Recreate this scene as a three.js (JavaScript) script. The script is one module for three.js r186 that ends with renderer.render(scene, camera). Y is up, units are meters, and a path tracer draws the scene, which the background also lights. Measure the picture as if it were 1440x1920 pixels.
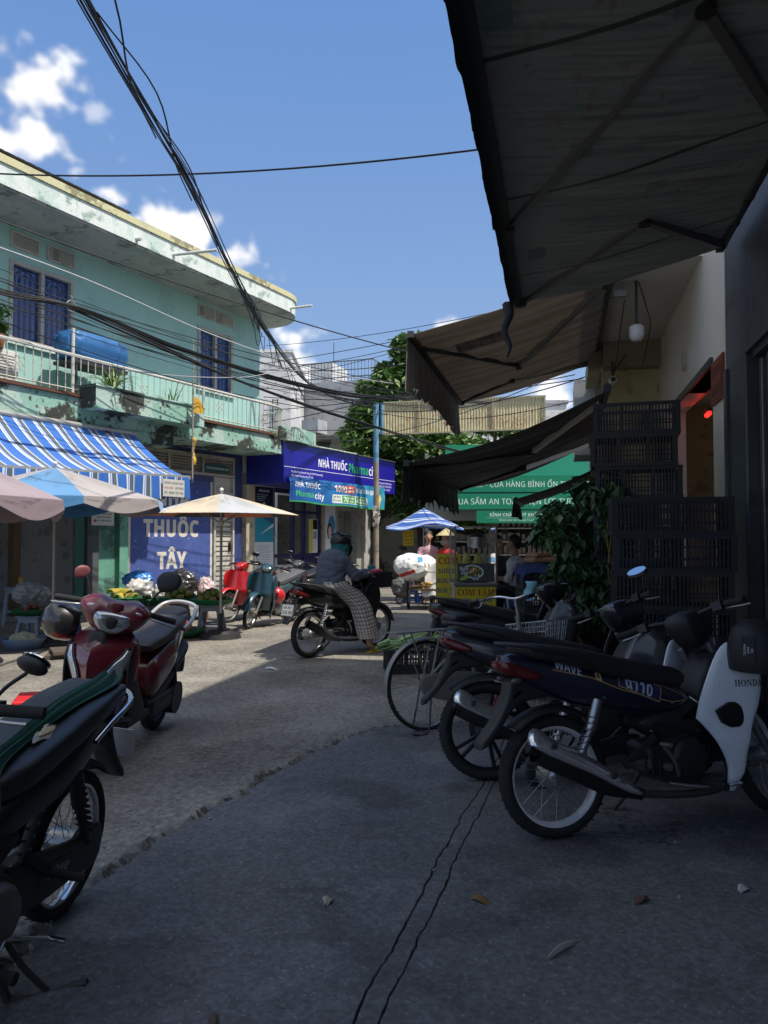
import * as THREE from 'three';
import { mergeGeometries, mergeVertices, toCreasedNormals } from 'three/addons/utils/BufferGeometryUtils.js';
import { RoundedBoxGeometry } from 'three/addons/geometries/RoundedBoxGeometry.js';
import { MarchingCubes } from 'three/addons/objects/MarchingCubes.js';

// ---------------------------------------------------------------- camera, sky, sun, exposure
const scene = new THREE.Scene();
const camera = new THREE.PerspectiveCamera(67.3, 768 / 1024, 0.05, 900);
camera.position.set(0, 1.45, 0);
camera.rotation.set(THREE.MathUtils.degToRad(1.985), 0, 0);
const renderer = new THREE.WebGLRenderer({ antialias: true });
renderer.toneMapping = THREE.LinearToneMapping;
renderer.toneMappingExposure = 1.25;
renderer.shadowMap.enabled = true;

function mulberry(a) { return () => { a |= 0; a = a + 0x6D2B79F5 | 0; let t = Math.imul(a ^ a >>> 15, 1 | a); t = t + Math.imul(t ^ t >>> 7, 61 | t) ^ t; return ((t ^ t >>> 14) >>> 0) / 4294967296; }; }
const hash3 = (x, y, z, s) => { let h = Math.imul(x, 374761393) + Math.imul(y, 668265263) + Math.imul(z, 2147483647) + Math.imul(s, 974634541); h = Math.imul(h ^ h >>> 13, 1274126177); return ((h ^ h >>> 16) >>> 0) / 4294967296; };
const sm = (t) => t * t * (3 - 2 * t);
function vn3(x, y, z, s = 0) {
  const i = Math.floor(x), j = Math.floor(y), k = Math.floor(z), a = sm(x - i), b = sm(y - j), c = sm(z - k);
  const m = (p, q, t) => p + (q - p) * t;
  return m(m(m(hash3(i, j, k, s), hash3(i + 1, j, k, s), a), m(hash3(i, j + 1, k, s), hash3(i + 1, j + 1, k, s), a), b),
    m(m(hash3(i, j, k + 1, s), hash3(i + 1, j, k + 1, s), a), m(hash3(i, j + 1, k + 1, s), hash3(i + 1, j + 1, k + 1, s), a), b), c);
}
function fbm3(x, y, z, o = 4, s = 0) { let r = 0, w = 0.5, t = 0; for (let i = 0; i < o; i++) { r += w * vn3(x, y, z, s + i); t += w; x *= 2.03; y *= 2.03; z *= 2.03; w *= 0.5; } return r / t; }
const clamp = (v, a = 0, b = 1) => Math.min(b, Math.max(a, v));
const step = (a, b, v) => sm(clamp((v - a) / (b - a)));
const lerp = (a, b, t) => a + (b - a) * t;

{ // the sky: clear tropical blue with fair-weather cumulus
  const W = 2048, H = 1024, d = new Float32Array(W * H * 4);
  const dir = (px, py) => { const v = new THREE.Vector3((px - 720) / 1443, (960 - py) / 1443, -1).normalize(); return v.applyEuler(camera.rotation); };
  const blobs = [[10, 200, .105], [-60, 230, .12], [60, 250, .075], [130, 285, .055], [178, 215, .026], [95, 170, .04], [190, 290, .03], [-140, 120, .12], [215, 370, .03], [300, 415, .045], [370, 440, .05], [440, 490, .055], [500, 520, .04], [840, 598, .035], [890, 580, .03],
    [-400, 300, .16], [-700, 200, .2], [1900, 300, .2], [2300, 500, .22], [560, 700, .05], [660, 740, .05], [1000, 700, .06]].map(([x, y, r]) => [dir(x, y), r]);
  const sun = new THREE.Vector3(0.88 * .5, 0.866, 0.475 * .5).normalize(), p = new THREE.Vector3();
  for (let j = 0; j < H; j++) for (let i = 0; i < W; i++) {
    const th = (i + .5) / W * 2 * Math.PI - Math.PI, ph = ((j + .5) / H - .5) * Math.PI;
    p.set(Math.cos(ph) * Math.cos(th), Math.sin(ph), Math.cos(ph) * Math.sin(th));
    const e = Math.max(0, p.y), k = Math.pow(1 - e, 2.6);
    let r = lerp(.095, .35, k), g = lerp(.215, .49, k), b = lerp(.50, .68, k);
    const cs = Math.max(0, p.dot(sun)), glow = Math.pow(cs, 5) * .45 + Math.pow(cs, 40) * 2.2; r += glow; g += glow * .97; b += glow * .9;
    let c = 0;
    if (p.y > -.02) {
      let n = .5, n2 = .5, hit = false;
      for (const [q, rad] of blobs) { const a = p.angleTo(q); if (a < rad * 2.2) { if (!hit) { hit = true; n = fbm3(p.x * 12 + 5, p.y * 17, p.z * 12 + 5, 5, 7); n2 = fbm3(p.x * 44, p.y * 56, p.z * 44, 5, 31); } c = Math.max(c, step(.46, .80, (1.45 - a / rad) * .5 + (n - .5) * 1.9 + (n2 - .5) * .95) * (rad < .03 ? .45 : 1)); } }
      if (Math.abs(th + Math.PI / 2) > .9) c = Math.max(c, step(.50, .64, fbm3(p.x / (e + .25) * 1.4, 3, p.z / (e + .25) * 1.4, 6, 77)) * step(.06, .2, e));
      const body = .80 + .5 * (n2 - .35) + .25 * (n - .5);
      c *= .92; r = lerp(r, .98 * body, c); g = lerp(g, .97 * body, c); b = lerp(b, .97 * body, c);
    } else { r = .30; g = .30; b = .28; }
    const o = (j * W + i) * 4; d[o] = r; d[o + 1] = g; d[o + 2] = b; d[o + 3] = 1;
  }
  const t = new THREE.DataTexture(d, W, H, THREE.RGBAFormat, THREE.FloatType);
  t.mapping = THREE.EquirectangularReflectionMapping; t.magFilter = t.minFilter = THREE.LinearFilter; t.needsUpdate = true;
  scene.background = t; scene.environment = t; scene.backgroundIntensity = 1; scene.environmentIntensity = 1;
}
const sunLight = new THREE.DirectionalLight(new THREE.Color().setRGB(1, .93, .82), 4.15);
sunLight.position.set(0.88 * 30, 60 * .866, 0.475 * 30 - 12); sunLight.target.position.set(0, 0, -12);
sunLight.castShadow = true; sunLight.shadow.mapSize.set(4096, 4096);
Object.assign(sunLight.shadow.camera, { left: -40, right: 40, top: 40, bottom: -40, near: 1, far: 160 });
scene.add(sunLight, sunLight.target);

// ---------------------------------------------------------------- helpers
const rnd = mulberry(20240611);
const rr = (a, b) => a + (b - a) * rnd();
const V = (x, y, z) => new THREE.Vector3(x, y, z);
const used = new Map();
function numbered(n) { const k = used.get(n) || 0; used.set(n, k + 1); return k ? n + '_' + String(k).padStart(3, '0') : n; }
function prep(g, uvBox = true) { // plain triangles with position, normal and uv in metres
  let q = g.index ? g.toNonIndexed() : g;
  if (!q.attributes.normal) q.computeVertexNormals();
  for (const k of Object.keys(q.attributes)) if (!['position', 'normal', 'uv'].includes(k)) q.deleteAttribute(k);
  if (g.userData.keepUV && q.attributes.uv) return q;
  const p = q.attributes.position, n = q.attributes.normal, uv = new Float32Array(p.count * 2);
  for (let i = 0; i < p.count; i++) {
    const ax = Math.abs(n.getX(i)), ay = Math.abs(n.getY(i)), az = Math.abs(n.getZ(i));
    if (ay >= ax && ay >= az) { uv[2 * i] = p.getX(i); uv[2 * i + 1] = p.getZ(i); }
    else if (ax >= az) { uv[2 * i] = p.getZ(i); uv[2 * i + 1] = p.getY(i); }
    else { uv[2 * i] = p.getX(i); uv[2 * i + 1] = p.getY(i); }
  }
  q.setAttribute('uv', new THREE.BufferAttribute(uv, 2));
  return q;
}
function join(gs) { gs = [].concat(gs); const a = gs.map((g) => prep(g)); return a.length === 1 ? a[0] : mergeGeometries(a, false); }
function mesh(name, gs, m, parent = scene) {
  const o = new THREE.Mesh(gs.isBufferGeometry && gs.userData.ready ? gs : join(gs), m);
  o.name = parent === scene ? numbered(name) : name; o.castShadow = o.receiveShadow = true; parent.add(o); return o;
}
function tag(o, label, category, group) { o.userData.label = label; o.userData.category = category; if (group) o.userData.group = group; return o; }
function thing(name, label, category, [x, y, z] = [0, 0, 0], ry = 0, group) {
  const o = new THREE.Group(); o.name = numbered(name); o.position.set(x, y, z); o.rotation.y = ry; scene.add(o); return tag(o, label, category, group);
}
function solo(name, gs, m, label, category, [x, y, z] = [0, 0, 0], ry = 0, group) { const o = mesh(name, gs, m); o.position.set(x, y, z); o.rotation.y = ry; return tag(o, label, category, group); }
function structure(name, gs, m) { const o = mesh(name, gs, m); o.userData.kind = 'structure'; return o; }
function sub(name, parent) { const o = new THREE.Group(); o.name = name; parent.add(o); return o; }
function dup(o, label, [x, y, z], ry = 0, group) { const c = o.clone(); c.userData = { ...o.userData }; c.name = numbered(o.name.replace(/_\d{3}$/, '')); c.position.set(x, y, z); c.rotation.y = ry; if (label) c.userData.label = label; if (group) c.userData.group = group; scene.add(c); return c; }
// frames of the two street fronts: s metres along the street, d metres out from the wall into the street
const UL = [.475, -.88], NL = [.88, .475], TL = -.495, UR = [.2241, -.9746], NR = [-.9746, -.2241], TR = -.226;
const FL = (s, d = 0, y = 0) => [-13.87 + UL[0] * s + NL[0] * d, y, UL[1] * s + NL[1] * d];
const FR = (s, d = 0, y = 0) => [1.55 + UR[0] * s + NR[0] * d, y, UR[1] * s + NR[1] * d];
// geometry
const at = (g, x = 0, y = 0, z = 0, rx = 0, ry = 0, rz = 0, s = 1) => { const k = g.userData; g.applyMatrix4(new THREE.Matrix4().compose(V(x, y, z), new THREE.Quaternion().setFromEuler(new THREE.Euler(rx, ry, rz)), Array.isArray(s) ? V(...s) : V(s, s, s))); g.userData = k; return g; };
const bx = (w, h, d, x = 0, y = 0, z = 0, rx = 0, ry = 0, rz = 0) => at(new THREE.BoxGeometry(w, h, d), x, y, z, rx, ry, rz);
const rb = (w, h, d, x = 0, y = 0, z = 0, r = .01, rx = 0, ry = 0, rz = 0, seg = 2) => at(new RoundedBoxGeometry(w, h, d, seg, Math.min(r, w / 2.01, h / 2.01, d / 2.01)), x, y, z, rx, ry, rz);
const b2 = (x0, x1, y0, y1, z0, z1) => bx(x1 - x0, y1 - y0, z1 - z0, (x0 + x1) / 2, (y0 + y1) / 2, (z0 + z1) / 2);
function cy(a, b, r0, r1 = r0, seg = 8, open = false) {
  const p = Array.isArray(a) ? V(...a) : a, q = Array.isArray(b) ? V(...b) : b, l = p.distanceTo(q), g = new THREE.CylinderGeometry(r1, r0, l, seg, 1, open);
  g.translate(0, l / 2, 0); g.applyQuaternion(new THREE.Quaternion().setFromUnitVectors(V(0, 1, 0), q.clone().sub(p).normalize())); g.translate(p.x, p.y, p.z); return g;
}
function bar(a, b, w, h) { // rectangular bar from a to b
  const p = V(...a), q = V(...b), l = p.distanceTo(q), g = new THREE.BoxGeometry(w, h, l), m = new THREE.Matrix4().lookAt(q, p, V(0, 1, 0)); m.setPosition(p.add(q).multiplyScalar(.5)); return g.applyMatrix4(m);
}
function tube(pts, r, seg = 6, n = 0, closed = false) {
  const c = new THREE.CatmullRomCurve3(pts.map((p) => Array.isArray(p) ? V(...p) : p), closed, 'centripetal');
  const N = n || pts.length * 5, g = new THREE.TubeGeometry(c, N, typeof r === 'function' ? 1 : r, seg, closed);
  if (typeof r === 'function') { const P = g.attributes.position, cc = c.getSpacedPoints(N); for (let i = 0; i <= N; i++) for (let j = 0; j <= seg; j++) { const k = i * (seg + 1) + j, o = cc[i], f = r(i / N); P.setXYZ(k, o.x + (P.getX(k) - o.x) * f, o.y + (P.getY(k) - o.y) * f, o.z + (P.getZ(k) - o.z) * f); } g.computeVertexNormals(); }
  return g;
}
const tor = (R, r, x = 0, y = 0, z = 0, rx = 0, ry = 0, rz = 0, a = 10, b = 32) => at(new THREE.TorusGeometry(R, r, a, b), x, y, z, rx, ry, rz);
const sph = (r, x = 0, y = 0, z = 0, s = 1, w = 14, h = 10) => { const g = new THREE.SphereGeometry(r, w, h); return at(g, x, y, z, 0, 0, 0, s); };
const lathe = (pts, seg = 20, x = 0, y = 0, z = 0, rx = 0, ry = 0, rz = 0) => at(new THREE.LatheGeometry(pts.map((p) => new THREE.Vector2(...p)), seg), x, y, z, rx, ry, rz);
const shape = (pts) => { const s = new THREE.Shape(); pts.forEach((p, i) => i ? s.lineTo(...p) : s.moveTo(...p)); return s; };
const curve2 = (pts, n, closed = true) => new THREE.CatmullRomCurve3(pts.map(([x, y]) => V(x, y, 0)), closed, 'centripetal').getSpacedPoints(n).slice(0, closed ? n : n + 1).map((v) => [v.x, v.y]);
const ext = (pts, depth, bev = 0) => { const g = new THREE.ExtrudeGeometry(shape(pts), { depth: depth - 2 * bev, bevelEnabled: bev > 0, bevelSize: bev, bevelThickness: bev, bevelOffset: -bev, bevelSegments: 2, curveSegments: 8 }); g.translate(0, 0, bev - depth / 2); return g; };
function smooth(g, a = .7) { g.deleteAttribute('uv'); if (g.attributes.normal) g.deleteAttribute('normal'); return toCreasedNormals(mergeVertices(g, 1e-4), a); }
// inflated solid: outline in xy (smoothed), swelling to half width hw(x, y) in z around a spine
function puff(outline, spine, hw, { n = 44, rings = 6, pow = 2.4, sharp = false, keep = .0 } = {}) {
  const o = sharp ? outline : curve2(outline, n), N = o.length, P = [], I = [];
  const near = ([x, y]) => { let best = 1e9, r = spine[0]; for (let i = 0; i + 1 < spine.length; i++) { const [a, b] = spine[i], [c, d] = spine[i + 1], l = (c - a) ** 2 + (d - b) ** 2 || 1, t = clamp(((x - a) * (c - a) + (y - b) * (d - b)) / l), q = [a + (c - a) * t, b + (d - b) * t], e = (q[0] - x) ** 2 + (q[1] - y) ** 2; if (e < best) { best = e; r = q; } } return r; };
  const f = typeof hw === 'function' ? hw : () => hw;
  for (const s of [1, -1]) for (let k = 0; k <= rings; k++) { const u = k / rings, t = u * u * .4 + u * .6, pr = Math.pow(1 - Math.pow(1 - t, pow), 1 / pow); for (const p of o) { const q = near(p), x = lerp(p[0], q[0], t), y = lerp(p[1], q[1], t); P.push(x, y, s * f(x, y) * (keep + (1 - keep) * pr)); } }
  const R = (rings + 1) * N;
  for (let h = 0; h < 2; h++) for (let k = 0; k < rings; k++) for (let i = 0; i < N; i++) { const a = h * R + k * N + i, b = h * R + k * N + (i + 1) % N, c = a + N, e = b + N; h ? I.push(a, c, b, b, c, e) : I.push(a, b, c, b, e, c); }
  if (keep > 0) for (let i = 0; i < N; i++) { const a = i, b = (i + 1) % N; I.push(a, a + R, b, b, a + R, b + R); }
  const g = new THREE.BufferGeometry(); g.setAttribute('position', new THREE.Float32BufferAttribute(P, 3)); g.setIndex(I);
  let area = 0; for (let i = 0; i < N; i++) { const [a, b] = o[i], [c, d] = o[(i + 1) % N]; area += a * d - b * c; }
  if (area < 0) for (let i = 0; i < I.length; i += 3) { const t = I[i]; I[i] = I[i + 1]; I[i + 1] = t; }
  g.setIndex(I); const w = toCreasedNormals(mergeVertices(g, 1e-5), .9); return w;
}
// skin over cross-sections [[x,y,z]...] all of the same length
function skin(secs, closedRing = true, caps = true) {
  const P = [], I = [], N = secs[0].length; for (const s of secs) for (const p of s) P.push(...p);
  const M = closedRing ? N : N - 1;
  for (let k = 0; k + 1 < secs.length; k++) for (let i = 0; i < M; i++) { const a = k * N + i, b = k * N + (i + 1) % N; I.push(a, b, a + N, b, b + N, a + N); }
  if (caps && closedRing) for (const k of [0, secs.length - 1]) { const c = secs[k].reduce((m, p) => [m[0] + p[0] / N, m[1] + p[1] / N, m[2] + p[2] / N], [0, 0, 0]); P.push(...c); const ci = P.length / 3 - 1; for (let i = 0; i < N; i++) { const a = k * N + i, b = k * N + (i + 1) % N; k ? I.push(a, b, ci) : I.push(b, a, ci); } }
  const g = new THREE.BufferGeometry(); g.setAttribute('position', new THREE.Float32BufferAttribute(P, 3)); g.setIndex(I); return toCreasedNormals(g, .8);
}
const ring = (cx, cy_, cz, rx, rz, n = 20, e = 2, ph = 0) => Array.from({ length: n }, (_, i) => { const a = i / n * 2 * Math.PI + ph, c = Math.cos(a), s = Math.sin(a); return [cx + rx * Math.sign(c) * Math.abs(c) ** (2 / e), cy_, cz + rz * Math.sign(s) * Math.abs(s) ** (2 / e)]; });
function sheet(fn, nu, nv, uvw = 1, uvh = 1) { // fn(u,v) -> [x,y,z], uv kept
  const P = [], T = [], I = []; for (let j = 0; j <= nv; j++) for (let i = 0; i <= nu; i++) { P.push(...fn(i / nu, j / nv)); T.push(i / nu * uvw, j / nv * uvh); }
  for (let j = 0; j < nv; j++) for (let i = 0; i < nu; i++) { const a = j * (nu + 1) + i; I.push(a, a + 1, a + nu + 1, a + 1, a + nu + 2, a + nu + 1); }
  const g = new THREE.BufferGeometry(); g.setAttribute('position', new THREE.Float32BufferAttribute(P, 3)); g.setAttribute('uv', new THREE.Float32BufferAttribute(T, 2)); g.setIndex(I); g.computeVertexNormals(); g.userData.keepUV = true; return g;
}
// closed cloth of thickness t from a sheet function
function cloth(fn, nu, nv, t = .006, uvw = 1, uvh = 1) {
  const top = sheet(fn, nu, nv, uvw, uvh), n = top.attributes.normal, p = top.attributes.position, q = top.clone(), k = (nu + 1) * (nv + 1);
  for (let i = 0; i < k; i++) q.attributes.position.setXYZ(i, p.getX(i) - n.getX(i) * t, p.getY(i) - n.getY(i) * t, p.getZ(i) - n.getZ(i) * t);
  const P = [...p.array, ...q.attributes.position.array], T = [...top.attributes.uv.array, ...top.attributes.uv.array], I = [...top.index.array];
  for (let i = 0; i < top.index.count; i += 3) I.push(k + top.index.array[i], k + top.index.array[i + 2], k + top.index.array[i + 1]);
  const edge = []; for (let i = 0; i <= nu; i++) edge.push(i); for (let j = 1; j <= nv; j++) edge.push(j * (nu + 1) + nu); for (let i = nu - 1; i >= 0; i--) edge.push(nv * (nu + 1) + i); for (let j = nv - 1; j > 0; j--) edge.push(j * (nu + 1));
  for (let i = 0; i < edge.length; i++) { const a = edge[i], b = edge[(i + 1) % edge.length]; I.push(a, k + a, b, b, k + a, k + b); }
  const g = new THREE.BufferGeometry(); g.setAttribute('position', new THREE.Float32BufferAttribute(P, 3)); g.setAttribute('uv', new THREE.Float32BufferAttribute(T, 2)); g.setIndex(I); g.computeVertexNormals(); g.userData.keepUV = true; return g;
}
const quad = (w, h, x = 0, y = 0, z = 0, rx = 0, ry = 0, rz = 0) => { const g = new THREE.PlaneGeometry(w, h); g.userData.keepUV = true; return at(g, x, y, z, rx, ry, rz); };
// ---------------------------------------------------------------- materials
const lin = (r, g, b) => new THREE.Color().setRGB(r, g, b);
const col = (c) => c instanceof THREE.Color ? c : Array.isArray(c) ? lin(...c) : new THREE.Color(c);
const mat = (c, rough = .7, o = {}) => new THREE.MeshStandardMaterial({ color: col(c), roughness: rough, side: THREE.DoubleSide, ...o });
const phys = (c, rough, o) => new THREE.MeshPhysicalMaterial({ color: col(c), roughness: rough, side: THREE.DoubleSide, ...o });
const paint = (c, o = {}) => phys(c, .35, { clearcoat: 1, clearcoatRoughness: .08, ...o });
function dataTex(n, m, fn, srgb = false, rep = 1) {
  const d = new Uint8Array(n * m * 4); for (let j = 0; j < m; j++) for (let i = 0; i < n; i++) { const v = fn(i / n, j / m, i, j), o = (j * n + i) * 4; if (typeof v === 'number') { d[o] = d[o + 1] = d[o + 2] = clamp(v) * 255; } else { d[o] = clamp(v[0]) * 255; d[o + 1] = clamp(v[1]) * 255; d[o + 2] = clamp(v[2]) * 255; } d[o + 3] = 255; }
  const t = new THREE.DataTexture(d, n, m); t.wrapS = t.wrapT = THREE.RepeatWrapping; t.magFilter = THREE.LinearFilter; t.minFilter = THREE.LinearMipmapLinearFilter; t.generateMipmaps = true; if (srgb) t.colorSpace = THREE.SRGBColorSpace; t.repeat.set(rep, rep); t.needsUpdate = true; return t;
}
// tiling noise: value noise on a wrapped lattice
const lattices = new Map();
function lattice(f, s) { const k = f * 4096 + s; let t = lattices.get(k); if (!t) { t = new Float32Array(f * f); for (let j = 0; j < f; j++) for (let i = 0; i < f; i++) t[j * f + i] = hash3(i, j, 1, s); lattices.set(k, t); } return t; }
function tn(u, v, f, s) { const t = lattice(f, s), x = u * f, y = v * f, i = Math.floor(x) % f, j = Math.floor(y) % f, i1 = (i + 1) % f, j1 = (j + 1) % f, a = sm(x - Math.floor(x)), b = sm(y - Math.floor(y)), p = t[j * f + i], q = t[j * f + i1], r = t[j1 * f + i], w = t[j1 * f + i1]; return p + (q - p) * a + (r + (w - r) * a - p - (q - p) * a) * b; }
function tfbm(u, v, f, o, s) { let r = 0, w = .5, t = 0; for (let i = 0; i < o; i++) { r += w * tn(u, v, f, s + i * 7); t += w; f *= 2; w *= .5; } return r / t; }
function canvasTex(w, h, draw) { const c = document.createElement('canvas'); c.width = w; c.height = h; const x = c.getContext('2d'); draw(x, w, h); const t = new THREE.CanvasTexture(c); t.colorSpace = THREE.SRGBColorSpace; t.anisotropy = 8; return t; }
// Vietnamese letters that the font lacks: base letter, then the horn and tone marks drawn by hand
const HORN = { 'ơ': 'o', 'Ơ': 'O', 'ư': 'u', 'Ư': 'U' };
function glyphs(s) { return [...s].map((c) => { const d = c.normalize('NFD'); let b = d[0], marks = []; for (const m of d.slice(1)) { const k = (b + m).normalize('NFC'); if (m === '\u031b') marks.push('horn'); else if (k.length === 1 && k.charCodeAt(0) < 0x180) b = k; else marks.push(m); } return { b, marks }; }); }
function text(x, s, px, py, size, color, { font = 'sans-serif', bold = true, align = 'center', max = 0, stroke = 0, sc = '#fff' } = {}) {
  x.font = (bold ? 'bold ' : '') + size + 'px ' + font; x.textAlign = 'left'; x.textBaseline = 'middle';
  const gl = glyphs(s), ws = gl.map((g) => x.measureText(g.b).width), wd = ws.reduce((a, b) => a + b, 0), k = max && wd > max ? max / wd : 1;
  x.save(); x.translate(px, py); x.scale(k, 1); x.lineJoin = 'round';
  for (const pass of stroke ? [0, 1] : [1]) { let cx = align === 'center' ? -wd / 2 : align === 'right' ? -wd : 0; x.lineWidth = stroke; x.strokeStyle = sc; x.fillStyle = color;
    gl.forEach((g, i) => { pass ? x.fillText(g.b, cx, 0) : x.strokeText(g.b, cx, 0); const w = ws[i], m = cx + w / 2, up = g.b.toUpperCase() === g.b && g.b.toLowerCase() !== g.b, top = up ? -size * .40 : -size * .26, extra = /[âêôăÂÊÔĂ]/.test(g.b);
      if (pass) for (const t of g.marks) { x.strokeStyle = color; x.lineWidth = size * .075; x.beginPath(); const y = top - size * (extra ? .13 : .08), q = extra ? m + size * .17 : m;
        if (t === 'horn') { x.moveTo(cx + w * .80, top + size * .1); x.quadraticCurveTo(cx + w * 1.02, top + size * .05, cx + w * .98, top - size * .08); }
        else if (t === '\u0301') { x.moveTo(q - size * .05, y + size * .04); x.lineTo(q + size * .08, y - size * .08); } else if (t === '\u0300') { x.moveTo(q - size * .08, y - size * .08); x.lineTo(q + size * .05, y + size * .04); }
        else if (t === '\u0309') { x.arc(q, y - size * .03, size * .05, -2.6, 1.2); x.lineTo(q, y + size * .06); } else if (t === '\u0303') { x.moveTo(q - size * .12, y); x.quadraticCurveTo(q - size * .05, y - size * .1, q, y - size * .02); x.quadraticCurveTo(q + size * .05, y + size * .06, q + size * .12, y - size * .05); }
        else if (t === '\u0323') { x.arc(m, size * .47, size * .035, 0, 7); } x.stroke(); }
      cx += w; }); }
  x.restore();
}
function speckle(x, w, h, n, cols, a, b, alpha = 1) { x.save(); x.globalAlpha = alpha; for (let i = 0; i < n; i++) { x.fillStyle = cols[Math.floor(rnd() * cols.length)]; const r = rr(a, b); x.beginPath(); x.ellipse(rnd() * w, rnd() * h, r, r * rr(.4, 1), rnd() * 6, 0, 7); x.fill(); } x.restore(); }
const grain = dataTex(512, 512, (u, v) => .5 + .5 * (tfbm(u, v, 16, 5, 3) - .5) + .25 * (hash3(u * 512 | 0, v * 512 | 0, 0, 5) - .5));
const fineBump = dataTex(512, 512, (u, v) => tfbm(u, v, 24, 5, 41));
// a map that multiplies the colour: patches and grain, mean near 0.9
const wearMap = dataTex(512, 512, (u, v) => { const p = tfbm(u, v, 4, 5, 91), g = hash3(u * 512 | 0, v * 512 | 0, 2, 9), s = step(.6, .75, tfbm(u, v, 9, 4, 17)); const t = .93 + .16 * (p - .5) + .06 * (g - .5) - .16 * s; return [t, t * .995, t * .98]; }, true, .5);
const cleanMap = dataTex(256, 256, (u, v) => { const t = .95 + .07 * (tfbm(u, v, 5, 4, 95) - .5) + .03 * (hash3(u * 256 | 0, v * 256 | 0, 2, 9) - .5); return [t, t, t * .99]; }, true, .5);
const dusty = { map: wearMap, bumpMap: fineBump, bumpScale: .0015 };
const M = {
  black: mat([.012, .012, .013], .45), blackPlastic: mat([.02, .02, .022], .55, { bumpMap: grain, bumpScale: .0004 }), rubber: mat([.017, .017, .017], .85, { bumpMap: grain, bumpScale: .0008 }),
  vinyl: mat([.018, .018, .02], .5, { bumpMap: grain, bumpScale: .0007 }), chrome: mat([.72, .72, .72], .14, { metalness: 1 }), steel: mat([.42, .42, .42], .35, { metalness: 1 }), alu: mat([.5, .5, .5], .42, { metalness: .9, map: wearMap }), iron: mat([.07, .07, .07], .6, { metalness: .6 }), darkMetal: mat([.035, .035, .038], .5, { metalness: .5 }),
  blackPaint: paint([.009, .009, .011]), red: paint([.55, .012, .016]), white: mat([.75, .75, .73], .55, dusty), whiteGloss: mat([.72, .72, .70], .35), glass: phys([1, 1, 1], .03, { transmission: 1, thickness: 0, ior: 1.5 }), lens: phys([.95, .96, .97], .05, { transmission: .9, thickness: 0 }), redLens: phys([.6, .02, .02], .12, { clearcoat: 1 }), amber: phys([.7, .22, .02], .15, { clearcoat: 1 }),
  wood: mat([.16, .09, .045], .75, dusty), darkIn: mat([.03, .03, .032], .9), mirror: mat([.85, .85, .87], .03, { metalness: 1 }),
  skin: mat([.42, .24, .15], .6), hair: mat([.012, .01, .009], .6),
};
// ---------------------------------------------------------------- ground
const asphaltOld = dataTex(1024, 1024, (u, v, i, j) => { const a = tfbm(u, v, 6, 5, 11), g = tfbm(u, v, 128, 3, 61), s = hash3(i >> 1, j >> 1, 3, 8); const p2 = tfbm(u, v, 3, 5, 15), st = step(.56, .66, p2); let t = .60 + .22 * (a - .5) + .3 * (g - .5) + (s > .95 ? .12 * s : 0) - (s < .05 ? .1 : 0) - .07 * st; return [t, t * .985, t * .95]; }, true, 1 / 3);
const asphaltOldB = dataTex(1024, 1024, (u, v) => .55 * tfbm(u, v, 110, 3, 61) + .3 * tfbm(u, v, 30, 3, 62) + .15 * tfbm(u, v, 8, 3, 64), false, 1 / 3);
const asphaltNew = dataTex(1024, 1024, (u, v, i, j) => { const a = tfbm(u, v, 5, 6, 12), g = tfbm(u, v, 200, 2, 65), st = step(.56, .7, tfbm(u, v, 7, 5, 19)), lt = step(.62, .72, tfbm(u, v, 11, 5, 23)), s = hash3(i >> 1, j >> 1, 4, 8), cr = Math.abs(tfbm(u, v, 5, 6, 29) - .5) < .0035 && tfbm(u, v, 3, 3, 33) > .5; const hi = tfbm(u, v, 60, 3, 69); let t = .55 + .2 * (a - .5) + .2 * (g - .5) + .05 * (hi - .5) - .08 * st + .05 * lt + (s > .985 ? .22 : 0); if (cr) t *= .7; return [t, t, t * .99]; }, true, 1 / 3.1);
const asphaltNewB = dataTex(1024, 1024, (u, v) => .5 * tfbm(u, v, 150, 2, 65) + .3 * tfbm(u, v, 40, 3, 66) + .2 * tfbm(u, v, 10, 3, 67), false, 1 / 2.5);
M.road = mat([.64, .61, .56], .92, { map: asphaltOld, bumpMap: asphaltOldB, bumpScale: .007 });
M.patch = mat([.46, .46, .475], .8, { map: asphaltNew, bumpMap: asphaltNewB, bumpScale: .005 });
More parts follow.
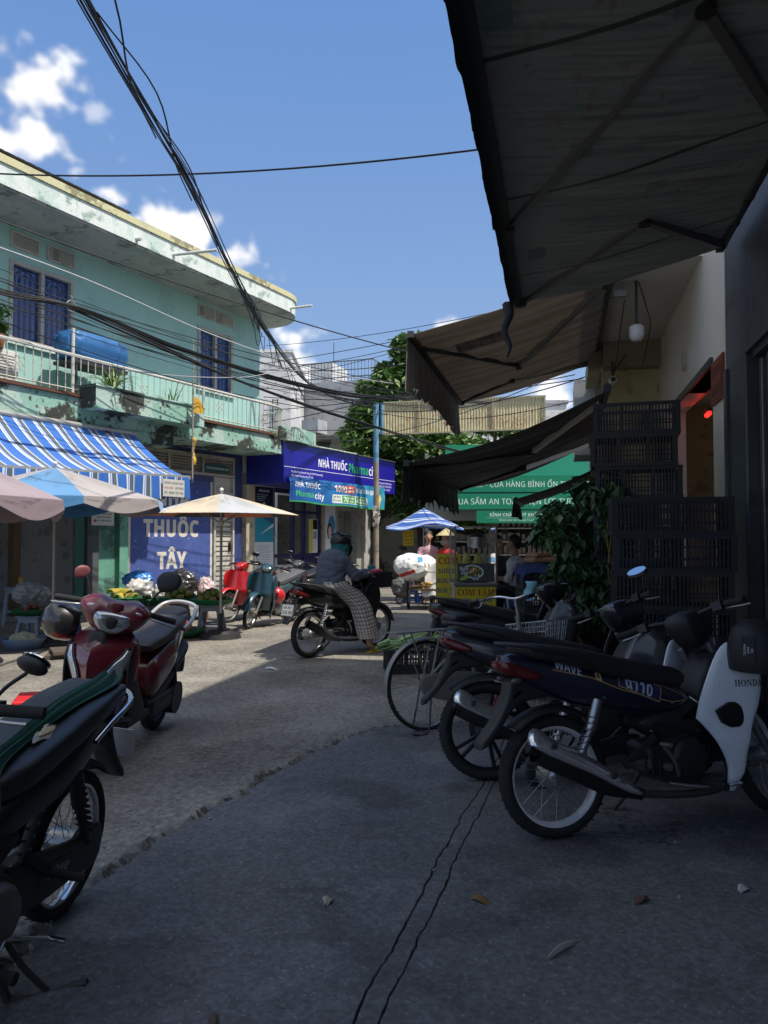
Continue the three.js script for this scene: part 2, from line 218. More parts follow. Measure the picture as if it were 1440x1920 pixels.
{
  const g = new THREE.PlaneGeometry(500, 500, 1, 1); g.rotateX(-Math.PI / 2); g.translate(0, 0, -150);
  structure('road', g, M.road);
  // newer asphalt layer laid over the old road: three slabs with a broken edge and two cracked seams
  const jag = (pts, amp, seedK) => { const o = []; for (let i = 0; i + 1 < pts.length; i++) { const [a, b] = pts[i], [c, d] = pts[i + 1], l = Math.hypot(c - a, d - b), n = Math.max(1, Math.round(l / .035)); for (let k = 0; k < n; k++) { const t = k / n, w = amp * ((fbm3((a + (c - a) * t) * 6, (b + (d - b) * t) * 6, 1, 3, seedK) - .5) * 2.4 + (rnd() - .5) * .55); o.push([lerp(a, c, t) + w * (d - b) / l, lerp(b, d, t) - w * (c - a) / l]); } } o.push(pts[pts.length - 1]); return o; };
  const edge = jag([[-1.42, -1], [-1.3, 1.2], [-1.24, 2.5], [-1.2, 3.1], [-1.08, 3.62], [-.74, 4.45], [-.44, 5.2], [-.1, 5.75], [.16, 5.92], [.7, 6.02]], .05, 3);
  const seamA = jag([[.98, 6.06], [.76, 5.1], [.55, 4.45], [.27, 3.56], [-.05, 2.46], [-.5, .8], [-.9, -1]], .012, 9), seamB = jag([[1.06, 6.06], [.85, 5.2], [.63, 4.5], [.35, 3.56], [.035, 2.46], [-.42, .8], [-.82, -1]], .011, 14);
  const far = jag([[1.06, 6.06], [2, 6.2], [2.9, 6.3]], .03, 5);
  const widen = (l, k, sd) => l.map(([x, y]) => [x + k * (.001 + .012 * Math.max(0, fbm3(x * 40 + sd, y * 30, 2, 3, sd) - .42)), y]);
  const off = (l, dx) => l.map(([x, y]) => [x + dx, y]);
  const lay = (pts) => { const e = new THREE.ExtrudeGeometry(shape(pts), { depth: .023, bevelEnabled: true, bevelSize: .003, bevelThickness: .006, bevelSegments: 1, bevelOffset: -.003 }); e.rotateX(-Math.PI / 2); e.translate(0, .006, 0); return e; };
  structure('asphalt_patch', lay([...edge, ...off(seamA, -.0015)]), M.patch);
  structure('asphalt_patch', lay([...widen([...seamA].reverse(), 1, 4), ...off(seamB, -.001)]), M.patch);
  structure('asphalt_patch', lay([...far, [3, -1], ...widen([...seamB].reverse(), 1, 6)]), M.patch);
  // ridge of broken asphalt and grit along the edge of the patch
  const near = edge.filter(([x, z]) => z > 1 && z < 6.1), N = near.length - 1;
  const along = (u) => { const i = Math.min(N - 1, Math.floor(u * N)), f = u * N - i, x = lerp(near[i][0], near[i + 1][0], f), z = lerp(near[i][1], near[i + 1][1], f), j = Math.min(N, i + 9), k = Math.max(0, i - 9), tx = near[j][0] - near[k][0], tz = near[j][1] - near[k][1], l = Math.hypot(tx, tz); return [x, z, -tz / l, tx / l]; };
  const rg = sheet((u, v) => { const [x, z, nx, nz] = along(u), gap = .012 + .04 * fbm3(u * 130, 1, 2, 4, 44) * (.4 + fbm3(u * 12, 4, 2, 2, 45)), w = gap + v * (.26 + .12 * fbm3(u * 9, 3, 1, 3, 8)), n = fbm3((x + nx * w) * 30, (z + nz * w) * 30, 1, 4, 12), e = v < .12 ? v / .12 : (1 - v) ** 1.4 / .835; return [x + nx * w, -.004 + Math.max(0, e) * (.022 + .05 * (n - .3)), -(z + nz * w)]; }, 520, 26);
  rg.userData.keepUV = false; structure('broken_edge', rg, mat([.60, .575, .535], .95, { map: asphaltOld, bumpMap: asphaltOldB, bumpScale: .012 }));
  const soil = sheet((u, v) => { const [x, z, nx, nz] = along(u), w = -.01 + v * .1; return [x + nx * w, .002 + .004 * fbm3(u * 90, v * 4, 1, 2, 5), -(z + nz * w)]; }, 300, 4); soil.userData.keepUV = false; structure('soil_strip', soil, mat([.075, .062, .05], .95, { bumpMap: fineBump, bumpScale: .01 }));
  const gs = []; for (const [x, z] of near) for (let k = 0; k < 4; k++) { const r = rr(.002, .007), q = new THREE.IcosahedronGeometry(r, 0); at(q, x + rr(-.3, .12), r * .5 + (rnd() < .3 ? .004 : 0), -z + rr(-.12, .12), rnd() * 3, rnd() * 3, 0, [1, .6, 1]); gs.push(q); }
  const s = mesh('grit', gs, mat([.24, .23, .215], .95)); tag(s, 'loose grit and asphalt crumbs along the broken edge of the patch', 'grit'); s.userData.kind = 'stuff';
}
// ---------------------------------------------------------------- painted, mouldy plaster
function plaster(base, over, mould, seedK, amt) {
  return dataTex(512, 512, (u, v, i, j) => {
    const a = tfbm(u, v, 5, 5, seedK), b = tfbm(u, v, 7, 6, seedK + 3), c = tfbm(u, v, 40, 3, seedK + 5), g = hash3(i, j, 1, seedK);
    const p = step(.52, .60, b + .18 * (c - .5)), m = step(.60 - amt, .70 - amt, a * .75 + c * .25), k = .95 + .1 * (g - .5);
    return [0, 1, 2].map((q) => lerp(lerp(base[q], over[q], p), mould[q], m * .9) * k);
  }, true, .4);
}
M.greenWall = mat([.86, .86, .86], .85, { map: plaster([.70, .88, .85], [.72, .89, .86], [.67, .84, .81], 101, .04), bumpMap: fineBump, bumpScale: .002 });
M.mouldy = mat([.9, .9, .9], .9, { map: plaster([.60, .78, .71], [.74, .84, .79], [.20, .20, .18], 131, .155), bumpMap: fineBump, bumpScale: .006 });
M.fascia = mat([.95, .95, .95], .85, { map: plaster([.82, .89, .86], [.90, .93, .91], [.60, .69, .65], 151, .03), bumpMap: fineBump, bumpScale: .003 });
M.soffit = mat([.9, .9, .9], .9, { map: plaster([.72, .71, .69], [.66, .66, .65], [.48, .47, .45], 171, .03), bumpMap: fineBump, bumpScale: .003 });
M.yellowTrim = mat([.9, .9, .9], .85, { map: plaster([.87, .85, .68], [.82, .81, .66], [.60, .58, .45], 191, .03) });
M.pilaster = mat([.9, .9, .9], .8, { map: plaster([.44, .68, .60], [.47, .70, .62], [.33, .47, .42], 111, .02), bumpMap: fineBump, bumpScale: .002 });
M.bluePaint = mat([.045, .065, .22], .6, dusty); M.cream = mat([.55, .48, .38], .7, dusty);
M.rail = mat([.62, .62, .58], .6, dusty); M.rust = mat([.14, .06, .035], .9, dusty);
const tilt90 = new THREE.Matrix4().makeRotationY(Math.PI / 2);
// wall panel in a front's local frame: s along, y up, face at x = 0, body behind; holes are [s0,s1,y0,y1]
function wallPanel(s0, s1, y0, y1, holes = [], th = .2, ref = 18, x = 0) {
  const sh = shape([[s0 - ref, y0], [s1 - ref, y0], [s1 - ref, y1], [s0 - ref, y1]]);
  for (const [a, b, c, d] of holes) { const h = new THREE.Path(); h.moveTo(a - ref, c); h.lineTo(a - ref, d); h.lineTo(b - ref, d); h.lineTo(b - ref, c); h.closePath(); sh.holes.push(h); }
  const g = new THREE.ExtrudeGeometry(sh, { depth: th, bevelEnabled: false }); g.translate(0, 0, -th); g.applyMatrix4(tilt90); g.translate(x, 0, 0); return g;
}
const planSlab = (pts, y0, y1, ref = 18) => { const g = new THREE.ExtrudeGeometry(shape(pts.map(([d, s]) => [d, s - ref])), { depth: y1 - y0, bevelEnabled: false }); g.rotateX(-Math.PI / 2); g.translate(0, y0, 0); return g; };

// ---------------------------------------------------------------- the green corner house on the left
const house = thing('corner_house', 'two storey mint green house with wide rounded concrete eave and mouldy balcony', 'house', FL(18), TL);
const LZ = (s) => -(s - 18);
{
  const H = house;
  const wins = [[15.26, 16.62, 4.95, 6.4], [20.1, 21.34, 4.95, 6.4], [12.4, 13.7, 4.95, 6.4]];
  mesh('upper_wall', [wallPanel(6, 22.43, 3.6, 7.1, wins), b2(-6, -.2, 3.6, 7.1, LZ(22.43), LZ(22.23))], M.greenWall, H);
  for (const [a, b, c, d] of wins) {
    const w = sub('window', H), m = (a + b) / 2;
    mesh('frame', [b2(-.12, .03, c, d, LZ(a + .07), LZ(a)), b2(-.12, .03, c, d, LZ(b), LZ(b - .07)), b2(-.12, .03, d - .07, d, LZ(b - .07), LZ(a + .07)), b2(-.12, .03, c, c + .07, LZ(b - .07), LZ(a + .07)), b2(-.1, .02, c + .07, d - .07, LZ(m + .035), LZ(m - .035))], mat([.5, .5, .47], .6, dusty), w);
    const pm = phys([.012, .045, .19], .12, { clearcoat: .6 });
    for (const [p, q] of [[a + .07, m - .035], [m + .035, b - .07]]) mesh('pane', b2(-.075, -.065, c + .07, d - .07, LZ(q), LZ(p)), pm, w);
    const gr = []; for (let s = a + .14; s < b - .1; s += .115) if (Math.abs(s - m) > .05) gr.push(cy([-.045, c + .07, LZ(s)], [-.045, d - .07, LZ(s)], .006, .006, 5));
    for (const s of [(a + m) / 2 + .02, (m + b) / 2 - .02]) { gr.push(tor(.12, .006, -.045, d - .32, LZ(s), 0, Math.PI / 2, 0, 5, 16)); gr.push(tor(.21, .006, -.045, d - .32, LZ(s), 0, Math.PI / 2, 0, 5, 20)); }
    mesh('grille', gr, mat([.03, .06, .20], .5), w);
    mesh('sill', b2(-.02, .06, c - .06, c, LZ(b + .05), LZ(a - .05)), M.fascia, w);
  }
  const ventM = mat([.52, .50, .46], .85, dusty);
  for (const [a, b] of [[15.27, 15.85], [16.02, 16.63], [20.1, 20.66], [20.74, 21.36]]) {
    const g = [b2(.002, .03, 6.62, 6.66, LZ(b), LZ(a)), b2(.002, .03, 6.88, 6.92, LZ(b), LZ(a)), b2(.002, .03, 6.66, 6.88, LZ(a + .03), LZ(a)), b2(.002, .03, 6.66, 6.88, LZ(b), LZ(b - .03))];
    const v = sub('vent', H); mesh('frame', g, ventM, v);
    for (let y = 6.69; y < 6.87; y += .05) mesh('slat', bx(.05, .012, b - a - .06, .012, y, LZ((a + b) / 2), 0, 0, .7), ventM, v);
  }
  const arc = (r0, s0, R0, a0, a1, n = 10) => Array.from({ length: n + 1 }, (_, i) => { const a = lerp(a0, a1, i / n); return [r0 + R0 * Math.cos(a), s0 + R0 * Math.sin(a)]; });
  const eave = [[-6, 5], [1.2, 5], ...arc(.2, 22.0, 1.0, 0, Math.PI / 2), [-6, 23.0]];
  const eaveSlab = planSlab(eave, 7.06, 7.40); const pos = eaveSlab.attributes.position;
  mesh('eave', eaveSlab, M.fascia, H);
  mesh('soffit', planSlab([[-.2, 5.02], [1.17, 5.02], ...arc(.2, 22.0, .97, 0, Math.PI / 2), [-.2, 22.95]], 7.02, 7.057), M.soffit, H);
  mesh('eave_trim', planSlab([[-6, 4.98], [1.23, 4.98], ...arc(.2, 22.0, 1.03, 0, Math.PI / 2), [-6, 23.03]], 7.404, 7.53), M.yellowTrim, H);
  for (const [s, l] of [[18.02, 1.25], [22.1, .75]]) mesh('drain_spout', cy([1.15, 7.16, LZ(s)], [1.15 + l * .75, 7.2, LZ(s + l * .25)], .032, .032, 10), mat([.6, .6, .57], .5), H);
  mesh('drain_spout', cy([1.15, 7.15, LZ(17.05)], [1.3, 7.13, LZ(17.08)], .035, .035, 10), mat([.5, .5, .47], .6), H);
  { const g = []; for (let s = 6; s < 17.4; s += .2) g.push(b2(-6, .55 - .02 * 0, 0, .025, LZ(s + .14), LZ(s))); const roof = join([...g, b2(-6, .6, -.02, 0, LZ(17.5), LZ(6))]); roof.rotateZ(-.12); roof.translate(0, 8.02, 0); mesh('roof', roof, mat([.03, .03, .034], .7, { metalness: .3 }), H); mesh('roof_gable', b2(-5.5, .3, 7.53, 7.95, LZ(17.3), LZ(6)), mat([.2, .17, .12], .9, dusty), H); }
  { const st = sub('brick_pier', H); const bm = [mat([.28, .07, .045], .9, dusty), mat([.22, .055, .04], .9, dusty), mat([.33, .11, .07], .9, dusty)]; mesh('mortar', b2(-.02, .38, 7.53, 7.92, LZ(23.0), LZ(22.42)), mat([.35, .32, .28], .95), st); for (let r = 0; r < 5; r++) for (let k = 0; k < 3; k++) { const w = .19, x0 = LZ(23.0) + k * .195 + (r % 2) * .03 - .015; mesh('brick', b2(-.04, .4, 7.535 + r * .078, 7.60 + r * .078, x0, x0 + w - .012), bm[(r * 5 + k * 3) % 3], st); } }
  // balcony
  mesh('balcony_slab', planSlab([[0, 5], [1.13, 5], ...arc(.13, 21.6, 1.0, 0, Math.PI / 2), [0, 22.6]], 3.52, 3.92), M.mouldy, H);
  mesh('balcony_ledge', planSlab([[.9, 5], [1.19, 5], [1.19, 21.55], [.9, 21.55]], 3.924, 3.98), M.rust, H);
  { const P = []; for (let s = 14; s <= 21.45; s += .16) P.push([1.08, s]); P.push(...arc(.13, 21.6, .95, 0, Math.PI / 2 + .1, 11)); 
    const rg = sub('balcony_railing', H), line = P.map(([d, s]) => [d, 4.66, LZ(s)]);
    mesh('top_rail', tube([[1.08, 4.66, LZ(8)], ...line], .03, 8, 120), M.rail, rg); mesh('bottom_rail', tube([[1.08, 4.06, LZ(8)], ...line.map(([x, y, z]) => [x, 4.06, z])], .014, 6, 120), M.rail, rg);
    const bg = join(cy([0, 3.98, 0], [0, 4.66, 0], .0095, .0095, 5)); bg.userData.ready = true;
    for (const [d, s] of P) { const m = mesh('baluster', bg, M.rail, rg); m.position.set(d, 0, LZ(s)); }
    for (const s of [14.7, 17.4, 19.6, 21.2]) { const g = []; for (const [a, b] of [[-.05, 4.25], [.05, 4.25], [-.05, 4.37], [.05, 4.37]]) g.push(tor(.05, .007, 1.085, b, LZ(s + a), 0, Math.PI / 2, 0, 5, 14)); mesh('scroll', g, M.rail, rg); }
    for (const s of [15.75, 19.1]) mesh('post', cy([1.08, 3.95, LZ(s)], [1.08, s < 16 ? 5.15 : 4.68, LZ(s)], .03, .03, 8), M.rail, rg);
  }
  mesh('planter_box', [b2(1.135, 1.55, 3.72, 4.1, LZ(18.6), LZ(15.85)), b2(1.12, 1.58, 4.1, 4.13, LZ(18.63), LZ(15.82))], M.mouldy, H);
  mesh('beam', [b2(.95, 1.13, 3.14, 3.518, LZ(17.1), LZ(6)), b2(.3, 1.1, 3.3, 3.518, LZ(18.2), LZ(17.12))], M.mouldy, H);
  mesh('corner_parapet', planSlab([[0, 22.65], [1.1, 21.75], [1.32, 22.2], [1.1, 23.4], [.4, 23.6], [0, 23.5]], 3.86, 4.2), M.mouldy, H);
  // ground floor
  mesh('ground_wall', [wallPanel(18.05, 20.66, 0, 2.92, [], .2), wallPanel(21.42, 21.75, 0, 3.52, [], .2), wallPanel(18.05, 21.42, 3.42, 3.52, [], .2)], M.bluePaint, H);
  mesh('party_wall', [wallPanel(16.95, 18.04, 0, 3.52, [], .25)], M.pilaster, H);
  mesh('pilaster', b2(.002, .14, 0, 3.5, LZ(17.94), LZ(17.72)), M.pilaster, H);
  mesh('pilaster', b2(.002, .08, 0, 3.5, LZ(17.25), LZ(16.97)), mat([.09, .10, .11], .8, dusty), H);
  // painted pharmacy lettering with flaked paint at the foot
  const sign = canvasTex(1024, 1100, (x, w, h) => {
    x.fillStyle = '#46589a'; x.fillRect(0, 0, w, h);
    for (let i = 0; i < 2600; i++) { x.globalAlpha = rr(.02, .07); x.fillStyle = rnd() < .5 ? '#6f80bb' : '#2a3874'; x.beginPath(); x.ellipse(rnd() * w, rnd() * h, rr(4, 60), rr(3, 26), rnd() * 3, 0, 7); x.fill(); }
    x.globalAlpha = 1; x.fillStyle = '#d8d3c8'; x.fillRect(0, 0, 22, h); x.fillRect(w - 26, 0, 26, h);
    for (const [s, y, sz] of [['NHÀ', 170, 200], ['THUỐC', 440, 200], ['TÂY', 720, 200]]) text(x, s, w * .49, y, sz, '#d9d3c6', { stroke: 8, sc: '#d9d3c6', max: s.length > 4 ? 790 : 470 });
    speckle(x, w, h, 130, ['#cfd0d4', '#e2e0dc'], 1, 5);
    for (let i = 0; i < 900; i++) { const px = rnd() * w, top = 930 + 120 * fbm3(px / 120, 1, 1, 4, 5) + 70 * (px < 250 ? .6 : 0) - (px > 640 ? 70 : 0), py = rr(top, 1020 + 30 * rnd()); x.fillStyle = ['#dcd9d2', '#c9c4ba', '#e6e3dd'][i % 3]; x.beginPath(); x.ellipse(px, py, rr(4, 20), rr(3, 12), rnd() * 3, 0, 7); x.fill(); }
  });
  mesh('painted_lettering', quad(2.58, 2.77, .004, 1.4, LZ(19.36), 0, Math.PI / 2, 0), mat('#ffffff', .7, { map: sign, bumpMap: null }), H);
  // louvred transom
  const tr = sub('transom', H), tm = mat([.44, .41, .36], .75, dusty);
  mesh('frame', [b2(.0, .06, 2.93, 2.99, LZ(21.4), LZ(18.06)), b2(0, .06, 3.36, 3.415, LZ(21.4), LZ(18.06)), ...[18.06, 19.15, 20.25, 21.34].map((s) => b2(0, .055, 2.99, 3.36, LZ(s + .06), LZ(s)))], tm, tr);
  mesh('backing', b2(-.16, -.15, 2.99, 3.36, LZ(21.38), LZ(18.1)), tm, tr);
  for (const s of [18.12, 19.21, 20.31]) for (let y = 3.02; y < 3.34; y += .062) mesh('slat', bx(.07, .01, 1.02, .0, y, LZ(s + .515), 0, 0, .6), tm, tr);
  // slatted side door
  const dr = sub('side_door', H), dm = mat([.62, .60, .56], .6, dusty);
  mesh('door_frame', [b2(-.05, .05, 0, 2.92, LZ(20.73), LZ(20.67)), b2(-.05, .05, 0, 2.92, LZ(21.41), LZ(21.35)), b2(-.05, .05, 2.5, 2.56, LZ(21.35), LZ(20.73)), b2(-.06, -.03, 2.56, 2.92, LZ(21.35), LZ(20.73))], dm, dr);
  mesh('backing', b2(-.07, -.06, .05, 2.5, LZ(21.35), LZ(20.73)), dm, dr);
  for (let y = .1; y < 2.46; y += .118) mesh('slat', rb(.02, .082, .61, -.03, y + .04, LZ(21.04), .004), dm, dr);
  mesh('handle', [bx(.03, .16, .03, .02, 1.25, LZ(21.28)), bx(.02, .22, .06, .0, 1.25, LZ(21.28))], M.darkMetal, dr);
  mesh('street_sign', [b2(.05, .065, 3.02, 3.2, LZ(21.2), LZ(20.3))], mat('#ffffff', .6, { map: null, color: col([.02, .09, .10]) }), H);
  mesh('street_sign_lettering', quad(.84, .13, .068, 3.11, LZ(20.75), 0, Math.PI / 2, 0), mat('#fff', .6, { map: canvasTex(420, 64, (x, w, h) => { x.fillStyle = '#16474c'; x.fillRect(0, 0, w, h); text(x, 'CTTNHH TRẦN ĐẰNG PHÚ', w / 2, h / 2, 34, '#c9d6d2', { max: 400 }); }) }), H);
  // dark shop room under the striped awning
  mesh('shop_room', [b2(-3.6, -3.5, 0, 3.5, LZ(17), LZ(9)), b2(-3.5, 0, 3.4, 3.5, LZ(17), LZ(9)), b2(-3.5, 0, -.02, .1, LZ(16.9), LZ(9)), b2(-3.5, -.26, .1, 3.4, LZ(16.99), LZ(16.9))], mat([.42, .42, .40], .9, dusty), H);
  mesh('shop_post', [b2(-.1, .05, .1, 3.4, LZ(15.55), LZ(15.4)), b2(-.1, .05, .1, 3.4, LZ(14.1), LZ(13.95))], M.wood, H);
}
// notice board and small things on the green pilaster
{ const N = thing('notice_board', 'grey notice board with a red star stuck on the green pilaster', 'notice', FL(17.32, .095, 2.02), TL); mesh('board', bx(.012, .62, .56), M.white, N); mesh('print', quad(.54, .6, .009, 0, 0, 0, Math.PI / 2, 0), mat('#fff', .7, { map: canvasTex(256, 284, (x, w, h) => { x.fillStyle = '#c9c7c0'; x.fillRect(0, 0, w, h); text(x, 'TỔ DÂN PHỐ', w / 2, 30, 34, '#3a3a3a', { max: 230 }); text(x, '75', 60, 105, 54, '#444'); for (let i = 0; i < 3; i++) text(x, ['SỬA KHÓA', 'NHẬN MAY', 'BÁN SIM'][i], 165, 78 + i * 28, 22, i == 1 ? '#a03030' : '#444', { max: 150 }); for (let i = 0; i < 3; i++) text(x, ['TRAO TỪNG NHÀ', 'LIÊN HỆ BÀ BẢY', 'GÁC HẺM MÃ HÀ'][i], w / 2 + 8, 180 + i * 32, 23, '#333', { max: 220 }); x.fillStyle = '#b02a20'; x.beginPath(); for (let i = 0; i < 16; i++) { const a = i / 16 * 6.283, r = i % 2 ? 9 : 24; x.lineTo(34 + r * Math.cos(a), 245 + r * Math.sin(a)); } x.fill(); }) }), N); }

// ---------------------------------------------------------------- pharmacy beside it
{
  const P = thing('pharmacy', 'ground floor pharmacy with dark blue glazed front and cream pillars', 'shop', FL(24), TL), z = (s) => -(s - 24);
  const navy = mat([.012, .016, .09], .45, dusty);
  mesh('pillar', b2(-.3, .12, 0, 2.8, z(22.12), z(21.78)), M.cream, P); mesh('pillar', b2(-.3, .12, 0, 2.8, z(25.95), z(25.3)), M.cream, P); mesh('pillar', b2(-.3, .1, 0, 2.8, z(28.1), z(27.7)), mat([.5, .5, .48], .8, dusty), P);
  mesh('back_wall', [b2(-5, -4.9, 0, 3.9, z(28), z(21.8)), b2(-4.9, 0, 3.1, 3.9, z(28), z(21.8)), b2(-4.9, -.3, 0, .04, z(28), z(21.8))], mat([.45, .45, .46], .8), P);
  mesh('kick_panel', b2(-.05, 0, 0, .75, z(23.95), z(22.98)), mat([.65, .63, .6], .7, dusty), P); mesh('kick_panel', b2(-.05, 0, 0, .95, z(25.29), z(23.96)), navy, P);
  mesh('shopfront_frame', [b2(-.08, .04, .95, 1.03, z(25.29), z(22.98)), b2(-.08, .04, 2.68, 2.8, z(25.29), z(22.98)), b2(-.08, .04, 2.15, 2.22, z(25.29), z(22.98)), ...[22.98, 23.9, 24.42, 25.2].map((s) => b2(-.07, .035, .0, 2.68, z(s + .09), z(s)))], navy, P);
  for (const [a, b] of [[23.07, 23.9], [23.99, 24.42], [24.51, 25.2]]) { mesh('pane', b2(-.03, -.024, 1.03, 2.15, z(b), z(a)), M.glass, P); mesh('pane', b2(-.03, -.024, 2.22, 2.68, z(b), z(a)), M.glass, P); }
  mesh('side_wall', [wallPanel(25.96, 27.69, 0, 2.8, [[26.3, 27.4, 0, 2.3]], .2, 24)], mat([.4, .4, .38], .85, dusty), P);
  mesh('side_room', [b2(-2, -1.9, 0, 2.8, z(27.69), z(25.96)), b2(-1.9, -.2, 0, .03, z(27.69), z(25.96))], mat([.4, .4, .38], .85, dusty), P);
  mesh('upper_parapet', [b2(-4.5, -.1, 3.9, 4.15, z(28), z(23.6))], M.fascia, P);
  // shelves with goods seen through the glass
  const cols = [[.5, .5, .48], [.3, .08, .07], [.1, .2, .4], [.5, .4, .1], [.1, .3, .18]].map((c) => mat(c, .6));
  for (const y of [.5, .95, 1.4, 1.85]) mesh('shelf', b2(-2.4, -2.1, y, y + .03, z(25.2), z(22.3)), M.white, P);
  const st = solo('shelf_goods', [sph(.001)], cols[0], 'small boxed goods lined up on the pharmacy shelves', 'goods'); st.geometry.dispose(); scene.remove(st); used.set('shelf_goods', 0);
  const gs = []; for (const y of [.53, .98, 1.43, 1.88]) for (let s = 22.4; s < 25.1; s += rr(.09, .15)) { const h = rr(.12, .3), w = .06; const [gx, , gz] = FL(s, -2.2); const g = bx(.12, h, w, 0, 0, 0, 0, TL, 0); g.translate(gx, y + h / 2 + .002, gz); gs.push(g); }
  const sg = mesh('shelf_goods', gs, cols[0]); tag(sg, 'small boxed goods lined up on the pharmacy shelves', 'goods'); sg.userData.kind = 'stuff';
  // sign box
  const B = thing('pharmacy_sign', 'deep royal blue pharmacy sign box with white and green lettering', 'sign', FL(24.8, .6, 2.82), TL), bz = (s) => -(s - 24.8);
  const blue = mat([.018, .022, .26], .42);
  mesh('box', [b2(-.58, .55, .0, 1.0, bz(27.78), bz(21.9))], blue, B);
  mesh('cap', b2(-.6, .57, 1.002, 1.03, bz(27.8), bz(21.88)), mat([.08, .08, .08], .8), B);
  const face = canvasTex(2048, 348, (x, w, h) => {
    x.fillStyle = '#241f96'; x.fillRect(0, 0, w, h); x.fillStyle = '#161a63'; x.fillRect(0, 0, w, 58);
    for (let i = 0; i < 300; i++) { x.globalAlpha = .04; x.fillStyle = rnd() < .5 ? '#4440c0' : '#0d0f50'; x.fillRect(rnd() * w, rnd() * h, rr(20, 200), rr(1, 5)); } x.globalAlpha = 1;
    text(x, 'NHÀ THUỐC', 790, 132, 104, '#f2f2f4', { max: 520, align: 'center' }); text(x, 'Pharma', 1268, 138, 128, '#2fae4e', { max: 400 }); text(x, 'city', 1570, 138, 128, '#f4f4f4', { max: 200 });
    x.strokeStyle = '#2fae4e'; x.lineWidth = 8; x.beginPath(); x.moveTo(1566, 70); x.quadraticCurveTo(1590, 40, 1604, 62); x.stroke();
    x.fillStyle = '#d8d8e4'; x.fillRect(0, 205, w, 6);
    ['Địa điểm Kinh Doanh Công Ty CPDP Pharmacity', 'Nhà Thuốc Pharmacity SỐ 144', 'Địa Chỉ: 77 Trần Văn Quang, Phường 10, Q.Tân Bình, TP.HCM'].forEach((s, i) => text(x, s, 110, 244 + i * 34, 27, '#dcdcee', { align: 'left', max: i == 2 ? 640 : i ? 340 : 500 }));
    ['DSĐH: Nguyễn Thị Bích Ngọc', 'Số ĐKKD: 0311770883-030', 'Thời gian: 6h00 - 23h00'].forEach((s, i) => text(x, s, 1640, 244 + i * 34, 27, '#dcdcee', { align: 'left', max: 330 }));
  });
  mesh('sign_face', quad(5.86, .98, .555, .5, bz(24.84), 0, Math.PI / 2, 0), mat('#fff', .4, { map: face }), B);
  // banner below, hung from the sign
  const ban = canvasTex(1536, 256, (x, w, h) => {
    const g = x.createLinearGradient(0, 0, w, 0); g.addColorStop(0, '#1b4f96'); g.addColorStop(.6, '#2c78b4'); g.addColorStop(1, '#3d9cb8'); x.fillStyle = g; x.fillRect(0, 0, w, h); x.fillStyle = '#3f9d56'; x.fillRect(0, h - 14, w, 14);
    text(x, 'NHÀ THUỐC', 250, 70, 74, '#f2f4f6', { max: 360 }); text(x, 'Pharma', 210, 168, 84, '#47b258', { max: 260 }); text(x, 'city', 420, 172, 84, '#f4f4f4', { max: 140 });
    x.fillStyle = '#c2452f'; x.fillRect(850, 26, 130, 88); text(x, '1000', 760, 70, 92, '#f6f6f6', { max: 210, stroke: 8, sc: '#b8402c' }); text(x, 'NHÀ', 915, 52, 32, '#fff'); text(x, 'THUỐC', 915, 88, 32, '#fff', { max: 110 }); text(x, 'TRÊN TOÀN QUỐC', 1195, 72, 60, '#f4f4f4', { max: 400 });
    x.fillStyle = '#dfe5df'; x.beginPath(); x.roundRect(610, 134, 600, 92, 20); x.fill(); text(x, 'TÌNH TRẠNG', 690, 160, 30, '#334', { max: 140 }); text(x, 'SỨC KHỎE', 690, 198, 30, '#334', { max: 140 }); x.fillStyle = '#3f9d50'; x.fillRect(775, 140, 210, 80); text(x, '70', 840, 182, 78, '#f4f8f0'); text(x, 'PHÂN', 935, 165, 30, '#f4f8f0'); text(x, 'LOẠI', 935, 198, 30, '#f4f8f0'); x.fillStyle = '#3f9d50'; x.fillRect(1000, 140, 190, 80); text(x, '40', 1055, 182, 78, '#f4f8f0'); text(x, 'TỈNH', 1140, 165, 30, '#f4f8f0'); text(x, 'THÀNH', 1140, 198, 28, '#f4f8f0');
    x.fillStyle = '#d8b33c'; x.beginPath(); x.ellipse(1390, 180, 60, 66, 0, 0, 7); x.fill(); x.fillStyle = '#e8d27a'; x.beginPath(); x.ellipse(1430, 130, 40, 46, 0, 0, 7); x.fill();
  });
  const bn = cloth((u, v) => [.05 * Math.sin(u * 19 + v * 3) * v * .4 + .02 * Math.sin(u * 43 - v * 8) * v + .03, -.62 + .62 * v - .06 * u * (1 - v) + .015 * Math.sin(u * 14) * (1 - v), 2.45 - u * 4.9], 80, 10, .003, 1, 1);
  const b3 = solo('banner', bn, mat('#fff', .55, { map: ban }), 'rippled blue vinyl banner hanging below the pharmacy sign box', 'banner', FL(24.5, 1.2, 2.98), TL);
  // posters
  const post = (name, label, s, d, y, w, h, draw) => { const o = thing(name, label, 'poster', FL(s, d, y), TL); mesh('board', b2(0, .02, 0, h, -w / 2, w / 2), M.white, o); mesh('print', quad(w - .03, h - .03, .024, h / 2, 0, 0, Math.PI / 2, 0), mat('#fff', .4, { map: canvasTex(256, Math.round(256 * h / w), draw) }), o); };
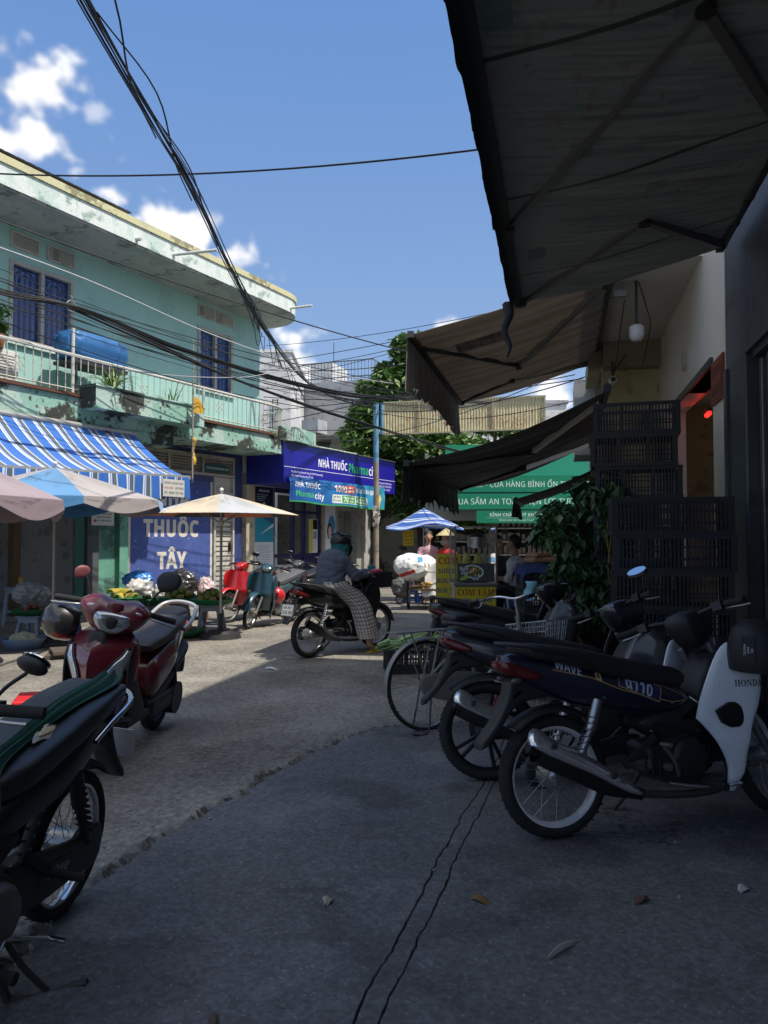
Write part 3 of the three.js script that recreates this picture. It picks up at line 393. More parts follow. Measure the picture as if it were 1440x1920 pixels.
  post('wall_poster', 'tall teal and white information poster beside the slatted door', 22.56, .05, .55, .82, 2.25, (x, w, h) => { x.fillStyle = '#cfd4d8'; x.fillRect(0, 0, w, h); x.fillStyle = '#0c1830'; x.fillRect(0, 0, w, h * .26); x.fillStyle = '#1f8fa8'; x.fillRect(0, h * .26, w, h * .38); x.fillStyle = '#0f5f86'; x.beginPath(); x.moveTo(0, h * .3); x.lineTo(w, h * .44); x.lineTo(w, h * .26); x.fill(); x.fillStyle = '#c4d8dc'; x.beginPath(); x.moveTo(w * .25, h * .56); x.lineTo(w, h * .42); x.lineTo(w, h * .46); x.fill(); text(x, 'Pharmacity', w / 2, h * .045, 26, '#dfe8ee'); for (let i = 0; i < 4; i++) { x.fillStyle = '#9fb4c8'; x.fillRect(30, h * (.09 + i * .022), 150 - i * 20, 5); } x.beginPath(); x.arc(w / 2, h * .2, 18, 0, 7); x.fill(); x.fillStyle = '#8d9aa4'; for (let i = 0; i < 15; i++) x.fillRect(18, h * (.68 + i * .02), 150 + 60 * rnd(), 4); });
  post('window_poster', 'pale poster of a smiling figure in the lower shop window', 23.5, .012, .1, .85, .62, (x, w, h) => { x.fillStyle = '#c9cdc4'; x.fillRect(0, 0, w, h); x.fillStyle = '#2a1c16'; x.beginPath(); x.ellipse(w * .4, h * .3, 26, 40, 0, 0, 7); x.fill(); x.fillStyle = '#c99a80'; x.beginPath(); x.ellipse(w * .4, h * .27, 16, 21, 0, 0, 7); x.fill(); x.fillStyle = '#b98fa0'; x.fillRect(w * .28, h * .55, w * .26, h * .45); x.fillStyle = '#7d9a5a'; x.fillRect(w * .7, h * .1, w * .2, h * .25); });
  post('pillar_poster', 'narrow pale blue beauty poster on the cream pillar', 25.62, .13, 1.05, .56, 1.55, (x, w, h) => { x.fillStyle = '#cfd2dc'; x.fillRect(0, 0, w, h); text(x, 'La Roche', w / 2, h * .07, 30, '#5d6a80'); x.fillStyle = '#3f86b8'; x.beginPath(); x.ellipse(w * .62, h * .5, w * .36, h * .2, 0, 0, 7); x.fill(); x.fillStyle = '#33211c'; x.beginPath(); x.ellipse(w * .42, h * .6, w * .26, h * .15, 0, 0, 7); x.fill(); x.fillStyle = '#d8b0a0'; x.beginPath(); x.ellipse(w * .45, h * .62, w * .17, h * .12, 0, 0, 7); x.fill(); x.fillStyle = '#dfe3ea'; x.fillRect(0, h * .76, w, h * .24); });
  post('door_notice', 'yellow and white opening hours notice on the pharmacy door', 24.86, .045, 1.05, .42, .95, (x, w, h) => { x.fillStyle = '#c8b84a'; x.fillRect(0, 0, w * .42, h); x.fillStyle = '#e2e4e4'; x.fillRect(w * .42, h * .3, w * .58, h * .7); x.fillStyle = '#7d8fae'; x.fillRect(w * .47, h * .35, w * .45, h * .25); x.fillStyle = '#445'; for (let i = 0; i < 6; i++) x.fillRect(w * .48, h * (.66 + i * .05), w * .4, 6); });
}
// ---------------------------------------------------------------- right hand row: tall shop with shutter, low white shop with porch
M.greyMetal = mat([.075, .08, .095], .45, { metalness: .4, map: wearMap });
const shutterHouse = thing('shutter_house', 'tall grey shop house with folding metal shutter and steel clad pillar', 'house', FR(4), TR);
{
  const H = shutterHouse, z = (s) => -(s - 4);
  mesh('body', [b2(.35, 7, 3.3, 8.8, z(7.3), z(-7)), b2(.35, 7, 0, 3.3, z(7.3), z(6.46)), b2(.4, 7, 0, 3.3, z(.9), z(-7))], mat([.30, .30, .29], .85, dusty), H);
  mesh('lintel', b2(.0, .348, 3.0, 8.8, z(7.28), z(-7)), mat([.085, .09, .10], .6, dusty), H);
  mesh('pillar', [rb(.36, 3.0, .62, .17, 1.5, z(6.83), .02), b2(-.03, 0, 0, 3.0, z(7.28), z(7.16))], M.greyMetal, H);
  const slat = join(rb(.05, 2.92, .085, 0, 1.47, 0, .012)); slat.userData.ready = true;
  const sh = sub('folding_shutter', H), sm_ = mat([.17, .18, .19], .4, { metalness: .6, map: wearMap });
  for (let s = .95; s < 6.42; s += .118) { const m = mesh('slat', slat, sm_, sh); m.position.set(.11 + (Math.round(s / .118) % 2) * .03, 0, z(s + .045)); }
  mesh('backing', b2(.2, .22, .02, 3.0, z(6.45), z(.9)), M.darkMetal, sh); mesh('top_track', b2(.04, .19, 2.94, 3.0, z(6.46), z(.9)), M.greyMetal, sh); mesh('floor_track', b2(.05, .19, .0, .03, z(6.46), z(.9)), M.greyMetal, sh);
}
const porch = thing('white_shop', 'low white tiled shop with flat concrete porch roof and dark doorway', 'shop', FR(10), TR);
{
  const H = porch, z = (s) => -(s - 10);
  const ledger = dataTex(64, 256, (u, v, i, j) => (j % 16 < 1 ? .25 : .7 + .2 * hash3(j >> 4, i >> 5, 0, 3)), false, 1); ledger.repeat.set(1, 1.15);
  const tile = mat([.80, .75, .66], .45, { map: cleanMap, bumpMap: ledger, bumpScale: .009 });
  const w = wallPanel(7.32, 12.2, 0, 4.5, [[7.95, 11.0, 0, 3.2]], .2, 10); w.translate(.2, 0, 0);
  mesh('tiled_wall', w, tile, H);
  mesh('inside', [b2(3, 3.1, 0, 4.4, z(12.4), z(7.4)), b2(.2, 3, 0, 3.6, z(7.4), z(7.3)), b2(.2, 3, 3.5, 3.6, z(12.2), z(7.4)), b2(.2, 3, 0, .04, z(12.2), z(7.4))], mat([.62, .59, .53], .9), H);
  mesh('door_lintel', b2(-.03, .22, 3.2, 3.28, z(11.05), z(7.9)), M.greyMetal, H);
  mesh('return_wall', b2(-.85, 2, 0, 4.5, z(12.5), z(12.21)), mat([.58, .52, .30], .85, dusty), H);
  mesh('porch_roof', b2(-1.0, 3, 4.5, 4.72, z(14.2), z(8.4)), mat([.62, .60, .56], .85, { map: cleanMap }), H);
  mesh('porch_beam', [b2(-1.05, -.86, 4.2, 4.5, z(14.2), z(12.2)), b2(-.85, .0, 4.1, 4.5, z(12.2), z(11.95))], mat([.3, .28, .2], .85, dusty), H);
  mesh('far_body', [b2(-.86, 3, 0, 4.5, z(18), z(14.2))], mat([.36, .37, .36], .85, dusty), H);
  mesh('side_panel', [b2(-1.25, -.87, 3.0, 4.4, z(15.6), z(14.3))], mat([.5, .51, .5], .7, dusty), H);
}
// ---------------------------------------------------------------- awnings
const stripeTex = canvasTex(256, 64, (x, w, h) => { x.fillStyle = '#2f6cc0'; x.fillRect(0, 0, w, h); const bars = [[0, 24, '#dfe2e6'], [34, 12, '#dfe2e6'], [58, 50, '#5d676c'], [108, 12, '#dfe2e6'], [130, 3, '#8fb0dc']]; for (const [a, b, c] of bars) { x.fillStyle = c; x.fillRect(a, 0, b, h); } });
stripeTex.wrapS = stripeTex.wrapT = THREE.RepeatWrapping;
const clothMat = (o, t = .25) => phys([1, 1, 1], .95, { transmission: t, thickness: 0, ...o });
// folding-arm awning: roller (dr, yr), front bar (df, yf), from s0 to s1, in front frame f ('L' or 'R')
function awning(f, o) {
  const F = f === 'L' ? FL : FR, T = f === 'L' ? TL : TR, sg = f === 'L' ? 1 : -1, ref = (o.s0 + o.s1) / 2;
  const A = thing(o.name || 'awning', o.label, 'awning', F(ref, 0, 0), T), P = (s, d, y) => [sg * d, y, -(s - ref)];
  const Y = (u) => lerp(o.yf, o.yf2 ?? o.yf, u), sag = o.sag ?? .05, nz = o.wave ?? .012;
  mesh('canopy', cloth((u, v) => { const s = lerp(o.s0, o.s1, u) + (o.skew || 0) * v, d = lerp(o.dr, o.df, v), y = lerp(o.yr, Y(u), v) - sag * Math.sin(Math.PI * v) + nz * Math.sin(u * (o.s1 - o.s0) * 9 + v * 3) * Math.sin(Math.PI * v) + .5 * nz * Math.sin(u * 61 + v * 9); return P(s, d, y); }, 70, 16, .004, (o.s1 - o.s0) / (o.tile || 1), o.vrep || 1), o.cloth, A);
  mesh('roller', [cy(P(o.s0 - .05, o.dr, o.yr + .03), P(o.s1 + .05, o.dr, o.yr + .03), .05, .05, 12), ...(o.bands ? Array.from({ length: 16 }, (_, i) => { const s = lerp(o.s0, o.s1, i / 15); return cy(P(s, o.dr, o.yr + .03), P(s + .03, o.dr, o.yr + .03), .056, .056, 12); }) : [])], o.metal, A);
  mesh('front_bar', bar(P(o.s0 + (o.skew || 0) - .04, o.df, o.yf), P(o.s1 + (o.skew || 0) + .04, o.df, Y(1)), .07, .075), o.metal, A);
  if (o.val) { const n = o.scallop || 0; mesh('valance', cloth((u, v) => { const s = lerp(o.s0, o.s1, u) + (o.skew || 0), drop = o.val * (1 + (o.flut ?? 1) * .06 * Math.sin(u * 37) + (o.rag || 0) * (fbm3(u * 60, 1, 2, 3, 5) - .5)) * (n ? 1 - .12 * Math.abs(Math.sin(u * n * Math.PI)) : 1); return P(s, o.df + .045 + (o.flut ?? 1) * (.03 * Math.sin(u * 83) * v + .02 * Math.sin(u * 29 + 2) * v), Y(u) - drop * v); }, 180, 8, .004, (o.s1 - o.s0) / (o.tile || 1), .3), o.valCloth || o.cloth, A); }
  for (const [s0, s1, d1, y1, s2] of o.arms || []) {
    const a = sub('folding_arm', A), e = P(s1, d1, y1), r = P(s0, o.dr + .05, o.yr - .06), q = P(s2, o.df - .04, lerp(o.yf, Y(1), (s2 - o.s0) / (o.s1 - o.s0)) - .01);
    mesh('inner_arm', bar(r, e, .055, .07), o.arm1 || o.metal, a); mesh('outer_arm', [bar(e, q, .045, .06), bar([e[0], e[1] + .005, e[2]].map((v, i) => lerp(v, q[i], .02)), [q[0], q[1] + .005, q[2]], .052, .02)], o.arm2 || o.metal, a); mesh('elbow', cy([e[0], e[1] - .05, e[2]], [e[0], e[1] + .05, e[2]], .045, .045, 10), M.darkMetal, a); mesh('wall_bracket', bx(.06, .1, .06, ...r), M.darkMetal, a); mesh('bar_bracket', bx(.06, .09, .06, ...q), M.darkMetal, a);
  }
  return A;
}
const faded = canvasTex(1024, 512, (x, w, h) => {
  x.fillStyle = '#8c9089'; x.fillRect(0, 0, w, h);
  for (let i = 0; i < 1300; i++) { x.globalAlpha = rr(.08, .26); x.fillStyle = rnd() < .6 ? '#4c5654' : '#a8a79b'; x.save(); x.translate(rnd() * w, rnd() * h); x.rotate(1.35 + rr(-.06, .06)); x.fillRect(0, 0, rr(30, 260), rr(1, 6)); x.restore(); }
  for (let i = 0; i < 150; i++) { const px = rnd() * w, py = rnd() * h, r = rr(4, 15); for (let k = 0; k < 5; k++) { x.globalAlpha = rr(.06, .2); x.fillStyle = k % 2 ? '#84504a' : '#7a5a54'; x.beginPath(); x.ellipse(px + rr(-r, r) * .7, py + rr(-r, r) * .5, r * rr(.3, .7), r * rr(.2, .4), rnd() * 3, 0, 7); x.fill(); } if (i % 2) { x.globalAlpha = .22; x.strokeStyle = '#4a524e'; x.lineWidth = 2; x.beginPath(); x.moveTo(px + r, py); x.lineTo(px + r * 2.2, py + rr(-8, 12)); x.stroke(); } }
  for (let i = 0; i < 6; i++) { x.globalAlpha = .35; x.fillStyle = '#3f5a54'; x.fillRect(rnd() * w, rnd() * h, 30, 38); }
  for (let i = 0; i < 5; i++) { x.globalAlpha = .75; x.fillStyle = '#2b302f'; x.fillRect(0, 0, 0, 0); x.fillRect((i + .5) * w / 5, 0, 5, h); }
}); faded.wrapS = faded.wrapT = THREE.RepeatWrapping;
awning('R', { label: 'large faded grey floral awning with ragged dark edge over the metal shutter', s0: -.6, s1: 6.7, dr: .14, yr: 3.97, df: 1.87, yf: 3.6, val: .17, rag: .5, flut: .15, sag: .04, tile: 7.3, vrep: 1, cloth: clothMat({ map: faded }, .45), valCloth: mat([.02, .024, .03], .9), metal: mat([.06, .065, .07], .5, { metalness: .4 }), arm1: mat([.13, .13, .13], .5, { metalness: .4 }), arm2: mat([.24, .24, .235], .4, { metalness: .5 }), bands: true, arms: [[1.6, .2, .9, 3.78, 1.5], [4.6, 3.15, .88, 3.78, 4.9], [6.5, 5.45, .9, 3.77, 6.62]] });
solo('torn_strip', tube([[0, 0, 0], [.01, -.12, .02], [-.03, -.25, .02], [.02, -.4, .03], [.0, -.5, .05]], (t) => .05 * (1 - t * .75), 6, 24), mat([.022, .026, .03], .9), 'torn dark fabric strip dangling from the corner of the floral awning', 'fabric strip', FR(6.7, 1.97, 3.6), TR);
const brown = canvasTex(1024, 256, (x, w, h) => {
  x.fillStyle = '#b0a496'; x.fillRect(0, 0, w, h); for (let i = 0; i < 26; i++) { x.globalAlpha = .5; x.fillStyle = i % 2 ? '#988b7e' : '#c4b8aa'; x.fillRect(i * w / 26, 0, w / 52, h); }
  for (let i = 0; i < 400; i++) { x.globalAlpha = rr(.03, .12); x.fillStyle = rnd() < .5 ? '#5f4f44' : '#c0ae9c'; x.fillRect(rnd() * w, rnd() * h, rr(2, 6), rr(20, 120)); }
  x.globalAlpha = .8; x.save(); x.translate(235, 80); x.rotate(Math.PI); x.scale(1.5, 1.1); x.fillStyle = '#3a322c'; x.fillRect(-34, -32, 68, 64); x.fillStyle = '#9c8a7a'; for (let i = 0; i < 4; i++) { x.font = 'bold 15px sans-serif'; x.textAlign = 'center'; x.fillText(['MÁI HIÊN', 'MÁI XẾP', '0908 1237', '38 TÂN'][i], 0, -18 + i * 15); } x.restore();
});
awning('R', { label: 'beige brown striped awning with long pleated valance above the food stall', s0: 8.3, s1: 12.9, dr: .95, yr: 4.42, df: 3.18, yf: 3.8, val: .56, rag: .2, sag: .06, wave: .02, cloth: clothMat({ map: brown, color: lin(.72, .73, .74) }, .4), tile: 4.6, valCloth: clothMat({ map: brown, color: lin(.72, .73, .74) }, .35), metal: mat([.11, .10, .10], .5, { metalness: .5 }), bands: true, arm1: mat([.34, .34, .33], .4, { metalness: .6 }), arm2: mat([.09, .09, .09], .5, { metalness: .5 }), arms: [[8.7, 11.1, 2.1, 4.0, 8.9], [12.8, 12.0, 2.25, 3.98, 12.75]] });
const drab = dataTex(256, 256, (u, v) => { const t = .42 + .3 * (tfbm(u, v, 5, 5, 9) - .5) + (Math.floor(u * 24) % 2 ? .05 : 0); return [t, t, t]; }, true, 1);
awning('R', { label: 'low dark charcoal awning with torn far edge above the stacked crates', s0: 8.95, s1: 14.1, dr: .97, yr: 3.18, df: 3.36, yf: 2.38, val: .42, rag: .5, sag: .12, cloth: clothMat({ map: drab, color: lin(.34, .36, .38) }, .06), tile: 2, metal: M.darkMetal, arm1: mat([.66, .65, .62], .5, { metalness: .2 }), arm2: M.darkMetal, arms: [[9.3, 10.9, 1.9, 2.7, 9.4], [13.8, 12.6, 2.1, 2.62, 13.9]] });
awning('R', { label: 'small black canopy behind the leafy potted plant', s0: 14.5, s1: 17.2, dr: .9, yr: 2.75, df: 2.35, yf: 2.2, val: .3, rag: .3, cloth: mat([.02, .021, .023], .9), metal: M.darkMetal });
// striped awning on the left house
awning('L', { label: 'blue, white and grey striped awning over the corner grocery', s0: 6, s1: 17.1, dr: 1.17, yr: 3.4, df: 2.5, yf: 2.2, yf2: 2.55, val: .42, scallop: 33, sag: .12, wave: .015, tile: .37, cloth: clothMat({ map: stripeTex }, .2), metal: mat([.42, .42, .4], .5, { metalness: .5 }), arms: [[16.4, 15.2, 1.8, 2.55, 16.9], [13.2, 14.6, 1.8, 2.55, 13.4]] });
{ const N = thing('valance_sign', 'grey printed sign with telephone numbers pinned to the striped awning valance', 'sign', FL(16.65, 2.6, 2.33), TL); mesh('card', bx(.006, .30, .52), M.white, N); mesh('print', quad(.5, .28, .005, 0, 0, 0, Math.PI / 2, 0), mat('#fff', .7, { map: canvasTex(400, 220, (x, w, h) => { x.fillStyle = '#c3c2bc'; x.fillRect(0, 0, w, h); text(x, 'HUỲNH QUẢNG PHÁT', w / 2, 42, 44, '#3a3a3a', { max: 380 }); text(x, 'MÁI HIÊN', 100, 110, 40, '#9a2a2a', { max: 170 }); text(x, '☎ 3977053', 290, 110, 44, '#333', { max: 200 }); text(x, 'ĐT: 0908 759 784', w / 2, 176, 48, '#333', { max: 370 }); }) }), N); }

// ---------------------------------------------------------------- parasols
function parasol(o) {
  const U = thing('parasol', o.label, 'parasol', o.at, o.turn || 0), n = o.n || 8, R = o.R, hp = o.peak, he = o.edge;
  const pt = (a, v, sagk) => { const r = R * v * (1 - .07 * sagk * v), y = lerp(hp, he, v ** 1.12) - .0 + (-.05) * sagk * Math.sin(Math.PI * Math.min(1, v)) * .6; return [r * Math.cos(a), y, r * Math.sin(a)]; };
  for (let k = 0; k < n; k++) {
    const a0 = k / n * 2 * Math.PI, a1 = (k + 1) / n * 2 * Math.PI;
    const fn = (dy) => (u, v) => { const a = lerp(a0, a1, u), sg = Math.sin(Math.PI * u); const vv = Math.max(v, .02); const p = pt(a, vv, sg); return [p[0], p[1] - dy, p[2]]; };
    const pn = mesh('canopy_panel', cloth(fn(0), 8, 10, .003, 1, 1), o.mats[k % o.mats.length], U);
    if (o.inner) mesh('lining', sheet(fn(.008), 8, 10), o.inner[k % o.inner.length], pn);
    if (o.val) mesh('valance', cloth((u, v) => { const a = lerp(a0, a1, u), sg = Math.sin(Math.PI * u), p = pt(a, 1, sg), d = o.val * v * (o.scal ? 1 - .55 * (1 - sg) : 1); return [p[0] * (1 + .012 * v), p[1] - d, p[2] * (1 + .012 * v)]; }, 10, 3, .003), o.mats[k % o.mats.length], pn);
    mesh('rib', cy([.03 * Math.cos(a0), hp - .03, .03 * Math.sin(a0)], [R * .99 * Math.cos(a0), he - .012, R * .99 * Math.sin(a0)], .008, .006, 5), M.steel, U);
    mesh('strut', cy([.03 * Math.cos(a0), hp - .42, .03 * Math.sin(a0)], [R * .5 * Math.cos(a0), lerp(hp, he, .46) - .02, R * .5 * Math.sin(a0)], .006, .006, 5), M.steel, U);
  }
  mesh('pole', cy([0, .05, 0], [0, hp + .05, 0], .021, .019, 10), o.pole || mat([.4, .37, .33], .5, { metalness: .4 }), U);
  mesh('finial', sph(.03, 0, hp + .06, 0), M.whiteGloss, U); mesh('hub', cy([0, hp - .46, 0], [0, hp - .38, 0], .035, .035, 10), M.white, U);
  if (o.base !== false) { mesh('base', [cy([0, 0, 0], [0, .07, 0], .30, .28, 20), cy([0, .07, 0], [0, .11, 0], .2, .17, 20)], mat([.025, .025, .027], .7, dusty), U); mesh('socket', cy([0, .1, 0], [0, .36, 0], .032, .03, 10), M.black, U); }
  return U;
}
const fab = (c) => clothMat({ color: col(c), map: wearMap }, .28);
parasol({ label: 'mauve parasol with scalloped hem at the edge of the market', at: [-4.9, 0, -8.3], R: 1.35, peak: 2.45, edge: 1.88, val: .24, scal: true, mats: [fab([.36, .28, .33])], turn: .2 });
parasol({ label: 'sky blue and pale grey parasol over the fruit trays', at: [-4.5, 0, -10.5], R: 1.5, peak: 2.42, edge: 1.97, val: .2, scal: true, mats: [fab([.10, .33, .66]), fab([.46, .42, .43])], turn: .62 });
parasol({ label: 'cream and white parasol with orange lining in front of the blue painted wall', at: [-2.39, 0, -11.3], R: 1.13, peak: 2.11, edge: 1.80, val: 0, n: 8, mats: [fab([.70, .60, .44]), fab([.56, .58, .62])], inner: [clothMat({ color: lin(.8, .2, .03) }, .5), mat([.08, .07, .07], .9)], turn: .15 });

// ---------------------------------------------------------------- sign post with rusty hoarding, background buildings
{
  const P = thing('signpost', 'tall pole painted pale blue carrying a rusty ribbed hoarding', 'post', [-.22, 0, -21.5]);
  const bare = mat([.32, .27, .22], .8, dusty), pb = mat([.16, .38, .62], .6, dusty);
  mesh('lower_pole', cy([0, 0, 0], [0, 3.6, 0], .08, .075, 12), bare, P); mesh('blue_foot', cy([0, 0, 0], [0, .5, 0], .084, .084, 12, true), pb, P); mesh('upper_pole', cy([0, 3.6, 0], [0, 5.25, 0], .075, .075, 12), pb, P); mesh('upper_pole', cy([.17, 4.35, .02], [.17, 5.25, .02], .05, .05, 10), pb, P);
  const rags = []; for (let i = 0; i < 14; i++) rags.push(bx(.1, .12, .006, rr(-.07, .07), 1.85 + i * .035, .085 + rr(0, .03), rr(-.5, .5), rr(-1, 1), rr(-.5, .5))); mesh('torn_paper', rags, mat([.55, .5, .45], .9), P);
  const rust = canvasTex(1024, 256, (x, w, h) => { x.fillStyle = '#c4bc98'; x.fillRect(0, 0, w, h); for (let i = 0; i < 900; i++) { x.globalAlpha = rr(.06, .3); x.fillStyle = ['#8a5a2c', '#77461f', '#c9c29c', '#9c8a55'][i % 4]; x.fillRect(rnd() * w, rnd() * h, rr(1, 5), rr(8, 90)); } for (let i = 0; i < 26; i++) { const px = rnd() * w, py = rnd() * h; for (let k = 0; k < 40; k++) { x.globalAlpha = rr(.1, .4); x.fillStyle = '#7c4618'; x.fillRect(px + rr(-40, 40), py + rr(-60, 60), rr(2, 6), rr(4, 26)); } } });
  const Hh = sub('hoarding', P), sheetM = mat('#fff', .75, { map: rust });
  const g = sheet((u, v) => [.22 + u * 4.45, 4.38 + v * .86 + .14 * u, .008 * Math.sin(u * 4.45 * 78) + .3 * u], 520, 2, 1, 1); mesh('ribbed_sheet', g, sheetM, Hh);
  mesh('frame', [bar([.2, 5.26, .04], [4.7, 5.40, .34], .05, .04), bar([.2, 4.36, .04], [4.7, 4.50, .34], .05, .04), ...[0, .22, .45, .68, 1].map((u) => b2(.2 + u * 4.45, .24 + u * 4.45, 4.37 + .14 * u, 5.25 + .14 * u, .03 + .3 * u, .06 + .3 * u))], mat([.40, .38, .28], .7, dusty), Hh);

}
const wallW = mat([.72, .73, .76], .85, dusty), wallG = mat([.42, .44, .48], .85, dusty);
function winRow(parent, w, list) { for (const [x, y, ww, hh] of list) { const g = sub('window', parent); mesh('pane', bx(ww, hh, .02, x, y, w - .03), mat([.05, .06, .08], .2), g); mesh('frame', [bx(ww + .1, .06, .08, x, y + hh / 2, w), bx(ww + .14, .06, .12, x, y - hh / 2, w), bx(.06, hh, .08, x - ww / 2, y, w), bx(.06, hh, .08, x + ww / 2, y, w), bx(.04, hh, .05, x, y, w)], M.white, g); } }
{
  const A = thing('white_house', 'tall plain white house behind the green corner house', 'house', [-5.5, 0, -31]); mesh('wall', b2(-3, 1.72, 0, 9.0, -5, 0), wallW, A); mesh('parapet', b2(-3.05, 1.8, 9.004, 9.12, -5.05, .06), wallW, A); mesh('ladder', [cy([1.0, 5.8, .06], [1.0, 7.1, .06], .02), cy([1.2, 5.8, .06], [1.2, 7.1, .06], .02), ...[5.9, 6.2, 6.5, 6.8, 7.05].map((y) => cy([1, y, .06], [1.2, y, .06], .015))], M.darkMetal, A);
  const B = thing('grey_house', 'pale grey house with railed roof terrace behind the tree', 'house', [-2.9, 0, -36], -.35); mesh('wall', b2(-1.9, 2.6, 0, 8.8, -5, 0), wallG, B); mesh('corner_wall', [b2(2.61, 4.6, 0, 8.2, -5, -.6)], wallW, B); mesh('ledge', b2(2.62, 4.7, 8.204, 8.4, -5, -.4), wallW, B); winRow(B, -.6, [[3.6, 7.4, .8, 1.0]]);
  const rl = sub('terrace_railing', B), rm = mat([.12, .13, .15], .6); const pts = [[-1.8, -.1], [2.5, -.1], [2.5, -4.8]];
  for (const y of [9.0, 9.75]) mesh('rail', pts.slice(0, -1).map((p, i) => bar([p[0], y, p[1]], [pts[i + 1][0], y, pts[i + 1][1]], .04, .05)), rm, rl);
  const bg = join(cy([0, 8.8, 0], [0, 9.75, 0], .014, .014, 4)); bg.userData.ready = true;
  for (let x = -1.8; x <= 2.5; x += .17) mesh('baluster', bg, rm, rl).position.set(x, 0, -.1); for (let z = -.3; z > -4.8; z -= .2) mesh('baluster', bg, rm, rl).position.set(2.5, 0, z);
  mesh('roof_hut', b2(-1.2, 0, 8.8, 10.0, -3, -1.2), wallW, B); mesh('antenna', cy([-.3, 10, -2], [-.3, 11.2, -2], .02), M.iron, B);
  const C = thing('low_house', 'low house with stained beige wall and sloping roof above the pharmacy', 'house', [-1.6, 0, -27.5], -.45);
  const stain = plaster([.66, .64, .56], [.60, .58, .50], [.26, .25, .2], 211, .05); mesh('wall', b2(-2.6, 3.4, 0, 5.2, -4, 0), mat('#fff', .9, { map: stain }), C); mesh('roof', at(bx(6.4, .12, 4.6), .4, 5.3, -1.9, .12, 0, -.02), mat([.22, .21, .2], .8, dusty), C); mesh('water_tank', [b2(-1.9, -1.2, 5.4, 5.9, -1.2, -.5)], wallG, C);
  const D = thing('far_house', 'distant white roof terrace seen above the rusty hoarding', 'house', [6.5, 0, -44]); mesh('wall', b2(-4, 4, 0, 9.2, -6, 0), wallW, D); mesh('ledge', b2(-4.1, 4.1, 9.2, 9.4, -6, .1), wallG, D); winRow(D, 0, [[-2.5, 7.6, .9, 1.2], [0, 7.6, .9, 1.2]]);
}
// green grocery facing down the street
{
  const G = thing('green_store', 'grocery store with stacked green sign boards in white lettering', 'shop', [3.7, 0, -22.4], -.05);
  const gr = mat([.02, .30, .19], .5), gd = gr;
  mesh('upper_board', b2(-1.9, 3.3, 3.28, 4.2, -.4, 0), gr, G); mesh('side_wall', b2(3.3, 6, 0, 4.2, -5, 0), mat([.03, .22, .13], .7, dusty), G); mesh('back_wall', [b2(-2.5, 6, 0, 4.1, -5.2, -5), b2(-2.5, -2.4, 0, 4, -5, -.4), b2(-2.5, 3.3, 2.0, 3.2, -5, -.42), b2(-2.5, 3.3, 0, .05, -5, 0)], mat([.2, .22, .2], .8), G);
  const rows = [[2.80, .46, '#0f8060', '#dfeee6', 'VIỆT NAM - CỬA HÀNG BÌNH ỔN THỊ TRƯỜNG', 60], [2.30, .46, '#0f8060', '#dfeee6', 'MUA SẮM AN TOÀN TIỆN LỢI TƯƠI NGON', 62]];
  for (const [y, h, bg, fg, s, sz] of rows) { const r = sub('sign_row', G); mesh('board', b2(-1.85, 3.2, y, y + h, -.1, .06), y > 2.5 ? gr : gd, r); mesh('lettering', quad(5.0, h - .03, .68, y + h / 2, .064), mat('#fff', .5, { map: canvasTex(1300, 116, (x, w, hh) => { x.fillStyle = bg; x.fillRect(0, 0, w, hh); text(x, s, w / 2 - 60, hh / 2, sz, fg, { max: w - 160, bold: false }); }) }), r); }
  const k = sub('welcome_sign', G); mesh('board', b2(-1.0, 1.3, 1.9, 2.27, 0, .05), gd, k); mesh('lettering', quad(2.26, .34, .15, 2.085, .054), mat('#fff', .5, { map: canvasTex(600, 90, (x, w, h) => { x.fillStyle = '#0f8060'; x.fillRect(0, 0, w, h); text(x, 'KÍNH CHÀO QUÝ KHÁCH', w / 2, 30, 36, '#cfdcd6', { max: 480 }); x.fillStyle = '#9fb5ab'; x.fillRect(70, 52, 460, 3); text(x, 'Welcome to Co.op Food', w / 2, 70, 24, '#b7c9c0'); }) }), k);
  for (let i = 0; i < 4; i++) { mesh('shelf', b2(-2.2, 3, .5 + i * .42, .53 + i * .42, -2.4, -1.9), M.white, G); }
  const gs = []; for (let i = 0; i < 4; i++) for (let x = -2.1; x < 2.9; x += rr(.1, .2)) gs.push(bx(.1, rr(.15, .33), .15, x, .53 + i * .42 + .12, -2.1)); const q = mesh('shelf_stock', gs, mat([.25, .2, .16], .7)); q.position.copy(G.position); q.rotation.copy(G.rotation); tag(q, 'packed stock on the green grocery shelves', 'goods'); q.userData.kind = 'stuff';
}
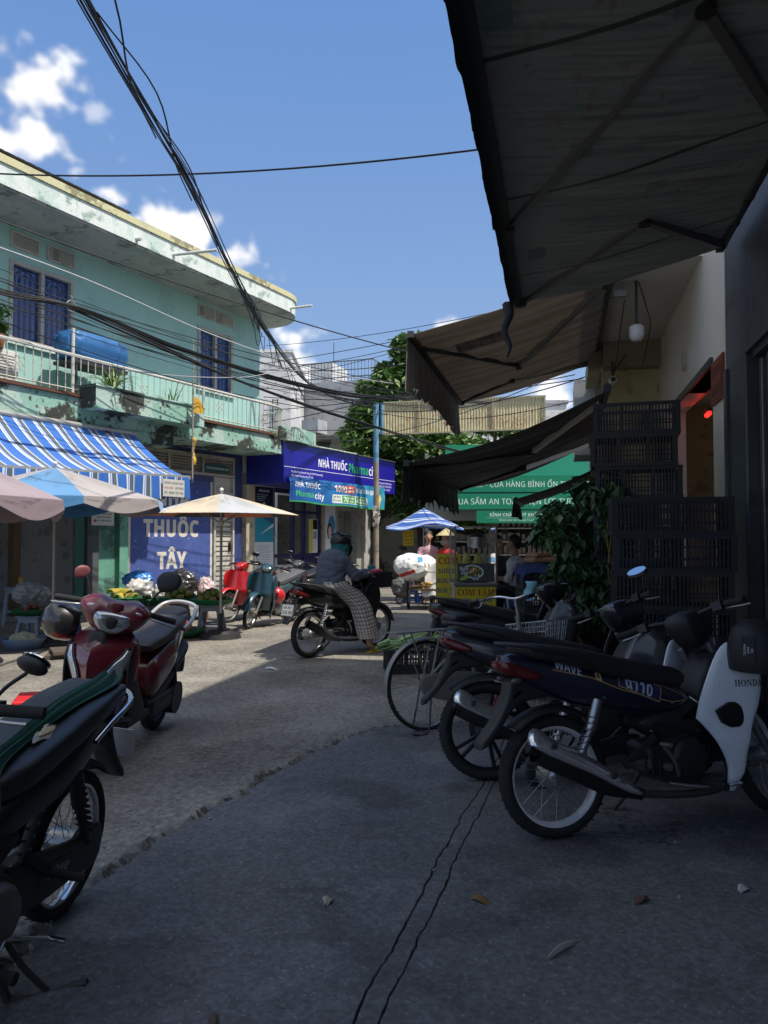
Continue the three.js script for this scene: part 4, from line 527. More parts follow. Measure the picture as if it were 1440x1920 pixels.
// row of dark market shops closing the street
{
  const R = thing('market_row', 'low row of shaded market shops behind the signpost', 'shop', [-.2, 0, -27], -.05);
  mesh('back_wall', b2(-1.5, 4.6, 0, 3.0, -3.2, -3), mat([.5, .5, .47], .9), R); mesh('roof', b2(-1.6, 4.7, 2.7, 2.85, -3.2, .3), mat([.42, .41, .38], .8, dusty), R);
  for (const x of [-1.3, .5, 2.4, 4.4]) mesh('post', b2(x - .1, x + .1, 0, 2.7, -.1, .1), mat([.42, .42, .4], .8, dusty), R);
  mesh('side_wall', [b2(.55, 1.2, 0, 2.4, -.2, 0)], mat([.45, .46, .45], .8, dusty), R); mesh('counter', b2(-.9, .3, 0, .8, -1.6, -.9), M.wood, R);
  const goods = [[1.5, .9], [2, .6], [2.9, 1.1], [3.5, .7]]; for (const [x, h] of goods) mesh('counter', b2(x - .22, x + .22, 0, h, -.9, -.4), mat([.1, .09, .08], .9), R);
  const rack = [[-.6, .85, [.3, .1, .06]], [-.1, .85, [.35, .12, .05]]]; rack.forEach(([x, y, c], i) => { const b = solo('red_basket', [at(new THREE.CylinderGeometry(.28, .22, .35, 12, 1, true), 0, .175, 0), cy([0, .0, 0], [0, .02, 0], .22)], mat([.5, .05, .06], .6), 'red plastic basket on the market counter', 'basket', [x - .3, y - .05, -28.2], 0, 'baskets on the market counter'); });
}
// ---------------------------------------------------------------- tree
function leafGeo(l, w) { return [[0, 0, 0], [l * .45, .04 * l, w / 2], [l, -.12 * l, 0], [l * .45, .04 * l, -w / 2]]; }
function foliage(clumps, leafN, l, w, seedK, droop = .4) {
  const r = mulberry(seedK), P = [], m = new THREE.Matrix4(), q = new THREE.Quaternion(), e = new THREE.Euler(), v = V(0, 0, 0);
  for (const [cx, cy0, cz, rad, k = 1] of clumps) { const n = Math.round(leafN * k); for (let i = 0; i < n; i++) {
    const t = r() * 6.283, ph = Math.acos(2 * r() - 1), d = rad * Math.pow(r(), .45), sx = d * Math.sin(ph) * Math.cos(t), sy = d * Math.cos(ph) * .8, sz = d * Math.sin(ph) * Math.sin(t), s = .6 + r() * .8;
    e.set((r() - .5) * 1.4, r() * 6.283, -droop + (r() - .5) * 1.3); q.setFromEuler(e); m.compose(V(cx + sx, cy0 + sy, cz + sz), q, V(s, s, s));
    const g = leafGeo(l, w).map((p) => v.set(...p).applyMatrix4(m).toArray()); P.push(...g[0], ...g[1], ...g[2], ...g[0], ...g[2], ...g[3]); } }
  const g = new THREE.BufferGeometry(); g.setAttribute('position', new THREE.Float32BufferAttribute(P, 3)); g.computeVertexNormals(); return g;
}
M.leaf = phys([.075, .16, .03], .55, { transmission: .35, thickness: 0 }); M.leafDark = phys([.028, .075, .016], .5, { transmission: .22, thickness: 0 }); M.leafLight = phys([.17, .28, .06], .55, { transmission: .35, thickness: 0 }); M.bark = mat([.11, .085, .06], .95, { bumpMap: fineBump, bumpScale: .02, map: wearMap });
function tree(label, x, z, clumps, trunk, lim, n, l, w, seedK) {
  const T = thing('broadleaf_tree', label, 'tree', [x, 0, z]); mesh('trunk', tube(trunk, (t) => .2 * (1 - t * .6), 8, 24), M.bark, T); for (const p of lim) mesh('limb', tube(p, (t) => .07 * (1 - t * .75), 6, 14), M.bark, T);
  mesh('crown', foliage(clumps, Math.round(n * .8), l, w, seedK), M.leaf, T); mesh('crown', foliage(clumps, Math.round(n * .6), l, w, seedK + 2), M.leafLight, T);
}
{
  const cl = [], r = mulberry(5); const add = (x, y, z, rad) => cl.push([x, y, z, rad]);
  for (const [x, y, z, s] of [[-.7, 5.5, .3, .5], [-.9, 4.7, .4, .5], [-.2, 6.2, .2, .55], [-.5, 3.9, .4, .5], [.9, 7.2, 0, .75], [1.3, 7.8, .1, .5], [.3, 6.5, .2, .8], [1.3, 6.4, -.2, .9], [-.3, 5.6, .3, .65], [.6, 5.6, 0, .9], [1.7, 5.5, .2, .9], [-.6, 5.0, .3, .5], [.1, 4.7, .5, .75], [1, 4.6, .2, .9], [2.1, 4.5, .4, .85], [2.9, 4.0, .3, .7], [.2, 3.7, .3, .7], [1.1, 3.6, .5, .8], [2.0, 3.5, .6, .8], [2.9, 3.2, .8, .6], [3.4, 2.7, .9, .45], [1.2, 2.7, .5, .65], [2.0, 2.5, .6, .6], [.5, 2.8, .3, .5], [2.6, 2.3, .7, .45], [3.2, 3.9, .9, .6], [2.5, 4.2, 1.0, .6], [1.6, 4.0, 1.0, .6], [.9, 2.2, .7, .4], [3.0, 2.2, 1.0, .4], [-.7, 4.3, .4, .35], [.7, 7.9, 0, .4]]) { add(x, y, z, s); for (let i = 0; i < 3; i++) add(x + (r() - .5) * 1.5 * s, y + (r() - .5) * 1.3 * s, z + (r() - .5) * s, s * .45); }
  tree('tall leafy tree rising between the pharmacy and the green grocery', 0, -25.2, cl, [[1.3, 0, 0], [1.25, 1.6, 0], [1.1, 3.2, .05], [1.1, 5, 0], [1.0, 7, 0]], [[[1.2, 2.4, 0], [1.8, 3.2, .2], [2.8, 3.6, .5]], [[1.1, 3.4, 0], [.4, 4.3, .2], [-.4, 5.2, .3]], [[1.1, 4.5, 0], [1.6, 5.3, .1], [1.8, 6.2, 0]], [[1.1, 3, 0], [.6, 3.4, .2], [.2, 3.8, .3]]], 260, .26, .16, 91);
  const c2 = []; for (let i = 0; i < 12; i++) c2.push([rr(-1.2, 1.6), rr(6.0, 7.4), rr(-1, 1), rr(.5, .8)]); tree('far tree top showing above the rusty hoarding', 5.5, -38, c2, [[0, 0, 0], [0, 4, 0], [0, 7, 0]], [], 120, .3, .2, 191);
}
// ---------------------------------------------------------------- overhead cables
{
  const blk = mat([.012, .012, .013], .6), gry = mat([.35, .35, .36], .6);
  const sagline = (a, b, sag, n = 14, j = 0) => Array.from({ length: n + 1 }, (_, i) => { const t = i / n; return [lerp(a[0], b[0], t) + (rnd() - .5) * j, lerp(a[1], b[1], t) - sag * 4 * t * (1 - t) + (rnd() - .5) * j, lerp(a[2], b[2], t) + (rnd() - .5) * j]; });
  const bundle = (label, path, n, spread, r) => { const B = thing('cable_bundle', label, 'cables', path[0]); const o = path[0], p = path.map((q) => [q[0] - o[0], q[1] - o[1], q[2] - o[2]]); for (let k = 0; k < n; k++) { const a = rr(0, 6.3), d = spread * Math.sqrt(rnd()); mesh('strand', tube(p.map(([x, y, z], i) => [x + d * Math.cos(a + i * .7) * (i % 2 ? 1.15 : .9), y + d * Math.sin(a + i * .7) - (i % 3 === 1 ? rr(0, spread) : 0), z]), rr(r * .6, r * 1.15), 5, p.length * 8), blk, B); } return B; };
  const b1 = bundle('thick tangled cable bundle running overhead along the street', [[-1.55, 4.9, 1], [-1.92, 4.96, -4], [-1.93, 4.93, -6], [-1.9, 4.92, -7.4], [-1.94, 4.86, -10], [-1.9, 4.85, -13.6], [-1.6, 4.86, -17], [-.9, 5.05, -20], [-.25, 5.1, -21.4]], 10, .05, .0062);
  for (let i = 0; i < 18; i++) { const z = rr(-9, -17); mesh('loop', tube([[-.35, 0, z - 1 + 1.1], [-.25 + rr(-.1, .1), -.25 - rr(0, .3), z - .4], [-.4, -.1, z - 1.2]].map(([x, y, zz]) => [x, y - .06, zz - 1]), .006, 4, 16), blk, b1); }
  for (let i = 0; i < 3; i++) { const z = -4.8 - i * 1.2; mesh('loop', tube([[-.36, .05, z], [-.15 - i * .05, -.02, z - .8], [-.3, -.12, z - 1.7], [-.38, -.06, z - 2.6]], .007, 4, 16), blk, b1); }
  bundle('thick black cable bundle crossing in front of the balcony', [[-7.2, 5.0, -8.4], [-5.3, 4.9, -10.6], [-4.6, 4.87, -11.2], [-3.6, 4.72, -13], [-1.9, 4.68, -15.8], [-.6, 4.72, -17.6], [.5, 4.86, -18.6], [2.8, 5.1, -20.4]], 13, .05, .009);
  bundle('lower black cable bundle sagging past the pharmacy sign', [[-4.6, 4.85, -11.2], [-3.65, 4.62, -12.6], [-2.75, 4.38, -14], [-1.5, 4.2, -16], [-.2, 4.06, -17.8], [1.3, 3.75, -19], [3.2, 3.5, -20.6]], 6, .03, .012);
  const W = [ // from, to, sag, radius
    [[-7, 6.6, -10.4], [3.1, 5.35, -6.9], .35, .011, 'single wire slung across the sky to the floral awning house'], [[-8, 6.5, -8.6], [2.9, 5.2, -17.5], .35, .012, 'black cable slanting from the eave past the upper windows'],
    [[-7.2, 5.6, -9.6], [2.8, 5.2, -19.5], .5, .008], [[-7.0, 5.35, -9.8], [1.8, 4.95, -20.6], .55, .008], [[-7.3, 5.9, -9.4], [1.5, 5.3, -21.2], .5, .006], [[-7.1, 5.2, -9.8], [-.2, 5.1, -21.4], .3, .006], [[-6.9, 5.75, -10], [-.2, 5.22, -21.4], .5, .006],
    [[-3.2, 5.9, -19.5], [3.4, 5.35, -12.2], .1, .008], [[-3.3, 5.75, -19.6], [3.5, 5.6, -12.6], .25, .007], [[-3.2, 5.5, -19.6], [4, 6.2, -14], .25, .007], [[-3.0, 6.35, -19.4], [4.2, 5.9, -13], .2, .007],
    [[-.2, 5.05, -21.5], [3.8, 4.5, -14.4], .25, .012], [[-.2, 4.6, -21.5], [-3.0, 4.3, -19.6], .1, .012], [[-.2, 4.3, -21.5], [-3.0, 4.15, -19.8], .15, .010], [[-.2, 4.35, -21.5], [4.0, 4.9, -14.6], .2, .009], [[-.2, 5.0, -21.5], [3.9, 4.2, -15], .3, .009], [[-3.4, 5.3, -19.4], [3.6, 5.1, -16], .3, .006]];
  for (let i = 0; i < 5; i++) W.push([[-7 - i * .1, 5.05 + i * .17, -9.5 + i * .1], [rr(-.3, 2.5), rr(4.7, 5.3), -20.8], rr(.35, .7), .009]); for (let i = 0; i < 5; i++) W.push([[-3.1, 4.4 + i * .35, -19.7], [3.7, rr(4.4, 5.7), -13 - i * .6], rr(.1, .4), .010]);
  W.forEach(([a, b, sg, r, label], i) => { solo('cable', tube(sagline(a, b, sg), r, 5, 40), blk, label || (i < 7 || (i > 16 && i < 22) ? 'thin black wire strung across the green house front' : 'black wire strung from the pale blue pole across the junction'), 'cable', [0, 0, 0], 0, label ? undefined : i < 7 || (i > 16 && i < 22) ? 'wires across the house front' : 'wires over the junction'); });
  solo('white_cable', tube([[-7, 4.5, -10.2], [-5.6, 4.42, -11.4], [-4.0, 4.2, -12.6], [-2.6, 4.36, -13.8], [-1.8, 4.75, -15], [.2, 4.9, -17]], .009, 5, 60), gry, 'thin white cable drooping across the balcony railing', 'cable');
  solo('white_cable', tube([[-7.2, 6.2, -10.8], [-5, 5.75, -12.5], [-3.4, 5.4, -14.6], [-1.6, 5.2, -17]], .011, 5, 60), mat([.5, .5, .5], .6), 'twisted white cable running below the wall vents', 'cable');
  solo('cable_tie', [tor(.075, .008, 0, 0, 0, 0, .9, 0, 6, 20), tube([[0, .07, 0], [.02, .12, .01], [-.01, .15, 0]], .006, 5, 10)], gry, 'white tie looped around the thick cable bundle by the window', 'cable tie', [-4.6, 4.87, -11.2]);
}
// ---------------------------------------------------------------- motorbikes (forward +x, up y, right side +z, origin on the ground mid wheelbase)
const geoCache = new Map();
const cached = (k, f) => { if (!geoCache.has(k)) { const g = join(f()); g.userData.ready = true; geoCache.set(k, g); } return geoCache.get(k); };
function wheelAt(name, parent, R, w, kind, rimM, hubM, M4, tyreM = M.rubber) {
  const W = sub(name, parent); W.applyMatrix4(M4);
  mesh('tyre', cached('ty' + R + w, () => { const p = []; for (let i = 0; i <= 16; i++) { const a = -2.5 + 5 * i / 16; p.push([R - w * .72 + w * .72 * Math.cos(a), w * Math.sin(a) * .92]); } const g = [lathe(p, 56, 0, 0, 0, Math.PI / 2)]; for (let i = 0; i < 40; i++) for (const s of [-1, 1]) { const a = i / 40 * 6.283 + (s > 0 ? .07 : 0); g.push(at(bx(.010, .002, w * .5), Math.cos(a) * (R - .001), Math.sin(a) * (R - .001), s * w * .35, 0, s * .5, a - Math.PI / 2)); } return g; }), tyreM, W);
  mesh('rim', cached('ri' + R + w, () => lathe([[R - w * 1.45, -w * .62], [R - w * 1.15, -w * .66], [R - w * 1.12, -w * .55], [R - w * 1.5, -w * .4], [R - w * 1.62, 0], [R - w * 1.5, w * .4], [R - w * 1.12, w * .55], [R - w * 1.15, w * .66], [R - w * 1.45, w * .62], [R - w * 1.66, w * .3], [R - w * 1.72, 0], [R - w * 1.66, -w * .3], [R - w * 1.45, -w * .62]], 56, 0, 0, 0, Math.PI / 2)), rimM, W);
  const ri = R - w * 1.7;
  if (kind === 'alloy') mesh('alloy_spokes', cached('al' + R, () => { const g = []; for (let k = 0; k < 10; k++) { const a = Math.floor(k / 2) / 5 * 6.283 + (k % 2 ? .14 : -.14); g.push(at(rb(ri - .05, .022, .03, (ri + .05) / 2, 0, 0, .006), 0, 0, 0, 0, 0, a)); } return g; }), rimM, W);
  else mesh('spokes', cached('sp' + R + kind, () => { const g = []; const n = kind === 'bicycle' ? 36 : 32; for (let k = 0; k < n; k++) { const a = k / n * 6.283, b = a + (k % 4 < 2 ? .62 : -.62), s = k % 2 ? 1 : -1, hr = kind === 'bicycle' ? .022 : .055; g.push(cy([hr * Math.cos(b), hr * Math.sin(b), s * .026], [ri * Math.cos(a), ri * Math.sin(a), 0], kind === 'bicycle' ? .0013 : .0018, undefined, 4)); } return g; }), M.steel, W);
  mesh('hub', cached('hu' + R + kind, () => kind === 'bicycle' ? [cy([0, 0, -.05], [0, 0, .05], .02, .02, 12)] : [cy([0, 0, -.055], [0, 0, .05], .065, .06, 20), cy([0, 0, .05], [0, 0, .07], .055, .04, 20), cy([0, 0, -.09], [0, 0, .09], .012, .012, 8), ...Array.from({ length: 6 }, (_, k) => cy([.045 * Math.cos(k), .045 * Math.sin(k), .05], [.045 * Math.cos(k), .045 * Math.sin(k), .072], .006))]), hubM, W);
  return W;
}
const arcFender = (R, a0, a1, hw, th = .006, bend = .022) => { const s = []; for (let i = 0; i <= 18; i++) { const a = lerp(a0, a1, i / 18), f = [[-1, -bend], [-.7, -.004], [0, .004], [.7, -.004], [1, -bend], [1, -bend - th], [.7, -th - .006], [0, -th], [-.7, -th - .006], [-1, -bend - th]]; s.push(f.map(([z, r]) => [(R + r) * Math.cos(a), (R + r) * Math.sin(a), z * hw])); } return skin(s); };
function uvFit(g, x0, x1, y0, y1) { const q = prep(g); const p = q.attributes.position, uv = q.attributes.uv; for (let i = 0; i < p.count; i++) uv.setXY(i, (p.getX(i) - x0) / (x1 - x0), (p.getY(i) - y0) / (y1 - y0)); q.userData.keepUV = true; return q; }
const I4 = (x, y, z) => new THREE.Matrix4().makeTranslation(x, y, z);
function plateTex(t) { return canvasTex(190, 140, (x, w, h) => { x.fillStyle = '#d9d9d4'; x.fillRect(0, 0, w, h); x.strokeStyle = '#333'; x.lineWidth = 4; x.strokeRect(4, 4, w - 8, h - 8); text(x, t[0], w / 2, 40, 50, '#26282c', { max: 160 }); text(x, t[1], w / 2, 98, 58, '#26282c', { max: 170 }); }); }
// real proportions: tail ends 0.26 m behind the rear axle, steering head 0.33 m behind the front axle
const cx_ = (x) => x < -.3 ? -.3 + (x + .3) * .81 : x > .1 ? (x < .5 ? x - .12 * clamp((x - .1) / .2) : x - .12) : x;
const W2 = (pts) => pts.map(([x, ...r]) => [cx_(x), ...r]);
// leans the exhaust shield inwards at the top
const brightChrome = mat([.82, .82, .82], .2, { metalness: .85 });
const tiltShield = new THREE.Matrix4().set(1, 0, 0, 0, 0, 1, 0, 0, -.33, -.6, 1, .205 + .6 * .48 - .33 * .79, 0, 0, 0, 1);
function underbone(o) {
  const B = thing('motorbike', o.label, 'motorbike', [o.at[0], o.y || 0, -o.at[1]], 0, o.group); B.rotation.set(o.lean ?? -.1, Math.atan2(o.head[1], o.head[0]), 0, 'YXZ');
  const R = .285, black = o.plastic || M.blackPlastic, body = o.body || M.blackPaint;
  const ax = V(-.5, .866, 0).normalize(), pv = V(.28, .8, 0), st = new THREE.Matrix4().makeTranslation(pv.x, pv.y, pv.z).multiply(new THREE.Matrix4().makeRotationAxis(ax, o.steer || 0)).multiply(new THREE.Matrix4().makeTranslation(-pv.x, -pv.y, -pv.z));
  const steer = (m) => { m.applyMatrix4(st); return m; }, steerB = (m) => { m.applyMatrix4(st.clone().multiply(I4(-.12, 0, 0))); return m; };
  wheelAt('rear_wheel', B, R, .043, o.wheel || 'spoke', o.rim || M.chrome, o.hub || M.alu, I4(-.61, R, 0));
  wheelAt('front_wheel', B, R, .037, o.wheel || 'spoke', o.rim || M.chrome, o.hub || M.alu, st.clone().multiply(I4(.61, R, 0)));
  const bodyPts = W2([[-1.0, .865], [-.7, .845], [-.3, .76], [0, .705], [.12, .66], [.16, .60], [.02, .545], [-.25, .555], [-.5, .60], [-.72, .665], [-.9, .745], [-1.01, .82]]);
  const bg = puff(bodyPts, W2([[-.9, .80], [-.5, .71], [-.2, .655], [0, .625]]), (x) => lerp(.07, .15, step(-.9, -.3, x)), { pow: 3, rings: 7, n: 60 });
  mesh('rear_cowl', o.decal ? uvFit(bg, -.89, .12, .53, .88) : bg, body, B);
  if (!o.noSeat) mesh('seat', o.seatGeo ? o.seatGeo() : puff(W2([[-.90, .905], [-.6, .895], [-.3, .84], [-.05, .79], [.06, .76], [.12, .72], [.08, .67], [-.12, .685], [-.35, .735], [-.65, .81], [-.88, .855]]), W2([[-.84, .885], [-.4, .81], [.04, .725]]), (x) => lerp(.12, .155, step(-.85, -.5, x)) * lerp(1, .8, step(-.1, .1, x)), { pow: 4.5, n: 60 }), o.seat || M.vinyl, B);
  mesh('centre_cover', puff(W2([[.1, .655], [.2, .60], [.28, .66], [.40, .82], [.47, .84], [.46, .66], [.36, .46], [.22, .37], [.0, .40], [-.18, .50], [-.1, .56]]), W2([[.0, .52], [.2, .5], [.38, .7]]), .105, { pow: 3, n: 50 }), black, B);
  const shieldPts = W2([[.40, .88], [.50, .86], [.545, .74], [.53, .60], [.485, .47], [.46, .34], [.455, .245], [.40, .15], [.385, .28], [.32, .41], [.18, .50], [.148, .512], [.14, .518], [.146, .527], [.25, .66]]);
  for (const s of [1, -1]) {
    const sg = at(puff(shieldPts, W2([[.43, .78], [.40, .58], [.42, .4], [.42, .27]]), .02, { n: 54, keep: .25, pow: 2.5 }), 0, 0, 0); const p = sg.attributes.position; for (let i = 0; i < p.count; i++) p.setZ(i, p.getZ(i) * 1 + s * (.135 + .12 * clamp((p.getX(i) - .08) / .34) - .05 * clamp((.4 - p.getY(i)) / .2))); sg.computeVertexNormals();
    const L = mesh('leg_shield', o.shieldMap ? uvFit(smooth(sg), .13, .44, .18, .9) : smooth(sg), o.shield || body, B);
    const v = at(puff(W2([[.27, .56], [.37, .595], [.40, .595], [.50, .55], [.485, .505], [.42, .475], [.37, .475], [.32, .50]]), W2([[.36, .535], [.45, .525]]), .014, { sharp: true, keep: .5 }), 0, 0, s * .226); mesh('vent', v, M.black, L);
  }
  { const s = []; for (let i = 0; i <= 10; i++) { const y = lerp(.30, .90, i / 10), x0 = i < 4 ? lerp(.345, .405, i / 4) : lerp(.415, .365, (i - 4) / 6), hw = i < 5 ? .17 + .015 * i : .245 - .012 * (i - 5); const f = (u, r) => [x0 + .07 * (1 - u * u) + r, y, u * hw]; const row = []; for (let k = 0; k <= 8; k++) row.push(f(-1 + k / 4, 0)); for (let k = 8; k >= 0; k--) row.push(f(-1 + k / 4, -.012)); s.push(row); } mesh('front_apron', skin(s), o.apron || body, B); }
  // steering: fork, fender, handlebar cowl, controls
  steer(mesh('fork', [.075, -.075].flatMap((z) => [cy([.61, R - .02, z], [.47, .53, z], .024, .022, 10), cy([.47, .53, z], [.27, .86, z], .016, .016, 10)]), M.alu, B));
  steer(mesh('front_fender', at(arcFender(.325, .15, 2.75, .062), .61, R, 0), o.fender || body, B));
  steerB(mesh('handlebar_cowl', puff([[.25, .99], [.31, 1.035], [.42, 1.04], [.51, .975], [.50, .91], [.44, .86], [.36, .84], [.29, .89]], [[.34, .96], [.43, .95]], (x, y) => .10 * lerp(.75, 1, step(.25, .4, x)) * lerp(.62, 1, step(.84, .98, y)), { pow: 4, n: 44 }), o.cowl || body, B));
  steerB(mesh('headlight', at(sph(.07, 0, 0, 0, [.45, .7, 1.15]), .49, .945, 0), M.lens, B));
  steerB(mesh('handlebar', [tube([[.30, 1.0, -.31], [.34, 1.015, -.2], [.36, 1.0, 0], [.34, 1.015, .2], [.30, 1.0, .31]], .0125, 8, 30), ...[1, -1].flatMap((s) => [bx(.05, .045, .05, .325, 1.01, s * .21)])], M.darkMetal, B));
  for (const s of [1, -1]) {
    steerB(mesh('grip', cy([.335, 1.012, s * .235], [.285, .998, s * .36], .0175, .0185, 12), M.rubber, B));
    steerB(mesh('lever', tube([[.35, 1.0, s * .2], [.38, .995, s * .25], [.365, .985, s * .31], [.35, .98, s * .36]], .006, 6, 14), M.alu, B));
    if (o.mirrors !== false && !(o.oneMirror && s !== o.oneMirror)) { const mr = sub('mirror', B); steerB(mr); mesh('stalk', tube([[.33, 1.02, s * .2], [.31, 1.07, s * .24], [.28, 1.11, s * .29]], .006, 6, 14), M.black, mr); mesh('shell', at(sph(.065, 0, 0, 0, [.3, .62, 1]), .27, 1.13, s * .30, 0, s * .25, o.mTilt ?? -.75), o.mirrorM || M.blackPlastic, mr); mesh('mirror_glass', at(at(cy([-.021, 0, 0], [-.017, 0, 0], .06, .06, 22), 0, 0, 0, 0, 0, 0, [1, .62, 1]), .27, 1.13, s * .30, 0, s * .25, o.mTilt ?? -.75), M.mirror, mr); mr.children[2].geometry.scale(1, 1, 1); }
    mesh('turn_signal', at(sph(.028, 0, 0, 0, [1, .55, .7]), -.82, .745, s * .075), mat([.10, .08, .07], .3), B);
    mesh('shock_absorber', [cy([-.56, .33, s * .12], [-.47, .5, s * .12], .018, .018, 8), cy([-.47, .5, s * .12], [-.42, .64, s * .12], .027, .027, 10), tube(Array.from({ length: 49 }, (_, i) => { const t = i / 48, a = t * 8 * 6.283; return [lerp(-.545, -.44, t) + .03 * Math.cos(a) * .85, lerp(.37, .59, t) + .03 * Math.cos(a) * .4, s * .12 + .03 * Math.sin(a)]; }), .0055, 5, 150)], o.spring || M.steel, B);
    mesh('swingarm', bar([.02, .32, s * .085], [-.66, R, s * .095], .022, .045), M.alu, B);
    mesh('passenger_peg', [cy([-.28, .33, s * .12], [-.28, .33, s * .27], .016, .016, 8), bar([-.12, .45, s * .13], [-.3, .32, s * .13], .018, .03)], M.rubber, B);
    mesh('peg', cy([.14, .215, s * .1], [.14, .215, s * .29], .02, .02, 8), M.rubber, B);
  }
  const eng = mesh('engine', [at(new THREE.CylinderGeometry(.125, .135, .26, 24), .05, .32, 0, Math.PI / 2), rb(.30, .16, .2, .0, .33, 0, .04), at(new THREE.CylinderGeometry(.055, .065, .24, 16), .27, .36, 0, 0, 0, Math.PI / 2 - .1), ...Array.from({ length: 6 }, (_, i) => at(bx(.012, .14, .16), .18 + i * .028, .355, 0)), rb(.1, .12, .14, .38, .375, 0, .03)], o.engine || mat([.05, .05, .052], .45, { metalness: .6 }), B);
  mesh('engine_cover', [at(lathe([[.0, .03], [.07, .028], [.095, .015], [.1, 0]], 26), .07, .33, .135, Math.PI / 2), ...Array.from({ length: 6 }, (_, k) => cy([.07 + .085 * Math.cos(k * 1.047), .33 + .085 * Math.sin(k * 1.047), .13], [.07 + .085 * Math.cos(k * 1.047), .33 + .085 * Math.sin(k * 1.047), .158], .009, .009, 6))], o.engine || M.darkMetal, eng);
  mesh('engine_cover', [at(lathe([[.0, .05], [.08, .045], [.1, .02], [.105, 0]], 26), .03, .32, -.13, -Math.PI / 2)], o.cover || M.alu, eng);
  const ex = sub('exhaust', B); mesh('pipe', tube([[.36, .3, .05], [.34, .2, .085], [.24, .165, .11], [.0, .165, .13], [-.26, .2, .155]], .019, 8, 40), mat([.13, .12, .11], .5, { metalness: .7 }), ex);
  mesh('muffler', [tube([[-.24, .195, .155], [-.4, .25, .165], [-.6, .34, .178], [-.80, .44, .185]], (t) => lerp(.028, .052, step(0, .35, t)) * (t > .93 ? .9 : 1), 14, 28), cy([-.78, .43, .184], [-.835, .458, .185], .022, .022, 10)], o.muffler || M.darkMetal, ex);
  if (o.heat !== false) { mesh('heat_shield', puff([[-.80, .53], [-.85, .475], [-.80, .435], [-.55, .315], [-.34, .21], [-.25, .19], [-.33, .265], [-.55, .40], [-.7, .475]].map(([x, y]) => [x, y + .012]), [[-.79, .48], [-.55, .36], [-.35, .24]], .045, { n: 48, pow: 2, rings: 9 }).applyMatrix4(tiltShield), o.heatM || brightChrome, ex); mesh('bolt', [[-.74, .47], [-.44, .315]].flatMap(([x, y]) => [cy([x, y, .235], [x, y, .256], .017, .015, 12), cy([x, y, .256], [x, y, .262], .008, .008, 6)]), M.iron, ex); }
  mesh('chain_case', at(puff([[-.68, .36], [-.5, .365], [-.05, .42], [.02, .34], [-.03, .26], [-.5, .215], [-.68, .22]], [[-.6, .29], [-.05, .335]], .02, { n: 40, keep: .4 }), 0, 0, -.105), o.caseM || black, B);
  mesh('mudguard', [puff(W2([[-.5, .70], [-.8, .75], [-.95, .75], [-.985, .67], [-1.06, .56], [-1.17, .455], [-1.16, .435], [-1.05, .515], [-.92, .625], [-.65, .665]]), W2([[-.7, .70], [-.93, .69], [-1.03, .56], [-1.13, .465]]), .05, { n: 48, pow: 4, keep: .5 }), at(arcFender(.33, .95, 2.3, .06), -.61, R, 0)], black, B);
  mesh('tail_light', puff([[-.875, .835], [-.80, .815], [-.70, .765], [-.74, .745], [-.83, .765], [-.875, .79]], [[-.84, .80], [-.73, .755]], (x) => lerp(.085, .118, step(-.88, -.68, x)), { n: 30, pow: 5 }), o.tailM || mat([.10, .006, .008], .2), B);
  if (o.plate) { mesh('number_plate', at(bx(.19, .14, .004), -.965, .60, 0, 0, -Math.PI / 2, 0).applyMatrix4(new THREE.Matrix4().makeTranslation(-.965, .60, 0).multiply(new THREE.Matrix4().makeRotationZ(-.25)).multiply(new THREE.Matrix4().makeTranslation(.965, -.60, 0))), mat([.6, .6, .58], .5), B); mesh('plate_lettering', quad(.186, .136, 0, 0, .0045).applyMatrix4(new THREE.Matrix4().makeTranslation(-.965, .60, 0).multiply(new THREE.Matrix4().makeRotationZ(-.25)).multiply(new THREE.Matrix4().makeRotationY(-Math.PI / 2))), mat('#fff', .5, { map: plateTex(o.plate) }), B); for (const c of B.children.slice(-1)) c.geometry.attributes.uv.needsUpdate = true; }
  mesh('grab_rail', tube(W2([[-.5, .80, .16], [-.62, .85, .17], [-.85, .90, .155], [-.97, .915, .08], [-.985, .915, 0], [-.97, .915, -.08], [-.85, .90, -.155], [-.62, .85, -.17], [-.5, .80, -.16]]).map(([x, y, z]) => [x, y - (o.railDrop || 0), z]), .011, 8, 60), o.rail || M.darkMetal, B);
  mesh('side_stand', [tube([[-.03, .23, -.13], [-.07, .12, -.19], [-.13, .012, -.26]], .011, 6, 14), bx(.07, .012, .045, -.14, .014, -.27)], M.iron, B);
  mesh('brake_pedal', tube([[-.05, .22, .12], [.1, .2, .18], [.24, .2, .2], [.27, .215, .25]], .009, 6, 16), M.alu, B);
  steerB(mesh('control_cable', tube([[.33, 1.0, .2], [.46, 1.03, .12], [.5, .9, .04], [.46, .7, .03]], .0045, 5, 24), M.black, B)); steerB(mesh('control_cable', tube([[.33, 1.0, -.2], [.45, 1.05, -.1], [.48, .9, -.02], [.42, .72, -.03]], .0045, 5, 24), M.black, B));
  mesh('fuel_hose', tube([[-.1, .5, .1], [.02, .47, .125], [.12, .44, .12], [.2, .40, .08]], .006, 5, 18), M.black, B); mesh('kick_starter', [tube([[-.02, .26, .16], [-.06, .33, .19], [-.13, .42, .2]], .009, 6, 12), cy([-.13, .42, .19], [-.13, .425, .26], .011, .011, 8)], M.alu, B);
  for (const [x, y] of [[-.02, .60], [-.4, .65], [-.12, .47], [.16, .45], [.27, .7]]) for (const s of [1]) mesh('screw', cy([x, y, s * (.1)], [x, y, s * (x < 0 && y > .58 ? .15 : .112)], .007, .007, 8), M.steel, B);
